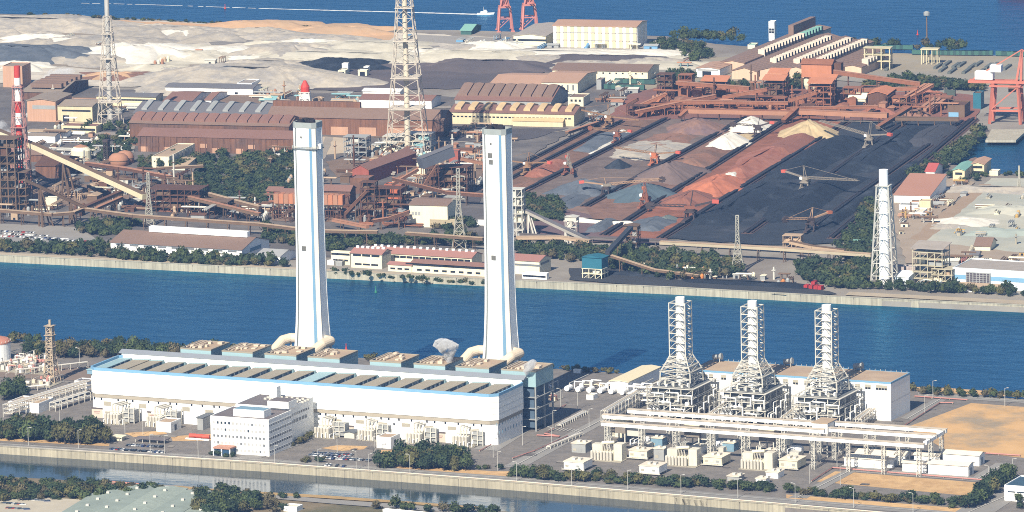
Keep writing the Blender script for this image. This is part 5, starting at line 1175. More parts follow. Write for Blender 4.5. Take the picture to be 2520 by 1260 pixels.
def pile(label, px, py, lx, ly, hp, m, rz=0.0, seed=0, sharp=1.0, cut=None, name='stockpile', noise=.12, group=None):
    """heap centred on the ground point; lx, ly half sizes m; hp height m; a ridge where lx > ly; gullied flanks, uneven crest"""
    rg = np.random.default_rng(seed); big = lx*K(G(px,py)) > 45; n, mm = (72, 22) if big else (40, 14)
    core = max(0.0, lx-ly); a = np.linspace(0, 2*np.pi, n, endpoint=False); q = np.linspace(0, 1, mm+1)
    ca, sa = np.cos(a), np.sin(a); ph = rg.uniform(0,6.28,24); fr = rg.integers(2,8,6)
    e = 1+noise*sum(np.sin(fr[k]*a+ph[k])/(1+.7*k) for k in range(5))+.035*np.sin(19*a+ph[6])+.03*np.sin(31*a+ph[7])
    rr = (1-q)[:,None]
    X = np.sign(ca)*core*np.minimum(1,np.abs(ca)*1.8)*(1-.12*q[:,None])+ly*e*rr*ca; Y = ly*e*rr*sa
    Z = hp*(1-rr**sharp)
    if cut is not None: Z = np.minimum(Z, hp*cut*(1+.04*np.sin(X*.11+ph[8])))
    sl_ = np.sin(np.pi*np.clip(q,0,1))[:,None]
    gul = .5*np.sin(23*a+ph[9])+.35*np.sin(41*a+ph[10]+4*q[:,None])+.3*np.sin(13*a+ph[11])
    w1 = np.sin(X*.16+ph[12])*np.cos(Y*.19+ph[13])+.6*np.sin(X*.43+Y*.3+ph[14])+.4*np.sin(X*.9-Y*.7+ph[15])
    Z = Z*(1+.06*w1)+sl_*hp*.035*gul
    if core > 2*ly: Z = Z*(1+.12*np.sin(X*.055+ph[16])+.07*np.sin(X*.15+ph[17]))
    Z[0] = -.4; Z = np.maximum(Z, -.4)
    v = np.stack([X,Y,Z],-1).reshape(-1,3); f = []
    for j in range(mm): f += [(j*n+i,j*n+(i+1)%n,(j+1)*n+(i+1)%n,(j+1)*n+i) for i in range(n)]
    f.append(tuple(range(mm*n,(mm+1)*n)))
    me = bpy.data.meshes.new(name); me.from_pydata(v.tolist(),[],f); me.update()
    o = obj(name, me, m, smooth=True); o.location = G(px,py); o.rotation_euler = (0,0,rz)
    tag(o, label, 'stockpile', group); return o
YA = math.atan2((G(2085,303)-G(1627,590)).y,(G(2085,303)-G(1627,590)).x)
for k, (lab,px,py,lx,ly,hp,m,sh,ct) in enumerate([
 ('dark grey heap with white toe between the left tracks of the ore yard',1480,352,60,16,5,slate,1.2,.8),
 ('thin white strip along the dark heap at the third track',1492,361,52,6,2.2,limew,1.2,None),
 ('small white heap behind the dark grey heap of the ore yard',1532,332,10,8,5,limew,1,None),
 ('red brown heap between the second and third tracks',1345,418,50,14,5,orered,1.2,.8),
 ('brown low heap at the near end of the left ore strips',1290,462,30,14,4,orebrown,1.2,.8),
 ('small sharp dark cone on the grey strip of the ore yard',1521,414,13,12.5,8.5,coal,1,None),
 ('grey brown spread behind the small dark cone',1600,372,60,34,5,greysand,1.3,.6),
 ('purple brown mound at the far end of the fourth strip',1715,322,36,30,11,orepurple,1.1,None),
 ('flat red strip below the purple brown mound',1640,350,46,26,5,orebrown,1.3,.6),
 ('white limestone heap at the far end of the fifth strip',1846,318,30,19,11,limew,1.1,.85),
 ('larger white limestone heap left of the fifth track',1790,358,34,20,11,limew,1.1,.85),
 ('pale tan foot of the white limestone heaps',1832,344,22,14,5,tansand,1.2,.7),
 ('long brown ore ridge in the middle of the ore yard',1720,396,56,22,8,orebrown,1.2,.85),
 ('grey brown mound beside the long brown ore ridge',1648,436,42,32,13,mat('grey_brown_ore',(138,118,112),.95,.12,.03,alb=.55,bump=.6),1.1,None),
 ('dark slate cone beside the third track',1432,472,34,30,11,slate,1.05,None),
 ('slate flat heap in front of the dark slate cone',1400,500,40,16,4,slate,1.3,.7),
 ('blue grey mound between fourth and fifth tracks',1580,484,38,30,11,mat('blue_slate',(104,122,132),.95,.1,.03,alb=.5,bump=.6),1.05,None),
 ('bright orange ore heap below the white patch',1760,466,44,26,11,oreorange,1.15,.85),
 ('white lime heap on top of the orange ore',1808,432,24,9,6,limew,1.2,.7),
 ('red ore ridge along the coal boundary',1860,404,84,21,7.5,orered,1.2,.85),
 ('long red ore ridge near the tan cone',1945,362,60,21,7,mat('ore_red_purple',(162,108,88),.95,.12,.03,alb=.56,bump=.6),1.2,.85),
 ('red purple ore heap left of the dark stacker',1690,500,40,24,9,mat('ore_red_purple',(162,108,88)),1.2,.85),
 ('large tan sand cone below the long rust conveyor',1990,334,33,30,14,tansand,1.0,None),
 ('white crescent heap near the quay end of the ore yard',1475,550,34,7,4,limew,1.3,.8),
 ('dark slate heap in front of the white crescent',1480,560,32,10,4.5,slate,1.3,.8),
 ('slate flat heap left of the dark stacker',1600,556,36,20,6,slate,1.2,.7),
 ('greenish grey heap beside the dark stacker',1640,545,16,9,5,mat('greenish_heap',(140,150,146),.95,.1,.04,alb=.52),1.2,None),
 ('coal ridge nearest the red ore, far stretch',2010,392,120,23,8,coal2,1.15,.85),
 ('coal ridge nearest the red ore, near stretch',1830,505,110,25,9,coal,1.15,.85),
 ('pointed coal heap beside the dark stacker',1775,538,36,26,9,coal2,1.05,None),
 ('coal ridge between the middle and right tracks, far stretch',2180,372,130,24,8,coal,1.15,.85),
 ('coal ridge between the middle and right tracks, near stretch',1995,492,120,25,9,coal2,1.15,.85),
 ('coal strip along the right edge conveyor',2150,480,170,10,7,coal,1.2,.8),
 ('broad coal ridge at the far right end of the coal yard',2290,338,60,20,7,mat('brown_coal',(84,84,90),.95,.2,.03,alb=.5,bump=.5),1.2,.8),
 ('black coal dust heap by the quay',1560,676,40,12,3,coal,1.2,.7),
 ('black coal dust heap near the red containers by the quay',1850,700,60,14,3,coal2,1.2,.7)]):
    pile(lab, px, py, lx, ly, hp, m, YA if 'quay' not in lab else 0, k, sh, ct)
# quarry heaps
for k, (lab,px,py,lx,ly,hp,m) in enumerate([
 ('broad grey gravel hill at the left edge of the quarry',60,66,120,60,20,greysand),('grey gravel hill below the orange strip',360,82,75,50,14,greysand),
 ('grey gravel hill left of the white heaps',250,110,80,50,16,greysand),('large grey hill in the middle of the quarry',600,200,130,80,30,greysand),
 ('big white limestone heap behind the left lattice chimney',345,135,75,50,22,limew),('white limestone heap right of the big white one',470,140,60,40,12,whitesand),
 ('white limestone heap at the quarry centre',560,130,60,40,12,limew),('pale gravel heap beside the quarry centre',700,130,70,50,18,greysand),
 ('white cone right of the quarry centre',770,122,50,40,13,whitesand),('dark slag heap at the left edge of the quarry',30,140,110,60,24,slate),
 ('red ore heap beside the dark slag heap',120,142,55,30,10,orered),('grey brown gravel heap near the dark slag heap',200,150,60,40,12,greysand),
 ('gravel hill below the orange sand strip',440,82,70,40,14,greysand),('gravel hill right of the orange strip',540,92,55,40,12,greysand),
 ('orange sand hill by the far shore',650,66,70,40,12,orangesand),('orange sand hill right of its neighbour by the far shore',840,76,70,40,10,orangesand),
 ('pale sand heap behind the tall lattice mast',900,118,75,40,13,whitesand),('long pale sand heap left of the tall lattice mast',830,142,110,45,12,whitesand),
 ('long white sand bank right of the tall lattice mast',1180,142,90,40,14,whitesand),('white sand bank below the harbour shed',1330,138,100,35,12,limew),
 ('dark gravel heap on the white sand bank',1300,148,60,30,10,greysand),('black slag heap behind the slag field',840,162,55,36,15,coal),
 ('black slag heap right of the tall lattice mast',1200,166,75,36,15,slag),('dark gravel heap left of the long white hall',1480,150,70,36,12,slag),
 ('pale gravel heap behind the long white hall',1545,152,60,30,9,greysand),('grey heap in the far slag field',1440,160,50,30,8,greysand),
 ('white sand heap near the ribbed mill',1640,160,60,28,7,whitesand),('brown heap above the long low hall',330,190,60,34,8,orebrown),
 ('brown gravel heap near the long low hall',480,190,60,34,9,orangesand),('white sand heap at the right end of the quarry',1560,132,60,26,6,limew),
 ('pale gravel ridge in front of the orange sand hills',740,96,90,36,10,greysand),('pale gravel heap at the quarry bend',660,160,60,36,10,greysand),
 ('pale heap on the aggregate yard by the right edge',2490,520,40,26,9,mat('pale_aggregate',(212,208,190))),('white heap on the aggregate yard',2380,548,34,22,8,limew),
 ('green grey heap on the aggregate yard',2480,575,40,22,7,mat('green_aggregate',(186,196,186),.95,.1,.04)),('pale ridge at the back of the aggregate yard',2470,470,60,20,8,greysand),('grey cone beside the haul road',2330,560,18,14,6,greysand)]):
    pile(lab, px, py, lx*.9, ly*1.1, hp*.52, m, math.radians(STEEL), 100+k, 1.25, .85, noise=.22)
rgq = random.Random(9); QP = [(0,60),(360,66),(700,84),(980,98),(1260,122),(1640,150),(1560,164),(1250,156),(900,152),(640,196),(300,190),(0,180)]; nq = 0
while nq < 46:
    x, y = rgq.uniform(0,1640), rgq.uniform(60,196)
    if not inpoly(x,y,QP): continue
    ci = rgq.choices(range(4),(4,4,2,1))[0]; nq += 1; s_ = rgq.uniform(14,34)
    pile(f'small {["white","grey","cream","brown"][ci]} gravel heap on the quarry floor', x, y, s_*1.3, s_, s_*.2, [limew,greysand,whitesand,orangesand][ci], math.radians(STEEL), 400+nq, 1.15, None, noise=.2, group='small heaps of the quarry')
# ---------------------------------------------------------------- stackers and reclaimers
def stacker(label, px, py, boom_az, boom, m, boomm, back=22.0, tilt=3.0, sc=1.0, mast=16.0, wheel=True, cw=None, lat=True, cab=None):
    """rail portal, slewing deck, boom, counterweight arm, mast and stays"""
    t = thing('stacker_reclaimer', label, 'yard machine', G(px,py), YA); t.scale = (sc*.84,sc*.84,sc*.66)
    for sx in (-5,5):
        for sy in (-3.8,3.8):
            MB().beam((sx,sy,2.6),(sx*.6,sy*.7,9),1.0).build('portal_leg', m, t); MB().box(sx-2.2,sx+2.2,sy-.7,sy+.7,1.75,3.0).build('bogie', m, t)
    MB().box(-5,5,-4,4,9,10.4).build('portal_deck', m, t); MB().box(-22,-5.2,-1.6,1.6,3.2,5).build('tripper', m, t)
    MB().lathe([(3.6,10.45),(3.6,12),(3,12.4)],0,0,14).build('slew_ring', m, t)
    a = boom_az-YA; ca, sa = math.cos(a), math.sin(a); R_ = lambda x, y, z: (x*ca-y*sa, x*sa+y*ca, z)
    tz = math.tan(math.radians(tilt)); zb = 14.0; mast *= .72
    MB().beam(R_(-3,0,zb),R_(5,0,zb),5,3).build('upper_house', cab or m, t)
    tip = R_(boom,0,zb+tz*boom); root = R_(3,0,zb)
    if lat:
        bo = MB()
        for s_ in (-1.3,1.3):
            bo.beam(R_(3,s_,zb),R_(boom,s_,zb+tz*boom),.42); bo.beam(R_(3,s_,zb+2.4),R_(boom-3,s_,zb+tz*boom+1.4),.36)
            n = int(boom/4)
            for k in range(n):
                x0, x1 = 3+(boom-5)*k/n, 3+(boom-5)*(k+1)/n
                bo.beam(R_(x0,s_,zb+tz*x0),R_(x1,s_,zb+tz*x1+2),.26)
        bo.beam(R_(3,0,zb+.3),R_(boom,0,zb+tz*boom+.3),1.6,.4)
        bo.build('boom', boomm, t)
    else:
        bo = MB().beam(R_(3,0,zb),R_(boom,0,zb+tz*boom),1.8,1.5); bo.build('boom', boomm, t)
    MB().beam(R_(-3,0,zb+1),R_(-back,0,zb+5),2.0,1.6).build('counter_arm', boomm, t)
    cx = -back; MB().beam(R_(cx-3,0,zb+4.5),R_(cx+2,0,zb+5),3,3.4).build('counterweight', cw or mat('red_counterweight',(222,110,92),.6,.1), t)
    for s_ in (-1.6,1.6): MB().beam(R_(0,s_,zb+1.5),R_(-2,s_*.4,zb+mast),.5).build('mast', boomm, t)
    MB().beam(R_(-2,0,zb+mast),R_(boom*.86,0,zb+tz*boom*.86+2),.28).build('stay', boomm, t); MB().beam(R_(-2,0,zb+mast),R_(-back+2,0,zb+6.6),.28).build('stay', boomm, t)
    if wheel:
        w = MB(); c = Vector(tip); side = Vector(R_(0,1,0)); w.tube(c-side*.9,c+side*.9,3.4,n=14); w.build('bucket_wheel', m, t)
        for k in range(8):
            q = 2*math.pi*k/8; d_ = Vector(R_(math.cos(q),0,0))+Vector((0,0,math.sin(q))); p_ = c+d_*3.5; MB().beam(p_-side*.7,p_+side*.7,1.1,1.1).build('bucket', m, t)
    MB().box(-1.5,1.5,2.6,5,12.6,15.4).build('operator_cab', white, t)
    return t
ylw = mat('pale_yellow_paint', (164,128,96), .7, .35, .4); rst = mat('rust_machine', (150,96,74), .8, .2, .2); cwh = mat('dirty_white_paint', (156,146,132), .6, .3, .4); drk = mat('dark_machine', (84,72,70), .8, .15, .2); orm = mat('orange_machine', (206,124,84), .7, .15, .2)
rad = math.radians
stacker('pale yellow boom stacker at the far left end of the ore yard', 1500, 312, rad(-18), 42, ylw, ylw, 44, 0, 1.0, 24, False, lat=False)
stacker('rusty reclaimer with a boom reaching over the dark heap', 1520, 350, rad(165), 40, rst, ylw, 18, 4, .9, 10, True)
stacker('white housed reclaimer on the third track', 1400, 428, rad(-60), 34, rst, cwh, 20, -6, 1.0, 18, True, cab=cwh)
stacker('pale yellow stacker beside the right chimney', 1300, 428, rad(160), 40, ylw, ylw, 30, 0, 1.0, 20, False, lat=False)
stacker('lattice boom stacker with orange counterweight on the grey strip', 1612, 405, rad(170), 50, orm, ylw, 28, 4, 1.0, 18, False)
stacker('reclaimer with long lattice boom reaching right beside the slate cone', 1492, 482, rad(28), 56, drk, mat('tan_boom',(196,160,128),.7,.1), 24, 5, 1.0, 14, True, cab=cwh)
stacker('orange reclaimer with its boom lowered to the right', 1588, 510, rad(-62), 30, rst, rst, 16, -14, 1.1, 20, True, cw=orm)
stacker('dark tall stacker at the near end of the coal boundary track', 1700, 545, rad(205), 30, drk, drk, 18, 4, 1.3, 22, True, cab=rst)
stacker('dark reclaimer beside the white limestone heaps', 1866, 336, rad(200), 26, drk, drk, 14, 6, 1.0, 18, True)
stacker('white boom stacker with orange counterweight at the far coal track', 2140, 362, rad(157), 66, cwh, cwh, 26, 8, 1.1, 24, False)
stacker('white boom stacker reaching right across the middle coal track', 1982, 468, rad(-22), 66, cwh, cwh, 26, 5, 1.1, 20, False)
stacker('orange and grey reclaimer at the near end of the right coal track', 1996, 570, rad(240), 28, drk, mat('tan_boom',(196,160,128)), 20, 8, 1.1, 18, True, cw=orm)
# ================================================================ conveyors, frames, towers of the steelworks
rust = mat('rust_steel', (168,112,84), .85, .16, .08, .15, alb=0.63)
rustd = mat('rust_dark', (118,84,66), .85, .18, .08, .2, alb=0.60)
rustp = mat('rust_pink', (186,136,108), .85, .12, .08, alb=0.65)
rusto = mat('rust_orange_sheet', (208,138,102), .8, .08, .08, .1, alb=0.67)
brst = mat('brown_steel', (128,104,84), .85, .14, .1, alb=0.60)
beigep = mat('beige_pipe', (206,178,148), .7, .1, .1, alb=.6)
def conveyor(label, pts, wid=4.0, hgt=3.0, m=rust, topm=None, legm=None, step=22.0, spread=3.0, aframe=False, name='conveyor', cat='conveyor', taper=1.0):
    """pts: (x, y, z): points of the photograph at height z metres along the underside of the gallery"""
    Q = [G(x,y,z) for x,y,z in pts]; o = Vector((Q[0].x,Q[0].y,0)); t = thing(name, label, cat, o, 0)
    topm = topm or m; legm = legm or m
    for p, q in zip(Q, Q[1:]):
        p, q = p-o, q-o; up = Vector((0,0,hgt/2))
        MB().beam(p+up, q+up, wid, hgt).build('gallery', m, t)
        MB().beam(p+up*2+Vector((0,0,.2)), q+up*2+Vector((0,0,.2)), wid+.6, .3).build('gallery_roof', topm, t)
        d = (q-p); L_ = d.length; n = max(1, round(L_/step)); d.normalize(); nn = Vector((d.y,-d.x,0)); nn = nn.normalized() if nn.length > 0 else Vector((1,0,0)); dd = Vector((d.x,d.y,0)).normalized()
        for i in range(n):
            c = p+(q-p)*((i+.5)/n)
            if c.z < 2.5: continue
            b = MB()
            for s_ in (-1,1):
                b.beam(c+nn*s_*wid*.4-Vector((0,0,.05)), Vector((c.x,c.y,0))+nn*s_*(wid*.4+c.z*.06*spread/3), .55 if not aframe else 1.1)
                if aframe: b.beam(c+nn*s_*wid*.4, Vector((c.x,c.y,0))+nn*s_*(wid*.4+c.z*.06)+dd*c.z*.3, 1.0)
            if c.z > 8:
                for f in (.35,.7): b.beam(c+nn*wid*.4-Vector((0,0,c.z*f)), c-nn*wid*.4-Vector((0,0,c.z*f)), .4)
            b.build('bent', legm, t)
    return t
def steel_frame(label, px, py, w, d, h, lv=4, m=rust, fill=None, roof=None, az=STEEL, name='process_tower', seed=1, house=0.0, col=.55):
    rg = random.Random(seed); t = thing(name, label, 'process tower', G(px,py), math.radians(az)); fill = fill or [rustd, rust, brst]
    nx, ny = max(1,round(w/6)), max(1,round(d/6))
    cm = MB().box(-col/2,col/2,-col/2,col/2,0,h).mesh('column')
    for i in range(nx+1):
        for j in range(ny+1):
            if 0 < i < nx and 0 < j < ny: continue
            o = obj('column', cm, m, t); o.location = (-w/2+w*i/nx,-d/2+d*j/ny,0)
    for k in range(lv):
        z = h*(k+1)/lv; MB().box(-w/2-.6,w/2+.6,-d/2-.6,d/2+.6,z+.02,z+.4).build('floor', m, t)
        for q in range(2):
            x, y = rg.uniform(-w/2+.6,w*.1), rg.uniform(-d/2+.6,d*.1); ww, dd = rg.uniform(.25,.5)*w, rg.uniform(.25,.5)*d
            MB().box(x,x+ww,y,y+dd,h*k/lv+.45,h*k/lv+h/lv*rg.uniform(.5,.9)).build('vessel', rg.choice(fill), t)
    b = MB()
    for k in range(lv):
        z0, z1 = h*k/lv, h*(k+1)/lv
        for i in range(nx):
            if rg.random() < .6: b.beam((-w/2+w*i/nx,-d/2,z0),(-w/2+w*(i+1)/nx,-d/2,z1),.3)
        for j in range(ny):
            if rg.random() < .6: b.beam((w/2,-d/2+d*j/ny,z0),(w/2,-d/2+d*(j+1)/ny,z1),.3)
    if b.v: b.build('bracing', m, t, 'stuff')
    if house:
        MB().box(-w/2-.3,w/2+.3,-d/2-.3,d/2+.3,h+.45,h+house).build('house', roof or m, t)
        MB().extrude_y([(-w/2-1,h+house+.02),(w/2+1,h+house+.02),(0,h+house+w*.1)], -d/2-1, d/2+1).build('house_roof', roof or m, t)
    elif roof: MB().extrude_x([(-d/2-1.5,h+3),(d/2+1.5,h+6),(d/2+1.5,h+6.4),(-d/2-1.5,h+3.4)][::-1],-w/2-1.5,w/2+1.5).build('canopy', roof, t); [MB().box(sx-.25,sx+.25,sy-.25,sy+.25,h+.45,h+2.95+(sy > 0)*2.6).build('canopy_post', m, t) for sx in (-w/2,w/2) for sy in (-d/2,d/2)]
    return t
# ---- sinter plant (rust red, upper right)
C = G(2015,232)
t = thing('silo_house', 'big orange silo house on white hoppers above the rust plant', 'silo house', C, math.radians(STEEL))
k_ = 2.35; hw = 66/k_/2
MB().box(-hw,hw,-9,9,17,29).build('house', rusto, t); MB().extrude_x([(-10,29.02),(0,33),(10,29.02)][::-1],-hw-1,hw+1).build('roof', rust, t)
for i in range(4): MB().lathe([(1.2,5),(3,9),(3.1,16.95)],-hw+4+i*(2*hw-8)/3,-4,12).build('hopper', cream, t); MB().lathe([(1.2,5),(3,9),(3.1,16.95)],-hw+4+i*(2*hw-8)/3,4.5,12).build('hopper', cream, t)
for i in range(5):
    for y in (-8.5,8.5): MB().box(-hw+.4+i*(2*hw-.8)/4-.4,-hw+.4+i*(2*hw-.8)/4+.4,y-.4,y+.4,0,16.98).build('column', rust, t)
MB().box(hw+.02,hw+8,-4,6,19,29.5).build('head_house', rustd, t)
conveyor('long rust conveyor descending right from the orange silo house', [(2052,182,24),(2265,212,14)], 4.5, 3.4, rust, rustp, rustd, 30)
conveyor('rust conveyor along the back of the sinter plant, right stretch', [(2120,226,8),(2260,222,12)], 4, 3, rust, rustp)
for i, (a,b) in enumerate((((2232,242,6),(2288,212,14)),((2240,244,6),(2296,213,14)),((2222,246,6),(2278,212,14)))): conveyor('steep rust conveyor of the triple bundle at the right, '+['middle','right','left'][i], [a,b], 2.6, 2.4, rust, rustp)
conveyor('low front rust conveyor of the sinter plant, right stretch', [(1968,281,7),(2185,290,7)], 5, 4, rustp, rustp, rustd, 18)
conveyor('low front rust conveyor of the sinter plant, left stretch', [(1690,278,7),(1955,284,7)], 5, 4, rustp, rust, rustd, 18)
conveyor('rust conveyor crossing the middle of the sinter plant', [(1650,254,10),(1940,258,10)], 3.5, 2.6, rust, rustp)
conveyor('rust conveyor climbing right to the orange canopied tower', [(1780,244,10),(1890,224,20)], 4, 3, rust, rustp)
conveyor('rust conveyor climbing right to the second canopied tower', [(1942,252,10),(2012,232,19)], 4, 3, rust, rustp)
conveyor('rust conveyor at the rear left of the sinter plant', [(1665,208,16),(1845,222,14)], 4, 3, rust, rustp)
conveyor('rust conveyor climbing to the left head tower from the yellow stacker', [(1560,270,5),(1638,236,17)], 4, 2.6, rust, rustp)
conveyor('steep rust conveyor below the left head tower', [(1610,262,5),(1638,234,17)], 3, 2.4, rusto, rustp)
conveyor('rust conveyor from the left head tower down to the ore tracks', [(1565,280,5),(1700,252,10),(1760,240,12)], 4, 2.6, rust, rustp)
conveyor('short rust conveyor behind the pale yellow stacker', [(1545,262,6),(1570,248,12)], 3, 2.4, rustd, rust)
conveyor('rust conveyor from the ore tracks into the sinter plant', [(1672,292,4),(1690,276,9)], 4, 2.4, rustd, rust)
conveyor('rust conveyor of the fifth ore track rising to the plant', [(1928,302,3),(1962,270,11)], 4, 2.6, rustd, rust)
conveyor('rust conveyor of the coal tracks rising right', [(2160,318,3),(2240,268,11)], 4, 2.6, brst, rust)
for i, dx in enumerate((0,14,28)): conveyor('low parallel rust conveyor before the dark hall, '+['left','middle','right'][i], [(2262+dx,274,4),(2302+dx,246,7)], 3, 2.2, rustp, rustp)
conveyor('rust conveyor in front of the brown gabled hall', [(1945,270,8),(2160,266,8)], 3, 2.2, rust, rustp)
conveyor('grey conveyor along the far end of the coal yard', [(2200,296,6),(2360,298,6)], 4, 3, brst, brst, None, 16)
FR = [(1640,240,14,12,22,4,None,0,'rust head tower at the left of the sinter plant'),(1690,236,12,12,20,4,None,0,'rust tower second from the left of the sinter plant'),(1762,248,22,14,16,3,rusto,0,'rust tower with orange canopy at the centre left of the sinter plant'),(1908,262,18,14,22,4,rusto,0,'rust tower with orange canopy in the middle of the sinter plant'),(1918,240,16,12,20,3,rusto,0,'smaller rust tower with orange canopy behind the middle one'),(2022,270,20,14,22,4,rusto,0,'rust tower with orange canopy right of the middle'),(2038,250,14,10,18,3,rusto,0,'rust tower with orange canopy behind the right one'),(1900,272,26,12,12,3,None,0,'wide rust frame at the middle front of the sinter plant'),(1800,272,30,14,10,2,None,0,'low rust frame left of the middle of the sinter plant'),(1850,262,24,14,9,2,None,0,'low rust frame at the centre of the sinter plant'),(1720,268,30,14,9,2,None,0,'low rust frame at the left front of the sinter plant'),(2100,258,16,12,16,3,None,0,'rust frame left of the brown gabled hall'),(1990,285,12,10,10,2,None,0,'low rust frame at the front of the sinter plant'),(2200,262,26,12,9,2,None,0,'low rust frame right of the brown gabled hall'),(2145,240,20,12,10,2,None,0,'low rust frame behind the brown gabled hall'),(1570,286,18,12,10,2,None,0,'low rust frame behind the pale yellow stacker'),(1630,282,26,12,10,2,None,0,'rust frame below the left head tower'),(2310,262,24,12,9,2,None,0,'low rust frame left of the teal tower')]
for i, (x,y,w,d,h,lv,rf,ho,lab) in enumerate(FR): steel_frame(lab, x, y, w, d, h, lv, rust if i%3 else rustd, [rust,rustd,rustp,brst], rf, seed=i)
building('rust_store', 'orange red sheet wall store at the left of the sinter plant', (1702,247,1728,1738,24), rusto, rustd, 'flat', 0, STEEL, 'store')
building('rust_store', 'orange ribbed store in front of the middle canopied tower', (1904,272,1931,1938,26), rusto, rustd, 'flat', 0, STEEL, 'store')
building('rust_store', 'cream block under the orange ribbed store', (1918,286,1932,1936,12), rusto, cream, 'flat', 0, STEEL, 'store')
building('rust_store', 'long pink sheet store behind the cream lean-to of the sinter plant', (2068,258,2112,2122,26), rustp, rust, 'flat', 0, STEEL, 'store')
building('lean_to', 'cream lean-to with dark openings beside the brown gabled hall', (2088,262,2130,2134,20), cream, cream, 'mono', .5, STEEL, 'shed', win=(W_(2,.4,.95,.1,5,4),))
building('gabled_hall', 'dark brown gabled hall with orange roof in the sinter plant', (2136,266,2184,2191,34), rustd, rusto, 'gabley', .3, STEEL, 'hall', dist=36)
building('rust_store', 'brown two storey house with blue base near the coal yard end', (2332,290,2374,2388,30), brst, rustd, 'flat', 0, STEEL, 'house', win=(('front',1,.1,.6,.1,9,4,blue),))
building('teal_tower', 'teal blue tower block left of the red harbour crane', (2395,269,2414,2422,38), mat('teal_sheet', (52,120,140), .6, .08, .1), brst, 'flat', 0, STEEL, 'tower block')
building('green_hut', 'dark green roofed shed behind the low rust conveyors', (2324,238,2350,2352,14), mat('dark_green_wall',(90,104,96)), mat('dull_green_roof',(110,130,110)), 'flat', 0, STEEL, 'shed')
for i,(x,y) in enumerate(((1820,232),(1790,230),(1850,245),(2060,238),(2290,240),(1680,256),(2160,282),(2250,286))):
    pile('rust dust heap in the sinter plant '+['under the rear conveyor','left of the rear heap','behind the middle frame','left of the pink store','below the triple bundle','under the left conveyors','before the gabled hall','right of the front conveyor'][i], x, y, 18, 13, 7, orebrown if i%2 else orered, 0, 300+i, 1.2, .9)
# ---- blast furnace side (left and centre)
conveyor('huge cream sided conveyor gallery descending from the left edge', [(-30,322,48),(95,371,37),(356,491,11)], 5, 4.6, mat('gallery_cream',(238,226,190),.7,.06,.05,.1,alb=.64), brst, brst, 60, aframe=True)
conveyor('brown pipe bridge with twin pipes along the works road at the left', [(-20,520,10),(130,532,10),(180,528,10),(206,518,10)], 3.5, 2.2, brst, beigep, brst, 20)
conveyor('brown pipe bridge continuing right behind the brown roofed quay shed', [(206,518,10),(330,535,10),(640,556,9)], 3.5, 2.2, brst, beigep, brst, 20)
conveyor('brown pipe bridge behind the left chimney', [(640,556,9),(770,572,9),(930,575,9)], 3.5, 2.2, brst, beigep, brst, 20)
conveyor('tan pipe bridge above the red roofed workshop', [(1000,578,9),(1190,592,9)], 3.5, 2.2, brst, beigep, brst, 20)
conveyor('tan pipe bridge right of the right chimney', [(1270,589,9),(1380,588,9),(1452,598,7)], 4, 2.2, beigep, beigep, brst, 22)
conveyor('pale pipe bridge in front of the coal yard', [(1625,601,9),(1900,615,9),(2145,632,9)], 4, 2.4, mat('pale_bridge',(206,192,164),.7,.1,.1), beigep, brst, 24)
conveyor('dark belt conveyor along the quay end of the ore yard', [(1280,580,3),(1640,597,3),(2000,618,3)], 3, 1.6, mat('grey_belt',(120,112,108),.8), None, None, 18)
conveyor('thin brown conveyor descending left of the pylon', [(60,446,40),(210,515,11)], 3, 2.4, brst, brst, brst, 40, aframe=True)
conveyor('low brown conveyor behind the cream gallery foot', [(210,515,8),(300,476,13)], 3.4, 2.6, brst, rustd)
conveyor('lower brown conveyor beside its twin behind the cream gallery foot', [(236,518,8),(300,490,12)], 2.6, 2.2, brst, rustp)
conveyor('brown conveyor right of the small left pylon, upper', [(440,462,16),(640,515,6)], 3.4, 2.4, brst, beigep)
conveyor('brown conveyor right of the small left pylon, lower', [(465,490,14),(640,532,6)], 3.4, 2.4, brst, rustp)
conveyor('brown pipe rack behind the small left pylon', [(212,406,10),(315,420,10),(420,440,10)], 4, 2.4, rustd, rustp)
conveyor('brown pipe rack below the white block beside the hill', [(385,418,8),(500,412,8)], 3, 2, brst, beigep)
conveyor('rust conveyor descending right across the centre plant', [(965,444,22),(1098,478,9),(1200,486,8)], 3.6, 2.6, rustd, rustp, brst, 26)
conveyor('steep rust conveyor of the centre plant leaning right', [(852,530,5),(905,474,26)], 3.6, 2.6, rustd, rustp, brst, 30)
conveyor('curved rust conveyor running into the cream building', [(918,548,7),(955,542,8),(1008,525,14)], 3.4, 2.4, rustd, rustp, brst, 26)
conveyor('rust conveyor descending behind the curved one', [(820,545,6),(905,562,6)], 3.2, 2.2, rustp, rustp, brst, 22)
conveyor('steep rust conveyor under the grey sloping gallery', [(1030,480,8),(1072,415,30)], 3.6, 2.6, rustd, rustp, brst, 40)
conveyor('rust conveyor rising left under the grey sloping gallery', [(965,458,14),(1030,420,26)], 3.2, 2.4, rustd, rustp, brst, 40)
conveyor('big grey sloping gallery with cream head below the tall mast', [(1034,415,26),(1112,384,34)], 9, 9, mat('grey_gallery',(104,108,118),.7,.08,.1), greyr, rustd, 40)
conveyor('rust conveyor right of the grey sloping gallery', [(1135,395,24),(1195,408,18)], 3.4, 2.6, rustp, rustp, brst, 40)
conveyor('grey conveyor descending right of the right chimney to the ore yard', [(1265,510,24),(1340,545,14),(1450,597,4)], 3.6, 2.6, mat('pale_grey_conveyor',(190,184,174),.7), greyr, steel, 40, aframe=True)
conveyor('dark belt conveyor climbing from the teal transfer house', [(1495,628,14),(1553,565,20)], 3.4, 2.8, mat('black_gallery',(66,70,78),.7), None, brst, 60)
conveyor('thin brown conveyor descending right of the teal transfer house', [(1500,632,12),(1610,668,5),(1720,682,3)], 2.6, 1.8, brst, beigep, brst, 30)
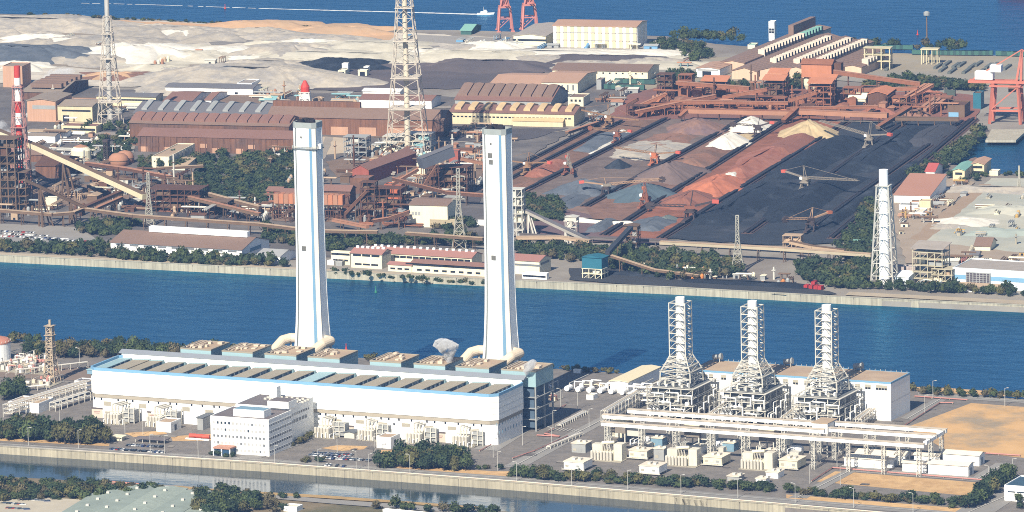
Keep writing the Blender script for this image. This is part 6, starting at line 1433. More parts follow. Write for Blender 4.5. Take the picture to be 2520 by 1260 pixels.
conveyor('conveyor curving along the right edge of the coal yard', [(1945,600,12),(2000,612,10),(2080,622,9)], 3.6, 2.4, beigep, brst, brst, 24)
conveyor('cream pipe crossing by the yellow cream hall', [(1395,330,3),(1470,305,4)], 3, 2, brst, rustp)
steel_frame('teal and cream transfer house on legs by the quay', 1465, 684, 16, 12, 8, 2, cream, [cream,steel,greyw], mat('teal_sheet',(52,120,140)), 0, seed=61, house=9)
steel_frame('dark drive tower at the top of the dark belt conveyor', 1557, 615, 10, 10, 17, 3, brst, [brst,greyw], None, seed=62, house=3)
steel_frame('grey sampling tower on the grey conveyor', 1408, 590, 9, 8, 16, 3, steel, [steel,greyw,cream], None, seed=63, house=3)
steel_frame('cream transfer tower at the near end of the coal yard', 1952, 612, 14, 10, 11, 2, beigep, [beigep,brst], None, seed=64)
steel_frame('tall pale process frame by the white lattice chimney', 2292, 700, 24, 16, 26, 5, mat('pale_frame',(214,204,176),.6,.1,.2), [cream,steel,beigep,greyw], mat('grey_tan_roof',(178,168,158)), 0, seed=65)
steel_frame('lower pale process frame left of the blue banded plant', 2326, 704, 16, 14, 14, 3, mat('pale_frame',(214,204,176)), [cream,steel,beigep], None, 0, seed=66)
steel_frame('furnace frame tower at the left edge', 14, 520, 26, 20, 62, 9, brst, [brst,greyw,rustd,beigep], None, seed=67, col=.9)
steel_frame('lower furnace frame right of the left edge tower', 48, 520, 18, 16, 34, 5, brst, [brst,rustd,greyw], None, seed=68)
steel_frame('rust frame tower in the centre plant', 910, 548, 12, 10, 34, 6, rustd, [rustd,brst], None, seed=69)
steel_frame('rust frame under the orange bunker house', 950, 520, 30, 16, 20, 3, rustd, [rustd,brst,rust], None, seed=70)
steel_frame('brown pipe frame right of the small left pylon', 440, 520, 44, 24, 20, 4, rustd, [rustd,brst,rust], None, seed=71)
steel_frame('low brown pipe frame at the wooded hill foot', 520, 528, 34, 18, 12, 3, brst, [rustd,brst,rust], None, seed=72)
steel_frame('grey equipment frame below the tall mast', 880, 385, 20, 14, 18, 4, greyw, [greyw,brst,steel], None, seed=73)
steel_frame('mixed frame at the left foot of the tall mast', 985, 372, 26, 16, 14, 3, steel, [steel,mat('teal_pale',(150,196,200)),cream,rust], None, seed=74)
steel_frame('mixed frame at the right foot of the tall mast', 1030, 372, 26, 16, 16, 3, steel, [mat('teal_pale',(150,196,200)),cream,steel], None, seed=75)
steel_frame('brown frame right of the grey sloping gallery', 1120, 478, 26, 18, 24, 4, rustd, [rustd,brst], None, seed=76)
steel_frame('dark frame under the grey sloping gallery', 1085, 470, 24, 18, 20, 3, rustd, [rustd,brst], None, seed=77)
steel_frame('vessel frame behind the right chimney', 1275, 585, 10, 10, 40, 6, steel, [steel,greyw,cream], None, seed=78)
building('red_plant', 'red brown gabled plant hall below the tall mast', (868,452,908,1002,36), mat('red_brown_wall',(190,108,92),.85,.1,.05,.15,alb=.54), pinkr, 'gabley', .5, 0, 'plant hall', dist=95)
building('red_plant', 'red brown block in front of the gabled plant hall', (862,478,908,922,38), brownw, pinkr, 'flat', 0, STEEL, 'plant hall')
building('red_plant', 'red brown plant hall right of the left chimney', (796,505,862,876,36), brownw, pinkr, 'gable', .4, STEEL, 'plant hall', win=(('front',1,.1,.5,.5,12,4,rustp),))
building('red_plant', 'red brown plant hall left of the left chimney', (657,492,692,705,22), mat('red_brown_wall',(190,108,92)), pinkr, 'gable', .3, STEEL, 'plant hall')
building('red_plant', 'long red brown plant hall behind the left chimney', (692,494,800,812,20), brownw, pinkr, 'gable', .3, STEEL, 'plant hall', win=(('front',2,.02,.6,.4,13,4,rustp),))
t = thing('ore_bunkers', 'long row of rusty bunkers on legs behind the left chimney', 'bunkers', G(674,542), math.radians(STEEL)); kk = K(t.location)
L_ = 178/kk; 
for i in range(14):
    x0 = L_*i/14; MB().box(x0+.2,x0+L_/14-.2,0,8,14,22).build('bunker', rusto if i%2 else rustp, t); MB().add([(x0+.6,1,13.95),(x0+L_/14-.6,1,13.95),(x0+L_/14-.6,7,13.95),(x0+.6,7,13.95),(x0+L_/28,4,10)],[(0,1,2,3),(0,4,1),(1,4,2),(2,4,3),(3,4,0)]).build('chute', cream, t)
    for y in (.4,7.6): MB().box(x0-.3,x0+.3,y-.3,y+.3,0,13.9).build('leg', rustd, t)
for z in (4.5,9): MB().box(0,L_,.2,.6,z,z+.5).build('beam', rustd, t)
building('bunker_house', 'orange bunker house in the centre plant', (946,492,988,998,36), mat('orange_bunker',(214,120,84),.8,.1,.05,.1,alb=.56), brown, 'flat', 0, STEEL, 'bunker house', z=0, win=(W_(2,.1,.9,.75,3,2),))
building('red_head_house', 'red brown head house at the top of the grey sloping gallery', (1106,415,1128,1134,42), mat('red_brown_wall',(190,108,92)), brown, 'flat', 0, STEEL, 'head house')
building('foot_house', 'cream head house at the foot of the grey sloping gallery', (1026,438,1046,1052,34), cream, greyr, 'flat', 0, STEEL, 'head house')
building('cream_hall', 'cream hall with brown roof left of the big pylon', (1008,560,1102,1160,56), cream, brown, 'gable', .12, STEEL, 'hall', win=(W_(3,.05,.3,.55,2,3,greyw),), dist=34)
building('cream_annex', 'grey tan annex at the foot of the cream hall', (1008,556,1044,1048,23), mat('tan_panel',(196,180,150)), greyw, 'flat', 0, STEEL, 'annex')
building('cream_annex', 'tan annex with trees at the right foot of the cream hall', (1058,562,1120,1124,20), mat('tan_panel',(196,180,150)), greyw, 'flat', 0, STEEL, 'annex')
building('white_store', 'low white store right of the cream hall', (1168,556,1192,1200,8), white, white, 'flat', 0, STEEL, 'store')
building('brown_hall', 'dark brown hall behind the huge cream gallery', (88,440,150,232,32), brownw, rustd, 'gable', .2, STEEL, 'hall', dist=50)
building('brown_hall', 'brown roofed shed right of the red striped chimney', (70,400,104,118,20), brownw, brown, 'gable', .3, STEEL, 'shed')
building('control_house', 'small cream and grey control house under the huge cream gallery', (108,508,140,147,20), cream, greyw, 'flat', 0, STEEL, 'house')
building('control_house', 'white low house left of the small control house', (84,518,122,128,8), cream, cream, 'flat', 0, STEEL, 'house')
building('control_house', 'cream pump block below the huge cream gallery', (222,478,264,270,14), cream, greyw, 'flat', 0, STEEL, 'house')
for i, (x,y,r_) in enumerate(((292,408,9),(308,402,8))):
    t = thing('dome_tank', 'rusty domed tank left of the white block, '+['left','right'][i]+' one', 'tank', G(x,y), 0); MB().lathe([(r_,0),(r_,5),(r_*.9,8),(r_*.6,10.5),(.5,11.5)],0,0,20).build('shell', rustp, t, smooth=True); MB().lathe([(r_+.25,4.8),(r_+.25,5.4)],0,0,20).build('band', brst, t)
t = thing('dome_tank', 'white domed tank with rusty top near the works car park', 'tank', G(200,394), 0); MB().lathe([(9,0),(9,9),(6,12),(.5,13.5)],0,0,20).build('shell', cream, t); MB().lathe([(6.2,12),(.5,13.9)],0,0,20).build('cap', rustp, t)
# scattered pipework among the plants
def clutter(poly, n, mats, words, seed, hmax=12.0, smin=5, smax=14):
    rg = random.Random(seed); P = [G(x,y) for x,y in poly]; pl = [(p.x,p.y) for p in P]; k = 0
    x0,x1,y0,y1 = min(p[0] for p in pl),max(p[0] for p in pl),min(p[1] for p in pl),max(p[1] for p in pl)
    KINDS = ['pipe portal','small house','vessel group','pipe run','thin stack']
    while k < n:
        x, y = rg.uniform(x0,x1), rg.uniform(y0,y1)
        if not inpoly(x,y,pl): continue
        k += 1; kind = rg.choices(range(5),(4,3,3,4,1))[0]; m = rg.choice(mats); m2 = rg.choice(mats); s_ = rg.uniform(smin,smax); h = rg.uniform(4,hmax)
        t = thing(['pipe_portal','plant_house','vessel_group','pipe_run','vent_stack'][kind], f'{KINDS[kind]} {words}', KINDS[kind], (x,y,0), math.radians(STEEL)+rg.choice((0,math.pi/2)), f'{KINDS[kind]}s {words}')
        if kind == 0:
            for sx in (-s_/2,s_/2): MB().beam((sx,-2,0),(sx,-2,h),.5).beam((sx,2,0),(sx,2,h),.5).beam((sx,-2.4,h),(sx,2.4,h),.5).build('portal', m, t)
            for j in range(3): MB().tube((-s_,-1.5+1.5*j,h+.7),(s_,-1.5+1.5*j,h+.7),.5,n=6).build('pipe', m2, t)
        elif kind == 1:
            MB().box(-s_/2,s_/2,-s_/3,s_/3,0,h*.7).build('wall', m, t); MB().extrude_x([(-s_/3-.5,h*.7+.02),(0,h*.7+s_*.12),(s_/3+.5,h*.7+.02)][::-1],-s_/2-.5,s_/2+.5).build('roof', m2, t); MB().box(-1,1,-s_/3-.1,-s_/3+.1,0,2.4).build('door', dark, t)
        elif kind == 2:
            for j in range(3): MB().lathe([(1.4,0),(1.5,h*.5+j),(.7,h*.5+j+1.4)],-3.6+3.6*j,0,10).build('vessel', [m,m2,m][j], t)
            MB().tube((-5,2,h*.4),(5,2,h*.4),.5,n=6).build('pipe', m2, t)
        elif kind == 3:
            for j in range(3): MB().tube((-s_*1.2,j*1.4,2.2+.6*j),(s_*1.2,j*1.4,2.2+.6*j),.5,n=6).build('pipe', m if j%2 else m2, t)
            for sx in (-s_,0,s_): MB().box(sx-.3,sx+.3,-.5,3.4,0,1.7).build('support', m, t)
        else:
            MB().tube((0,0,0),(0,0,h*2.2),.9,.7,n=10).build('shaft', m, t); MB().box(-1.6,1.6,-1.6,1.6,h*1.6,h*1.6+.3).build('platform', m2, t)
RM = [rust,rustd,rustp,brst,rust,rustd]; BM = [brst,rustd,beigep,greyw,brst,steel,rustd]; MM = [steel,greyw,cream,brst,beigep,mat('teal_pale',(150,196,200)),rustp]
clutter([(1560,290),(1650,225),(1900,232),(2000,250),(2000,288),(1700,284)], 62, RM, 'among the left conveyors of the sinter plant', 1, 14)
clutter([(1990,250),(2140,238),(2320,240),(2380,290),(2200,294),(2000,288)], 50, RM, 'among the right conveyors of the sinter plant', 2, 12)
clutter([(-10,430),(60,420),(330,400),(360,470),(380,530),(0,545)], 70, BM, 'in the furnace area at the left', 3, 13)
clutter([(380,430),(470,440),(480,500),(660,520),(660,550),(400,545)], 46, BM, 'between the small left pylon and the bunkers', 4, 12)
clutter([(680,505),(860,515),(1000,520),(1000,562),(820,560),(680,545)], 46, [rustd,brst,rust,rustd,greyw], 'around the bunkers of the centre plant', 5, 13)
clutter([(800,400),(860,380),(1100,372),(1200,365),(1190,470),(1010,520),(930,480),(860,440)], 84, [rustd,brst,rustp,greyw,steel,beigep], 'below the tall lattice mast', 6, 13)
clutter([(930,365),(1080,362),(1100,392),(940,398)], 34, MM, 'at the foot of the tall lattice mast', 7, 10)
clutter([(60,300),(320,308),(330,400),(100,400)], 40, [white,cream,greyw,steel,tanr,brst], 'in the works streets at the left', 8, 7)
clutter([(640,235),(880,238),(890,262),(660,262)], 30, MM, 'behind the brown rolling mill', 9, 8)
clutter([(100,100),(160,90),(300,105),(420,125),(640,130),(620,160),(200,160)], 16, MM, 'on the white quarry floor', 10, 7)
clutter([(2250,500),(2330,450),(2420,450),(2250,590),(2200,570)], 24, [brst,cream,steel,greyw,tanr,mat('yellow_machine',(206,170,100))], 'in the dusty yard right of the white lattice chimney', 11, 5, 3, 8)
clutter([(2300,590),(2420,480),(2520,480),(2520,640),(2330,640)], 20, [brst,mat('yellow_machine',(206,170,100)),cream,greyw,greyw,concrete], 'on the aggregate yard', 12, 5, 3, 7)
clutter([(1540,660),(1700,672),(1960,690),(1960,704),(1700,694)], 30, [mat('orange_truck',(220,140,70)),cream,steel,brst,greyw], 'behind the black quay strip', 13, 5, 3, 7)
clutter([(1490,200),(1700,150),(1700,165),(1540,235)], 16, MM, 'around the green containers', 14, 6)
clutter([(1000,92),(1260,98),(1640,122),(1640,126),(1250,118),(1000,98)], 24, [mat('blue_sheet',(120,170,210)),cream,steel,greyw], 'on the harbour yard', 15, 5)
clutter([(2300,640),(2520,650),(2520,664),(2300,652)], 18, [brst,cream,greyw,pink], 'behind the blue banded plant', 16, 6)
clutter([(640,385),(735,370),(860,385),(860,450),(760,470),(650,440)], 30, BM, 'between the left chimney and the plant hall', 17, 9)
clutter([(200,425),(380,440),(380,505),(220,500)], 34, BM, 'under the foot of the huge cream gallery', 18, 10)
clutter([(560,500),(720,505),(720,560),(560,550)], 24, BM, 'at the left of the rusty bunkers', 19, 9)
clutter([(1060,322),(1250,318),(1240,400),(1110,420),(1090,350)], 40, [brst,greyw,rustp,steel,beigep,rustd], 'between the yellow hall and the ore yard', 20, 8)
clutter([(60,245),(330,232),(400,262),(330,300),(60,300)], 22, [cream,tanr,greyw,brst,steel], 'among the left halls', 21, 8)
clutter([(1480,240),(1560,225),(1500,300),(1440,318)], 16, [brst,greyw,steel,rustp], 'beside the yellow hall gate', 22, 7)
# cars of the works car parks: too small to show parts
cmesh = {}
for ci, m in enumerate(carpaint):
    b = MB().box(-2.2,2.2,-.9,.9,.3,.95).box(-1.6,1.0,-.8,.8,.96,1.5); cmesh[ci] = b.mesh('parked_car'); cmesh[ci].materials.append(m)
def farcars(rows, words, seed):
    rg = random.Random(seed)
    for x0,y0,x1,y1,n in rows:
        A, B = G(x0,y0), G(x1,y1)
        for i in range(n):
            if rg.random() < .12: continue
            ci = rg.choices(range(6),(8,4,4,3,1,1))[0]; o = obj('parked_car', cmesh[ci], None); o.location = A+(B-A)*((i+.5)/n)+Vector((rg.uniform(-.4,.4),rg.uniform(-.4,.4),0)); o.rotation_euler = (0,0,math.pi/2+rg.uniform(-.05,.05)); tag(o, f'{CN[ci]} car parked {words}', 'car', f'{CN[ci]} cars parked {words}')
farcars([(2,571,85,575,26),(0,577,120,583,36),(0,583,170,591,46),(60,589,230,597,40)], 'in the works lot on the left quay', 1)
farcars([(250,370,318,362,18),(246,378,320,372,18),(262,386,318,382,14),(220,345,310,340,20)], 'in the works lot left of the mill', 2)
farcars([(2310,440,2345,420,10),(2330,470,2350,458,6)], 'by the houses near the inlet', 3)
redc = mat('red_container', (190,60,60), .6, .1, .1)
for i,(x,y) in enumerate(((1978,712),(1990,713),(2002,714),(2012,715),(1996,704))):
    t = thing('red_container', 'red container beside the black quay strip, '+['first','second','third','fourth','upper'][i]+' from the left', 'container', G(x,y), 0, 'red containers on the quay'); MB().box(0,3,0,6,.2,3.4).build('body', redc, t)
    for zz in range(3): MB().box(-.1+zz*1.45,.05+zz*1.45,-.1,.02,.2,3.4).build('rib', redc, t)
# ---- towers and pylons
def pylon(label, px, py, ptop, base_px, m=None, arms=3):
    m = m or mat('galvanised_pylon', (196,192,176), .6, .1, .3); C = G(px,py); h = hpx(C, py-ptop); b = base_px/K(C)/2/1.3
    t = thing('power_pylon', label, 'pylon', C, math.radians(20)); n = 9; tp = b*.22
    lv = [(b+(tp-b)*min(1,(k/n)/.62)**.8, b+(tp-b)*min(1,(k/n)/.62)**.8, h*k/n) for k in range(n+1)]
    lattice(t, lv, m, .35, .5, 'x')
    for k in range(arms):
        z = h*(.62+.14*k); 
        for s_ in (-1,1): MB().beam((0,0,z+1.6),(s_*b*.95,0,z),.35).beam((0,-tp,z),(s_*b*.95,0,z),.35).beam((0,tp,z),(s_*b*.95,0,z),.35).build('cross_arm', m, t); MB().tube((s_*b*.9,0,z),(s_*b*.9,0,z-2.5),.22,n=6).build('insulator', m, t)
    return t
pylon('big lattice pylon between the two tall chimneys', 1131, 612, 415, 46)
pylon('slim lattice pylon at the foot of the huge cream gallery', 368, 556, 425, 34, arms=0)
pylon('lattice pylon before the coal yard at the right', 1816, 668, 530, 44, arms=0)
pylon('small lattice pylon at the right edge on the aggregate yard', 2508, 470, 408, 14, arms=0)
def lattice_chimney(label, px, py, ptop, b0, b1, pipe_r, m, pipem, n=9, over=3.0, topf=1.0, plat=(.35,.65,.97), bow=1.0, rz=.3, x='x', bands=None, fl=.5):
    C = G(px,py); h = hpx(C, py-ptop); k = K(C); a, b = b0/k/2/1.3, b1/k/2/1.3
    t = thing('lattice_chimney', label, 'lattice chimney', C, rz); lv = []
    for i in range(n+1):
        f = i/n; ww = b+(a-b)*(1-f)**bow; lv.append((ww,ww,h*topf*f))
    lattice(t, lv, m, fl, fl*1.7, x)
    if bands:
        for i in range(len(bands)): z0, z1 = h*i/len(bands), h*(i+1)/len(bands); MB().lathe([(pipe_r,z0+.02),(pipe_r,z1)],0,0,16).build('flue_band', bands[i], t)
    else: MB().lathe([(pipe_r*1.15,0),(pipe_r,h*.5),(pipe_r*.95,h+over),(pipe_r*.8,h+over)],0,0,18).build('flue', pipem, t)
    for f in plat:
        w = b+(a-b)*(1-f/topf)**bow if f < topf else b
        ring(MB(), [(-w-1,-w-1),(w+1,-w-1),(w+1,w+1),(-w-1,w+1)], [(-pipe_r-.3,-pipe_r-.3),(pipe_r+.3,-pipe_r-.3),(pipe_r+.3,pipe_r+.3),(-pipe_r-.3,pipe_r+.3)], h*f+.4, h*f+.9).build('platform', m, t)
    return t, h
mw = mat('mast_white', (226,214,196), .6, .08, .3, alb=.66)
lattice_chimney('tall cream lattice mast with a central flue rising past the top edge', 1004, 378, -70, 128, 38, 2.3, mw, mat('flue_cream',(236,224,200),.6,.08,.1,.2,alb=.68), 12, 6, 1.0, (.25,.42,.62,.8), 1.25, fl=.40)
lattice_chimney('grey white lattice chimney rising from the left works', 272, 312, 8, 74, 22, 2.3, mw, mat('flue_grey',(210,206,198),.6,.12,.1,.3), 8, 6, .9, (.2,.55,.75), 1.15, fl=.32)
lattice_chimney('white lattice chimney at the quay on the right', 2177, 706, 430, 74, 38, 3.7, steel, stackw, 8, 4, .9, (.9,), 1.0, .12, 'k')
rdp = mat('red_paint', (222,76,60), .6, .06, .2, alb=.6); whp = mat('white_paint', (246,242,236), .6, .05, .2, alb=.78)
lattice_chimney('red and white striped chimney in a lattice frame at the left', 52, 478, 162, 62, 26, 2.7, mat('red_white_lattice',(206,150,138),.6,.1,.3), rdp, 7, 0, .85, (.26,.52,.83), 1.0, .3, 'k', [whp,rdp,rdp,whp,rdp,rdp,whp,rdp,whp,whp,rdp], fl=.4)
t, h = lattice_chimney('squat white chimney with red top behind the brown mill', 752, 268, 214, 40, 26, 4.2, whp, whp, 3, 0, .75, (.74,), 1.0, .3, 'k', [whp,whp,whp,rdp]); MB().lathe([(4.3,h+.02),(1.2,h+6)],0,0,16).build('cap', rdp, t)
C = G(2281,108); t = thing('signal_mast', 'thin brown mast with a ball cage top by the far right sea', 'mast', C, 0); h = hpx(C,78); MB().tube((0,0,0),(0,0,h-4),.9,.6,n=8).build('pole', brst, t); MB().lathe([(1,h-4),(3,h-3),(3,h),(1,h+1)],0,0,10).build('cage', greyw, t)
C = G(263,400); t = thing('vent_tower', 'dark thin vent tower left of the white block', 'tower', C, 0); h = hpx(C,50); lattice(t,[(2,2,h*k/5) for k in range(6)],drk,.4,.5,'x'); MB().box(-2.6,2.6,-2.6,2.6,h+.3,h+2.5).build('head', drk, t)
# silo with spiral hoops near the right chimney, cyclones
t = thing('yard_gantry', 'pale gantry frames on the rail yard', 'gantry', G(2268,160), math.radians(STEEL))
for k in range(4): MB().beam((k*5,0,0),(k*5,0,14),.8).beam((k*5,10,0),(k*5,10,14),.8).beam((k*5,0,14),(k*5,10,14),.8).build('portal', mat('gantry_cream',(226,216,180)), t)
MB().box(-1,16,-.6,10.6,14.5,15.4).build('deck', mat('gantry_cream',(226,216,180)), t)
t = thing('yard_gantry', 'white gantry crane frames beside the ribbed mill', 'gantry', G(2128,172), math.radians(STEEL))
for k in range(4): MB().beam((k*8,0,0),(k*8,0,20),1).beam((k*8,10,0),(k*8,10,20),1).beam((k*8,0,20),(k*8,10,20),1).build('portal', mat('gantry_cream',(226,216,180)), t)
for z in (8,14,20.6): MB().box(-1,25,-.6,10.6,z,z+.7).build('deck', mat('gantry_cream',(226,216,180)), t)
# ================================================================ harbour cranes, ships, buoys, steam
crn = mat('crane_pink', (220,146,136), .6, .08, .2, alb=.58); cro = mat('crane_orange', (222,134,112), .6, .08, .2, alb=.58)
def gantry_crane(label, px, py, h, m, rz, sc=1.0, wid=18.0, dep=22.0):
    t = thing('harbour_crane', label, 'harbour crane', G(px,py), rz); t.scale = (sc,)*3
    for sx in (-1,1):
        for sy in (-1,1): MB().beam((sx*wid/2,sy*dep/2,0),(sx*wid*.36,sy*dep*.3,h),2.0).build('leg', m, t); MB().box(sx*wid/2-2.5,sx*wid/2+2.5,sy*dep/2-1,sy*dep/2+1,-.1,1.6).build('bogie', m, t)
    for sx in (-1,1): MB().beam((sx*wid*.42,-dep*.38,h*.5),(sx*wid*.42,dep*.38,h*.5),1.2).build('tie', m, t)
    for sy in (-1,1): MB().beam((-wid*.42,sy*dep*.37,h*.55),(wid*.42,sy*dep*.37,h*.55),1.2).build('tie', m, t); MB().beam((-wid*.45,sy*dep*.42,h*.15),(wid*.4,sy*dep*.35,h*.6),.8).build('diagonal', m, t)
    MB().box(-wid*.42,wid*.42,-dep*.35,dep*.35,h+.02,h+2).build('deck', m, t); MB().box(-wid*.3,wid*.3,-dep*.1,dep*.34,h+2.02,h+9).build('machine_house', m, t)
    MB().beam((-wid*.3,-dep*.2,h+2),(0,-dep*.3,h+26),1.6).beam((wid*.3,-dep*.2,h+2),(0,-dep*.3,h+26),1.6).build('a_frame', m, t)
    for s_ in (-1.5,1.5): MB().beam((s_,-dep*.3,h+5),(s_,-dep*2.2,h+18),1.2).build('jib', m, t)
    MB().beam((0,-dep*.3,h+26),(0,-dep*2.1,h+19),.5).build('stay', m, t); MB().box(wid*.3,wid*.42,-dep*.34,-dep*.2,h-4,h-.1).build('operator_cab', white, t)
gantry_crane('left of two pink harbour cranes by the far sea', 1243, 76, 30, crn, .5, .78)
gantry_crane('right of two pink harbour cranes by the far sea', 1303, 75, 30, crn, .5, .84)
# unloader at the right edge
C = G(2478,302); t = thing('ship_unloader', 'orange ship unloader with white cabins at the inlet berth', 'harbour crane', C, math.radians(STEEL))
for sx in (-14,14):
    for sy in (-9,9): MB().beam((sx,sy,0),(sx*.8,sy*.8,36),2.2).build('leg', cro, t)
for z in (12,34):
    for sy in (-1,1): MB().beam((-14,sy*8.4,z),(14,sy*8.4,z),1.6).build('tie', cro, t)
    for sx in (-1,1): MB().beam((sx*13.5,-8.5,z),(sx*13.5,8.5,z),1.4).build('tie', cro, t)
for sy in (-1,1): MB().beam((-14,sy*8.6,12),(12,sy*8,34),1.0).build('diagonal', cro, t); MB().beam((-34,sy*4,37),(30,sy*4,37),2.4).build('girder', cro, t)
MB().box(-28,-12,-4,6,39,46).build('machine_house', white, t); MB().box(-14,-4,-6,5,46.1,52).build('upper_cabin', white, t)
for sx in (9,13): MB().beam((sx,0,38),(14,0,66),2).build('mast', cro, t)
MB().beam((14,0,66),(-30,0,39),1).build('stay', cro, t); MB().beam((14,0,66),(42,0,44),1).build('stay', cro, t); MB().box(2,8,-3,3,28,33.5).build('hopper', brst, t)
# berth and inlet
slab('berth_deck', [(2425,345),(2500,345),(2530,318),(2440,318)], .6, concrete, 2)
# patrol boat and wake
P = G(1192,36,WZ); t = thing('patrol_boat', 'white patrol boat trailing a long wake on the far sea', 'boat', P, math.radians(20)); t.scale = (.62,)*3
MB().add([(-12,-3,-.5),(9,-3,-.5),(15,0,-.3),(9,3,-.5),(-12,3,-.5),(-12,-3.4,2.4),(9,-3.4,2.8),(17,0,3.6),(9,3.4,2.8),(-12,3.4,2.4)],[(4,3,2,1,0),(5,6,7,8,9),(0,1,6,5),(1,2,7,6),(2,3,8,7),(3,4,9,8),(4,0,5,9)]).build('hull', white, t)
MB().box(-6,5,-2.4,2.4,2.7,5.4).build('cabin', white, t); MB().box(-1,3.6,-2,2,5.45,7.6).build('bridge', white, t); MB().tube((-1,0,7.6),(-1,0,13),.25,n=6).build('mast', steel, t); MB().box(4.95,5.1,-2,2,3.6,4.8).build('windscreen', glass, t)
foam = mat('foam', (236,240,240), .9, .25, .05, alb=.7)
A = G(1192,36,WZ); B = G(200,8,WZ); d = (A-B); L_ = d.length; d.normalize(); nn = Vector((-d.y,d.x,0)); vs = []; fs = []; rg = random.Random(4)
n = 150
for i in range(n+1):
    f = i/n; c = B+d*(L_*f); wd = (1.0+rg.uniform(.3,1.4))*(.4+1.3*f**2)+.4; off = math.sin(f*9)*3*(1-f)
    vs += [tuple(c+nn*(off+wd)+Vector((0,0,.12))), tuple(c+nn*(off-wd)+Vector((0,0,.12)))]
    if i < n and (f > .45 or rg.random() < .8): fs.append((2*i,2*i+1,2*i+3,2*i+2))
me = bpy.data.meshes.new('wake'); me.from_pydata(vs,[],fs); me.update()
o = obj('wake', me, foam); o['kind'] = 'stuff'; o['label'] = 'long white foam wake behind the patrol boat'; o['category'] = 'wake'
P = G(2585,1,WZ); t = thing('cargo_ship', 'red hulled cargo ship cut by the top right corner', 'ship', P, math.radians(-24+178))
MB().add([(-60,-12,-1),(60,-12,-1),(74,0,-1),(60,12,-1),(-60,12,-1),(-60,-12,7),(60,-12,7),(78,0,9),(60,12,7),(-60,12,7)],[(4,3,2,1,0),(5,6,7,8,9),(0,1,6,5),(1,2,7,6),(2,3,8,7),(3,4,9,8),(4,0,5,9)]).build('hull', mat('ship_red',(214,70,84),.5,.06,.2,alb=.6), t); MB().box(-56,-40,-9,9,7.1,22).build('deck_house', white, t)
for k in range(3): MB().box(-30+k*28,-8+k*28,-9,9,7.1,9).build('hatch', greyw, t)
for i, (x,y,m,lab) in enumerate(((554,22,rdp,'red buoy on the far sea at the left'),(2258,86,rdp,'red buoy on the far sea at the right'),(852,862,rdp,'red marker buoy behind the left chimney foot'),(925,720,mat('green_buoy',(60,140,110)),'green buoy on the channel between the chimneys'))):
    P = G(x,y,WZ); t = thing('buoy', lab, 'buoy', P, 0); t.scale = (.55,)*3; MB().lathe([(2,-.5),(2,1.2),(1.6,1.6)],0,0,12).build('float', m, t); MB().lathe([(1.3,1.6),(.5,6),(.5,8)],0,0,8).build('tower', m, t); MB().lathe([(.7,8),(.7,9)],0,0,8).build('lantern', m, t)
# steam plumes
def steam(label, px, py, z, pts, dens, seed):
    rg = np.random.default_rng(seed); C = G(px,py,z); m = bpy.data.materials.new('steam'); m.use_nodes = True; n = m.node_tree
    for q in list(n.nodes):
        if q.type == 'BSDF_PRINCIPLED': n.nodes.remove(q)
    vol = n.nodes.new('ShaderNodeVolumePrincipled'); vol.inputs['Color'].default_value = (1,1,1,1)
    tc = n.nodes.new('ShaderNodeTexCoord'); tx = n.nodes.new('ShaderNodeTexNoise'); tx.inputs['Scale'].default_value = .16; tx.inputs['Detail'].default_value = 4
    n.links.new(tc.outputs['Object'], tx.inputs['Vector'])
    mr = n.nodes.new('ShaderNodeMapRange'); mr.inputs[1].default_value = .42; mr.inputs[2].default_value = .62; mr.inputs[4].default_value = dens
    n.links.new(tx.outputs[0], mr.inputs[0]); n.links.new(mr.outputs[0], vol.inputs['Density']); n.links.new(vol.outputs[0], n.nodes['Material Output'].inputs['Volume'])
    mb = MB()
    # one closed lumpy tube so that the plume is a single body
    ns = 16; vs = []; fs = []
    for k,(x,y,zz,r) in enumerate(pts):
        for i in range(ns):
            a = 2*math.pi*i/ns; e = r*(1+rg.uniform(-.16,.16)); vs.append((x+e*math.cos(a), y+e*math.sin(a), zz+rg.uniform(-.1,.1)*r))
    for k in range(len(pts)-1): fs += [(k*ns+i,k*ns+(i+1)%ns,(k+1)*ns+(i+1)%ns,(k+1)*ns+i) for i in range(ns)]
    fs += [tuple(range(ns-1,-1,-1)), tuple(range((len(pts)-1)*ns,len(pts)*ns))]
    mb.add(vs, fs); o = mb.build('steam_plume', m); o.location = C; o['kind'] = 'stuff'; o['label'] = label; o['category'] = 'steam'
steam('white steam plume rising behind the turbine hall between the chimneys', 1106, 892, 42, [(0,0,-4,1),(0,0,0,2),(-.5,0,3,3),(0,0,6,4.5),(-1,0,9,7),(-2,0,12,8.5),(-4,0,15,6.5),(-5,0,17,2)], 1.2, 1)
steam('thin white steam at the rightmost boiler house', 1297, 915, 42, [(0,0,-2,1),(0,0,0,2.5),(1,0,2,4.5),(2.5,0,5,4.5),(4,0,7.5,3),(5,0,9,1)], .7, 2)
steam('pale steam puff beside the left lattice chimney of the gas block', 1628, 960, 16, [(0,0,-3,1),(0,0,0,3),(1,0,4,4.5),(2,0,8,4.5),(4,0,12,3),(5,0,14,1)], .12, 3)
steam('large white steam cloud behind the orange tan hall', 150, 210, 2, [(0,0,0,6),(0,0,4,12),(-3,0,9,15),(0,4,13,13),(4,0,16,7)], .10, 4)
steam('white steam beside the red striped chimney', 14, 340, 20, [(0,0,0,3),(-2,0,5,7),(-6,0,10,9),(-12,0,15,8),(-16,0,18,4)], .12, 5)
steam('thin steam behind the left chimney', 862, 385, 4, [(0,0,0,2),(0,0,4,4),(1,0,8,4),(2,0,12,2)], .08, 6)
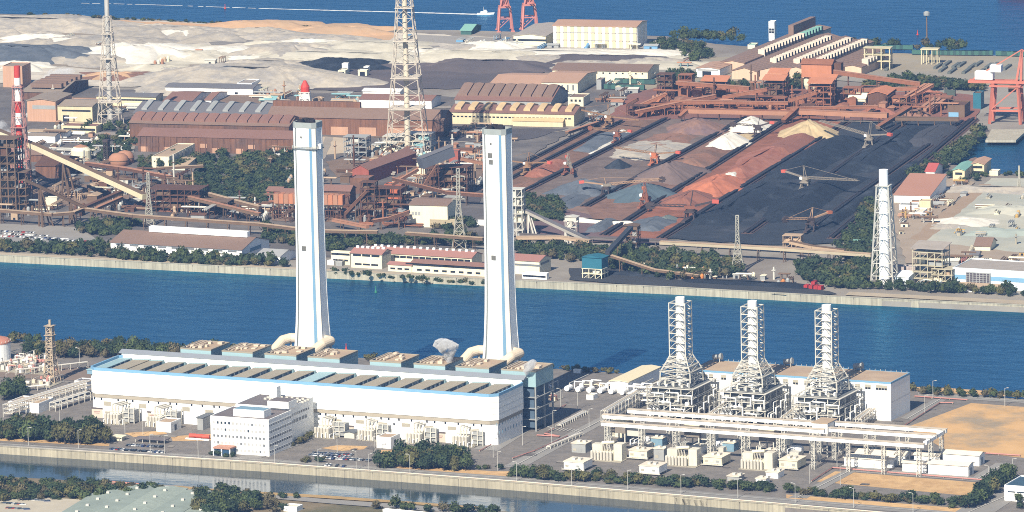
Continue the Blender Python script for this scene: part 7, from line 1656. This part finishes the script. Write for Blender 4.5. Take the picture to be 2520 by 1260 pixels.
# ================================================================ air
hz = MB().box(-25500,25500,-6500,25500,-13,1080); m = bpy.data.materials.new('haze_air'); m.use_nodes = True; n = m.node_tree
for q in list(n.nodes):
    if q.type == 'BSDF_PRINCIPLED': n.nodes.remove(q)
vol = n.nodes.new('ShaderNodeVolumePrincipled'); vol.inputs['Color'].default_value = (.29,.53,1,1); vol.inputs['Density'].default_value = 2.1e-5; vol.inputs['Anisotropy'].default_value = .0
n.links.new(vol.outputs[0], n.nodes['Material Output'].inputs['Volume'])
o = hz.build('haze', m); o['kind'] = 'stuff'; o['label'] = 'thin blue haze over the whole view'; o['category'] = 'haze'
# ================================================================ trees
leafm = []
for nm, c in (('leaf_dark', (54,66,46)), ('leaf_mid', (68,78,48)), ('leaf_olive', (88,86,54)), ('leaf_brown', (88,82,60))):
    leafm.append(mat(nm, c, .9, .55, .7, alb=.95, tint=.3, spec=.1))
bark = mat('bark', (92,80,68), .95)
def crown_mesh(seed, n=150, core=True, leaf=.16):
    """unit tree crown: centre at z=.6, about 1 wide and .8 high, ragged leaf clumps over lumpy inner foliage"""
    rg = np.random.default_rng(seed); v = []; f = []
    lobes = rg.normal(size=(9,3)); lobes /= np.linalg.norm(lobes,axis=1)[:,None]; amp = rg.uniform(-.05,.2,9)
    def rad(d): return .36+float(np.sum(amp*np.clip(lobes@d-.55,0,1)*2.0))
    if core:
        nu, nv = 9, 6
        o = len(v)
        for j in range(nv+1):
            for i in range(nu):
                th = math.pi*j/nv; ph = 2*math.pi*i/nu; d = np.array([math.sin(th)*math.cos(ph), math.sin(th)*math.sin(ph), math.cos(th)])
                r = rad(d)*.80*rg.uniform(.8,1.12); v.append((d[0]*r, d[1]*r, .55+d[2]*r*.85))
        f += [(o+j*nu+i, o+(j+1)*nu+i, o+(j+1)*nu+(i+1)%nu, o+j*nu+(i+1)%nu) for j in range(nv) for i in range(nu)]
    for k in range(n):
        d = rg.normal(size=3); d /= np.linalg.norm(d)
        if d[2] < -.6: d[2] *= -.5
        r = rad(d)*rg.uniform(.74,1.22); c = np.array([d[0]*r, d[1]*r, .55+d[2]*r*.85])
        a = rg.normal(size=3); a /= np.linalg.norm(a); b = np.cross(a, d+rg.normal(size=3)*.5); b /= np.linalg.norm(b)+1e-9
        s1, s2 = leaf*rg.uniform(.5,1.1), leaf*rg.uniform(.4,.8)
        o = len(v); v += [tuple(c+a*s1), tuple(c+b*s2), tuple(c-a*s1), tuple(c-b*s2)]; f.append((o,o+1,o+2,o+3))
    return np.array(v), f
CR = [crown_mesh(s, 300, True, .105) for s in range(6)]
CRM = []
for i, (v, f) in enumerate(CR):
    me = bpy.data.meshes.new('crown'); me.from_pydata([tuple(x) for x in v], [], f); me.update(); CRM.append(me)
TRK = MB().tube((0,0,-.05),(0,0,.42),.05,.03,n=6); TRK.beam((0,0,.3),(.14,.05,.55),.03).beam((0,0,.3),(-.12,.08,.55),.03)
TRM = TRK.mesh('trunk')
CRL = [[], [], [], []]
for k in range(4):
    for i in range(6): m_ = CRM[i].copy(); m_.materials.append(leafm[k]); CRL[k].append(m_)
# belts: outline of the tree feet in the photograph, spacing m, width range m, height/width, mix of kinds, words
BELTS = [
 ([(-40,1058),(100,1064),(230,1068),(268,1085),(262,1096),(150,1093),(-40,1080)], 5.6, (6,12), 1.15, (5,4,2,1), 'in the dense clump above the left canal'),
 ([(925,1146),(960,1136),(1000,1129),(1100,1131),(1150,1142),(1165,1152),(1150,1162),(1080,1160),(1000,1154),(930,1153)], 5.4, (6,12), 1.1, (5,4,1,0), 'in the rounded clump by the turbine hall'),
 ([(1165,1150),(1235,1155),(1235,1159),(1165,1155)], 5, (3.5,5), .9, (3,3,1,1), 'in the low row right of the rounded clump'),
 ([(1255,1163),(1900,1203),(1900,1214),(1255,1178)], 5.2, (4,9), .82, (4,4,3,1), 'in the long belt before the gas turbine yard'),
 ([(1940,1207),(2370,1242),(2365,1252),(1940,1217)], 5.2, (4,9), .82, (4,4,3,1), 'in the belt below the dry field'),
 ([(2375,1250),(2470,1172),(2498,1168),(2445,1222),(2395,1260)], 7, (8,11), 1.1, (6,3,1,0), 'in the belt climbing the right edge'),
 ([(2500,1240),(2530,1230),(2530,1250),(2505,1256)], 7, (6,8), 1.0, (1,1,2,4), 'by the corner house'),
 ([(-40,1182),(250,1200),(400,1208),(415,1212),(330,1222),(250,1232),(-40,1236)], 6.4, (4,9), .85, (4,4,3,2), 'on the near bank at the lower left'),
 ([(480,1238),(540,1222),(620,1228),(650,1262),(480,1278)], 7.5, (7,10), 1.0, (5,4,2,1), 'on the near bank below the canal bend'),
 ([(440,1205),(640,1216),(760,1230),(760,1236),(640,1224),(440,1211)], 7, (4,6), .9, (4,3,1,2), 'in the shrub row along the bank road'),
 ([(900,1246),(1060,1255),(1220,1268),(1220,1276),(1050,1264),(900,1254)], 8, (6,9), .95, (5,3,1,1), 'on the near bank at the bottom centre'),
 ([(640,1240),(700,1246),(720,1262),(640,1262)], 7, (6,9), 1, (3,2,2,4), 'on the near bank right of the bend'),
 ([(30,836),(95,840),(100,848),(30,846)], 7, (7,9), 1, (4,3,2,1), 'on the shore left of the vent tower'),
 ([(60,862),(300,860),(640,876),(720,882),(700,889),(440,886),(300,882),(60,884)], 7.5, (7,10), 1, (4,3,2,2), 'in the shore belt behind the turbine hall'),
 ([(0,968),(58,965),(60,978),(0,990)], 7, (8,10), 1, (6,3,0,0), 'in the clump left of the pipe rack'),
 ([(890,884),(1000,890),(1000,896),(890,892)], 7, (5,8), .9, (3,3,3,2), 'on the shore between the chimneys'),
 ([(1345,904),(1520,916),(1520,922),(1345,911)], 6, (4,6.5), .85, (3,3,3,2), 'on the shore right of the right chimney'),
 ([(2245,962),(2640,988),(2640,995),(2245,970)], 6, (6,8), .9, (3,3,3,2), 'in the shore belt right of the machine hall'),
 ([(690,1100),(770,1068),(785,1072),(700,1112)], 6, (4,6), 1, (1,1,3,4), 'beside the office block'),
 ([(735,1134),(800,1128),(800,1140),(740,1142)], 6, (4,6), .8, (1,1,3,4), 'at the office car park'),
 ([(520,1120),(580,1124),(580,1127),(520,1124)], 5, (4,5), .9, (5,1,0,0), 'clipped before the office porch'),
 # far side of the channel
 ([(-40,606),(240,611),(600,643),(720,656),(720,662),(600,655),(240,633),(-40,620)], 6.8, (5.0,10.8), 1, (6,4,1,1), ''),
 ([(460,440),(520,410),(600,388),(722,378),(725,482),(640,505),(540,495),(470,478)], 7.0, (4.5,10.5), .8, (6,4,1,1), ''),
 ([(190,560),(300,545),(350,560),(300,585),(200,580)], 7.2, (5.0,9.9), .9, (6,4,1,1), ''),
 ([(640,560),(800,590),(1000,592),(1180,584),(1185,606),(900,606),(820,625),(650,600)], 7.2, (5.0,9.9), 1, (6,4,1,1), ''),
 ([(1270,485),(1380,505),(1395,548),(1300,548),(1265,525)], 7.2, (5.6,10.8), .9, (6,4,1,1), ''),
 ([(1270,606),(1500,622),(1560,645),(1500,668),(1400,645),(1270,632)], 7.2, (5.6,10.8), 1, (6,4,1,1), ''),
 ([(1500,620),(1820,650),(1830,675),(1780,690),(1640,690),(1540,672)], 7.2, (5.6,10.8), 1, (6,4,1,1), ''),
 ([(1960,655),(2080,662),(2160,640),(2160,690),(2090,715),(2060,715),(1970,690)], 7.2, (5.6,10.8), 1, (6,4,1,1), ''),
 ([(2060,610),(2100,560),(2150,490),(2165,560),(2140,640),(2080,655)], 7.2, (5.6,10.8), 1, (6,4,1,1), ''),
 ([(2230,440),(2300,395),(2420,318),(2432,324),(2370,395),(2290,440)], 7.2, (5.0,9.9), 1, (6,4,1,1), ''),
 ([(2085,712),(2300,722),(2640,738),(2640,732),(2300,712),(2085,704)], 6.4, (5.0,9.9), 1, (6,4,1,1), ''),
 ([(2028,118),(2225,124),(2225,120),(2028,110)], 8.0, (6.2,11.7), 1, (6,4,1,1), ''),
 ([(2252,124),(2385,128),(2385,122),(2252,118)], 8.0, (5.6,10.8), 1, (6,4,1,1), ''),
 ([(1645,100),(1840,106),(1840,98),(1645,92)], 8.8, (6.2,12.6), 1, (6,4,1,1), ''),
 ([(1590,118),(1640,108),(1740,118),(1700,132),(1620,126)], 8.8, (5.6,10.8), 1, (6,4,1,1), ''),
 ([(2130,214),(2250,200),(2420,215),(2420,226),(2250,222),(2130,226)], 8.0, (6.2,11.7), 1, (6,4,1,1), ''),
 ([(1615,205),(1660,185),(1712,190),(1700,212)], 8.0, (5.6,11.7), 1, (6,4,1,1), ''),
 ([(1880,215),(1975,205),(1980,222),(1880,228)], 8.0, (5.6,11.7), 1, (6,4,1,1), ''),
 ([(1720,212),(1890,218),(1890,224),(1720,220)], 8.0, (5.6,10.8), 1, (6,4,1,1), ''),
 ([(250,345),(330,330),(340,360),(320,395),(230,400),(190,380)], 12.0, (5.0,10.8), 1, (6,4,1,1), ''),
 ([(200,322),(330,312),(330,320),(200,330)], 9.6, (5.0,9.9), 1, (6,4,1,1), ''),
 ([(320,400),(520,392),(520,412),(340,425)], 10.4, (5.0,9.9), 1, (6,4,1,1), ''),
 ([(470,400),(560,385),(560,400),(480,412)], 8.0, (5.0,9.9), 1, (6,4,1,1), ''),
 ([(1680,140),(1740,128),(1760,140),(1700,160)], 9.6, (5.0,9.9), 1, (6,4,1,1), ''),
 ([(820,668),(1000,685),(1190,700),(1190,706),(1000,690),(820,674)], 5.6, (2.5,5.9), .9, (6,4,1,1), ''),
 ([(270,630),(600,652),(600,660),(270,640)], 4.8, (3.7,8.1), 1.1, (6,4,1,1), ''),
 ([(1060,560),(1160,545),(1180,560),(1080,572)], 7.2, (5.0,9.0), 1, (6,4,1,1), ''),
 ([(60,37),(380,50),(700,67),(980,80),(980,82),(700,70),(380,53),(60,39)], 6.4, (3.1,7.2), .6, (6,4,1,1), ''),
 ([(2330,440),(2360,425),(2420,440),(2390,455)], 9.6, (4.3,9.0), .9, (6,4,1,1), ''),
 ([(2400,430),(2560,432),(2560,438),(2400,436)], 9.6, (4.3,8.1), .9, (6,4,1,1), ''),
]
TREES = []
for poly, sp, (s0,s1), hw, mix, words in BELTS:
    P = [G(x,y) for x,y in poly]; pl = [(p.x,p.y) for p in P]
    x0, x1 = min(p[0] for p in pl), max(p[0] for p in pl); y0, y1 = min(p[1] for p in pl), max(p[1] for p in pl)
    rg = random.Random(int(poly[0][0]*31+poly[0][1])); nx, ny = int((x1-x0)/sp)+1, int((y1-y0)/sp)+1
    for i in range(nx+1):
        for j in range(ny+1):
            x, y = x0+(i+rg.uniform(-.45,.45)+.5*(j%2))*sp, y0+(j+rg.uniform(-.45,.45))*sp
            if not inpoly(x, y, pl): continue
            s_ = rg.uniform(s0,s1); TREES.append((K((x,y,0))*s_, x, y, s_, hw*rg.uniform(.85,1.2), rg.choices(range(4), mix)[0], rg.randrange(6), rg.uniform(0,6.28), words))
def in_view(x, y):
    a, b = S((x,y,4)); return -10 < a < 2530 and -10 < b < 1275
near = sorted([t for t in TREES if t[8] and in_view(t[1],t[2])], key=lambda t: -t[0])[:300]; ids = set(id(t) for t in near)
KN = ['dark evergreen','green','olive','bare brown']
for t in near:
    _, x, y, s_, hw, k, i, rz, words = t
    o = thing('tree', f'{KN[k]} tree {words}', 'tree', (x,y,0), rz, f'{KN[k]} trees {words}')
    o.scale = (s_,s_,s_*hw); obj('crown', CRL[k][i], None, o); obj('trunk', TRM, bark, o)
far = [t for t in TREES if id(t) not in ids]
VL = [crown_mesh(s+20, 80, True, .15) for s in range(5)]
allv = []; allf = []; mi = []; base = 0
for t in far:
    _, x, y, s_, hw, k, i, rz, words = t
    v, f = VL[i % 5]; c, sn = math.cos(rz), math.sin(rz)
    vv = np.stack([x+(v[:,0]*c-v[:,1]*sn)*s_, y+(v[:,0]*sn+v[:,1]*c)*s_, v[:,2]*s_*hw-.6], 1)
    allv.append(vv); allf += [tuple(q+base for q in p) for p in f]; mi += [k]*len(f); base += len(v)
me = bpy.data.meshes.new('distant_trees'); me.from_pydata(np.concatenate(allv).tolist(), [], allf)
for m in leafm: me.materials.append(m)
me.polygons.foreach_set('material_index', mi); me.update()
o = obj('distant_trees', me, None); o['kind'] = 'stuff'; o['label'] = 'dark green tree belts of the far works and shores'; o['category'] = 'trees'
print('TREES', len(TREES), len(near), len(allf))

# ================================================================ things that share a label are told apart by their order in the view
byl = {}
for o in SC.objects:
    if o.parent is None and o.get('label') and not o.get('kind'): byl.setdefault(o['label'], []).append(o)
def ordn(n): return f"{n}{'th' if 10 <= n % 100 <= 20 else {1:'st',2:'nd',3:'rd'}.get(n % 10,'th')}"
for l, os_ in byl.items():
    if len(os_) > 1:
        os_.sort(key=lambda o: S(o.location)[0])
        for i, o in enumerate(os_): o['label'] = f'{l}, {ordn(i+1)} from left'
